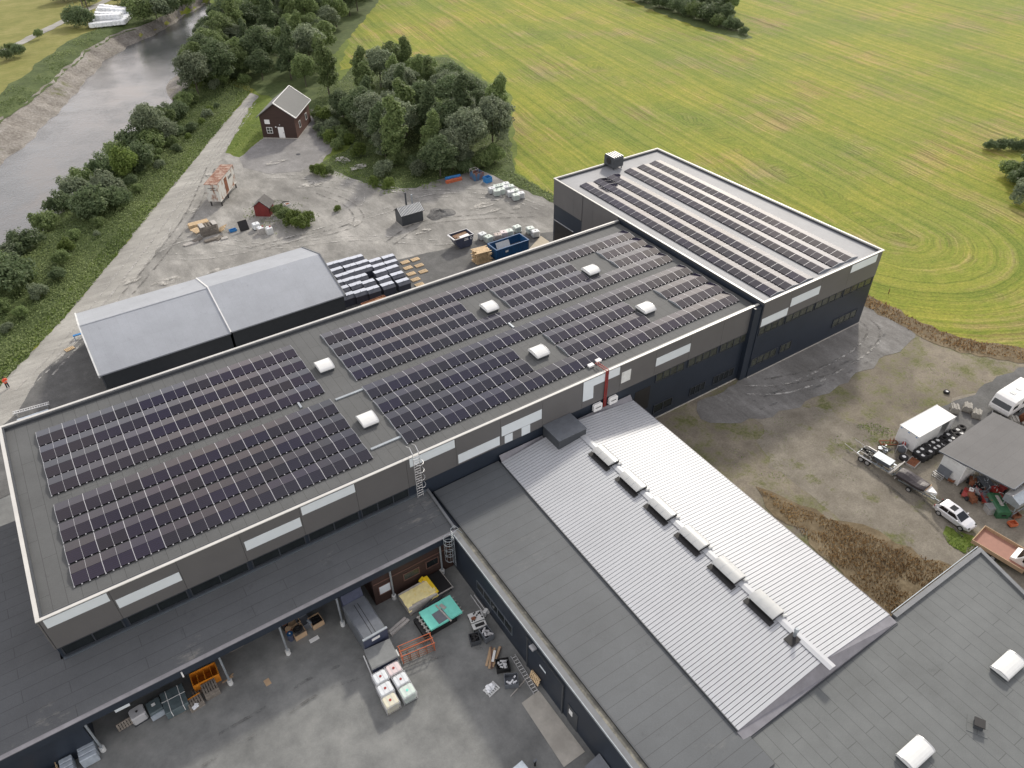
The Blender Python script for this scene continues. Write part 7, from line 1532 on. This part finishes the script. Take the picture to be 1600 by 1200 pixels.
for lst in PROT.values():
    for pr0 in lst:
        if pr0.name not in _used:
            for c in kids(pr0): bpy.data.objects.remove(c)
            bpy.data.objects.remove(pr0)
# ground cover: one object per stand of weeds nobody could count
def cover(name, poly, dens, h, s, m, label, seed, zf=None, blade=False, patch=0.):
    rr = np.random.default_rng(seed); xs = [p[0] for p in poly]; ys = [p[1] for p in poly]; A = (max(xs)-min(xs))*(max(ys)-min(ys)); k = int(A*dens)
    x = rr.uniform(min(xs), max(xs), k); y = rr.uniform(min(ys), max(ys), k); ins = np.zeros(k, bool); j = len(poly)-1
    for i in range(len(poly)):
        xi, yi = poly[i]; xj, yj = poly[j]; c = ((yi > y) != (yj > y)) & (x < (xj-xi)*(y-yi)/(yj-yi+1e-9)+xi); ins ^= c; j = i
    if patch:
        pt = np.sin(x*.9+1.3*np.sin(y*.5+seed))*np.sin(y*.8+1.1*np.sin(x*.6))+.5*np.sin(x*2.3+y*1.7); ins &= (pt+rr.normal(size=k)*.25 > patch)
    x = x[ins]; y = y[ins]; k = len(x); big = .55+.45*np.sin(x*.35+2*np.sin(y*.22))*np.sin(y*.31); hh = h*np.clip(big, .25, 1)*rr.uniform(.3, 1, k)
    z = hh*.6+(np.array([zf(a, b) for a, b in zip(x, y)]) if zf else 0)
    c = np.stack([x, y, z], 1); nn = rr.normal(size=(k, 3))*.6+np.array([0, 0, .7 if not blade else .25]); nn /= np.linalg.norm(nn, axis=1)[:, None]
    a = np.cross(nn, rr.normal(size=(k, 3))); a /= np.linalg.norm(a, axis=1)[:, None]; b = np.cross(nn, a); sc = rr.uniform(.5, 1, k)[:, None]*s; e = .5 if not blade else .3
    if blade:      # upright tufts of stems leaning a little
        a = rr.normal(size=(k, 3))*np.array([.45, .45, 0])+np.array([0, 0, 1.]); a /= np.linalg.norm(a, axis=1)[:, None]; b = np.cross(a, rr.normal(size=(k, 3))); b /= np.linalg.norm(b, axis=1)[:, None]; e = .30; sc = sc*1.5
    V = np.stack([c-a*sc, c-b*sc*e, c+a*sc, c+b*sc*e], 1); T = np.clip(rr.normal(.45, .2, k)+.25*np.sin(x*.25+1.5*np.sin(y*.17)), 0, 1)
    o = bpy.data.objects.new(name, quadmesh(name, V, T, m)); COL.objects.link(o); tag(o, label, 'vegetation', None, 'stuff'); return o
zt = lambda x, y: hgt(*ts(x, y))
bankpoly = P2([(392, 143), (340, 206), (262, 301), (175, 408), (100, 498), (10, 592), (-60, 690)])
bp2 = [(t*RD.x+s*RN.x, t*RD.y+s*RN.y) for t, s in ((-25, 47), (40, 47), (80, 46), (110, 46), (150, 47), (200, 48))]
cover('bank_weeds', bankpoly+bp2, 24., 1.6, .21, M['scrub'], 'tall mixed weeds and reeds covering the river bank left of the gravel road', 1, zt)
vb = P2([(394, 143), (340, 207), (262, 302), (175, 409), (100, 499), (8, 594), (-30, 640)]); vb2 = [(x-2.6, y+1.2) for x, y in vb]
cover('verge_grass', vb+vb2[::-1], 18., .45, .20, M['scrubbright'], 'bright green grass strip along the edge of the gravel road', 2)
cover('woodland_undergrowth', P2([(500, 255), (545, 232), (540, 190), (486, 178), (512, 95), (530, 130), (560, 90), (700, 90), (790, 150), (803, 270), (775, 272), (745, 262), (650, 292), (600, 296)]), 5., .9, .24, M['scrub'], 'low green undergrowth below the grove behind the yard', 3)
cover('field_edge_weeds', P2([(770, 262), (803, 270), (830, 285), (868, 305), (868, 318), (830, 300), (775, 278)]), 14., .9, .22, M['scrub'], 'tall weeds between the yard and the mown field', 4)
cover('far_bank_grass', [(t*RD.x+(s+wob(t))*RN.x, t*RD.y+(s+wob(t))*RN.y) for t, s in [(t, 70.6+stonew(t)) for t in range(60, 300, 6)]+[(t, 76.5+stonew(t)) for t in range(296, 60, -6)]], 12., .9, .26, M['scrub'], 'rough grass strip on top of the far river bank', 5, lambda x, y: hgt(*ts(x, y)))
cover('dry_weeds', P2([(1185, 765), (1230, 785), (1320, 820), (1400, 855), (1490, 888), (1478, 900), (1392, 958), (1300, 880), (1240, 822)]), 60., .5, .13, M['dryweed'], 'brown dry weeds between the silver roof and the dirt yard', 6, None, True, -.75)
cover('verge_weeds', P2([(1346, 455), (1395, 480), (1440, 505), (1500, 528), (1620, 548), (1620, 566), (1500, 548), (1440, 526), (1352, 478)]), 16., .6, .2, M['dryweed'], 'rusty dry weeds along the edge of the mown field', 7, None, True)
cover('dirt_tufts', P2([(1290, 690), (1350, 660), (1410, 668), (1400, 690), (1380, 715), (1330, 705)]), 40., .22, .10, M['scrubbright'], 'green weeds beside the flatbed trailer poles', 28, None, False, .1)
cover('dirt_weeds', P2([(1060, 660), (1240, 650), (1400, 575), (1500, 560), (1600, 565), (1560, 592), (1480, 620), (1405, 665), (1340, 700), (1430, 800), (1480, 850), (1300, 805), (1150, 730)]), 24., .10, .085, M['scrubbright'], 'sparse green weeds growing in patches on the dirt yard', 8, None, False, .55)
cover('car_grass', P2([(1478, 822), (1500, 830), (1535, 850), (1508, 866), (1480, 850)]), 70., .2, .16, M['scrubbright'], 'green grass patch beside the parked car', 9)
cover('cabin_grass', P2([(352, 239), (388, 172), (404, 152), (418, 180), (411, 215), (374, 244)]), 14., .12, .16, M['scrubbright'], 'short green grass between the road and the cabin', 10)
cover('yard_weeds', P2([(380, 320), (480, 305), (500, 340), (440, 372), (380, 340)]), 12., .35, .16, M['scrub'], 'weeds around the red hut', 11, None, False, .2)
cover('yard_edge_weeds', P2([(500, 258), (545, 232), (575, 282), (600, 294), (650, 290), (690, 280), (690, 292), (600, 304), (560, 285), (520, 275)]), 12., .4, .18, M['scrubbright'], 'bright weeds along the gravel edge of the grove', 12, None, False, -.2)

# ------------------------------------------------------------------ far bank things: wrapped bales, poles, bales of the mown field
BL = thing('silage_bale', '', 'bale', (0, 0, -60), 0, 'white wrapped bales beyond the river')
part('wrap', MB().lathe([(0, 0), (.62, 0), (.7, .12), (.7, 1.05), (.62, 1.18), (0, 1.2)], 14), M['whitewrap'], BL, smooth=False)
used = False; A = G(145, 41, .8); B = G(192, 36, .8); C_ = G(205, 22, .8); D_ = G(158, 14, .8)
nb_ = 0
for r in range(7):
    for c in range(8):
        u = c/7; v = r/6; p = (A*(1-u)+B*u)*(1-v)+(D_*(1-u)+C_*u)*v
        for lev in range(2 if (0 < r < 6 and 0 < c < 7 and (r != 3)) else 1):
            lb = f"{'upper' if lev else 'lower'} white bale beyond the river, {ordn(c)} from left, {ordn(r)} row from the front"
            loc = (p.x+random.uniform(-.1, .1), p.y+random.uniform(-.1, .1), .5+1.21*lev)
            if not used: BL.location = loc; BL.scale = (1.25, 1.25, 1); BL['label'] = lb; used = True
            else: dup(BL, loc, random.uniform(0, 6), lb, (1.25, 1.25, 1))
for k, (px, py) in enumerate(((135, 27), (140, 22))):
    p = G(px, py, .6); o = thing('utility_pole', ['dark wooden pole beside the far track, nearer one', 'dark wooden pole beside the far track, farther one'][k], 'pole', (p.x, p.y, .4), 0, 'poles by the far track'); part('mast', MB().tube((0, 0, 0), (0, 0, 9), .16, 8, .11), M['bark'], o); part('crossarm', MB().cbox((0, 0, 8.5), (1.8, .12, .12), .6), M['bark'], o)
p = G(1388, 459); o = MB().tube((0, 0, 0), (0, 0, .8), .05, 6).build('marker_post', M['rust']); o.location = p; tag(o, 'rusty marker post at the field edge by the tall hall', 'post')
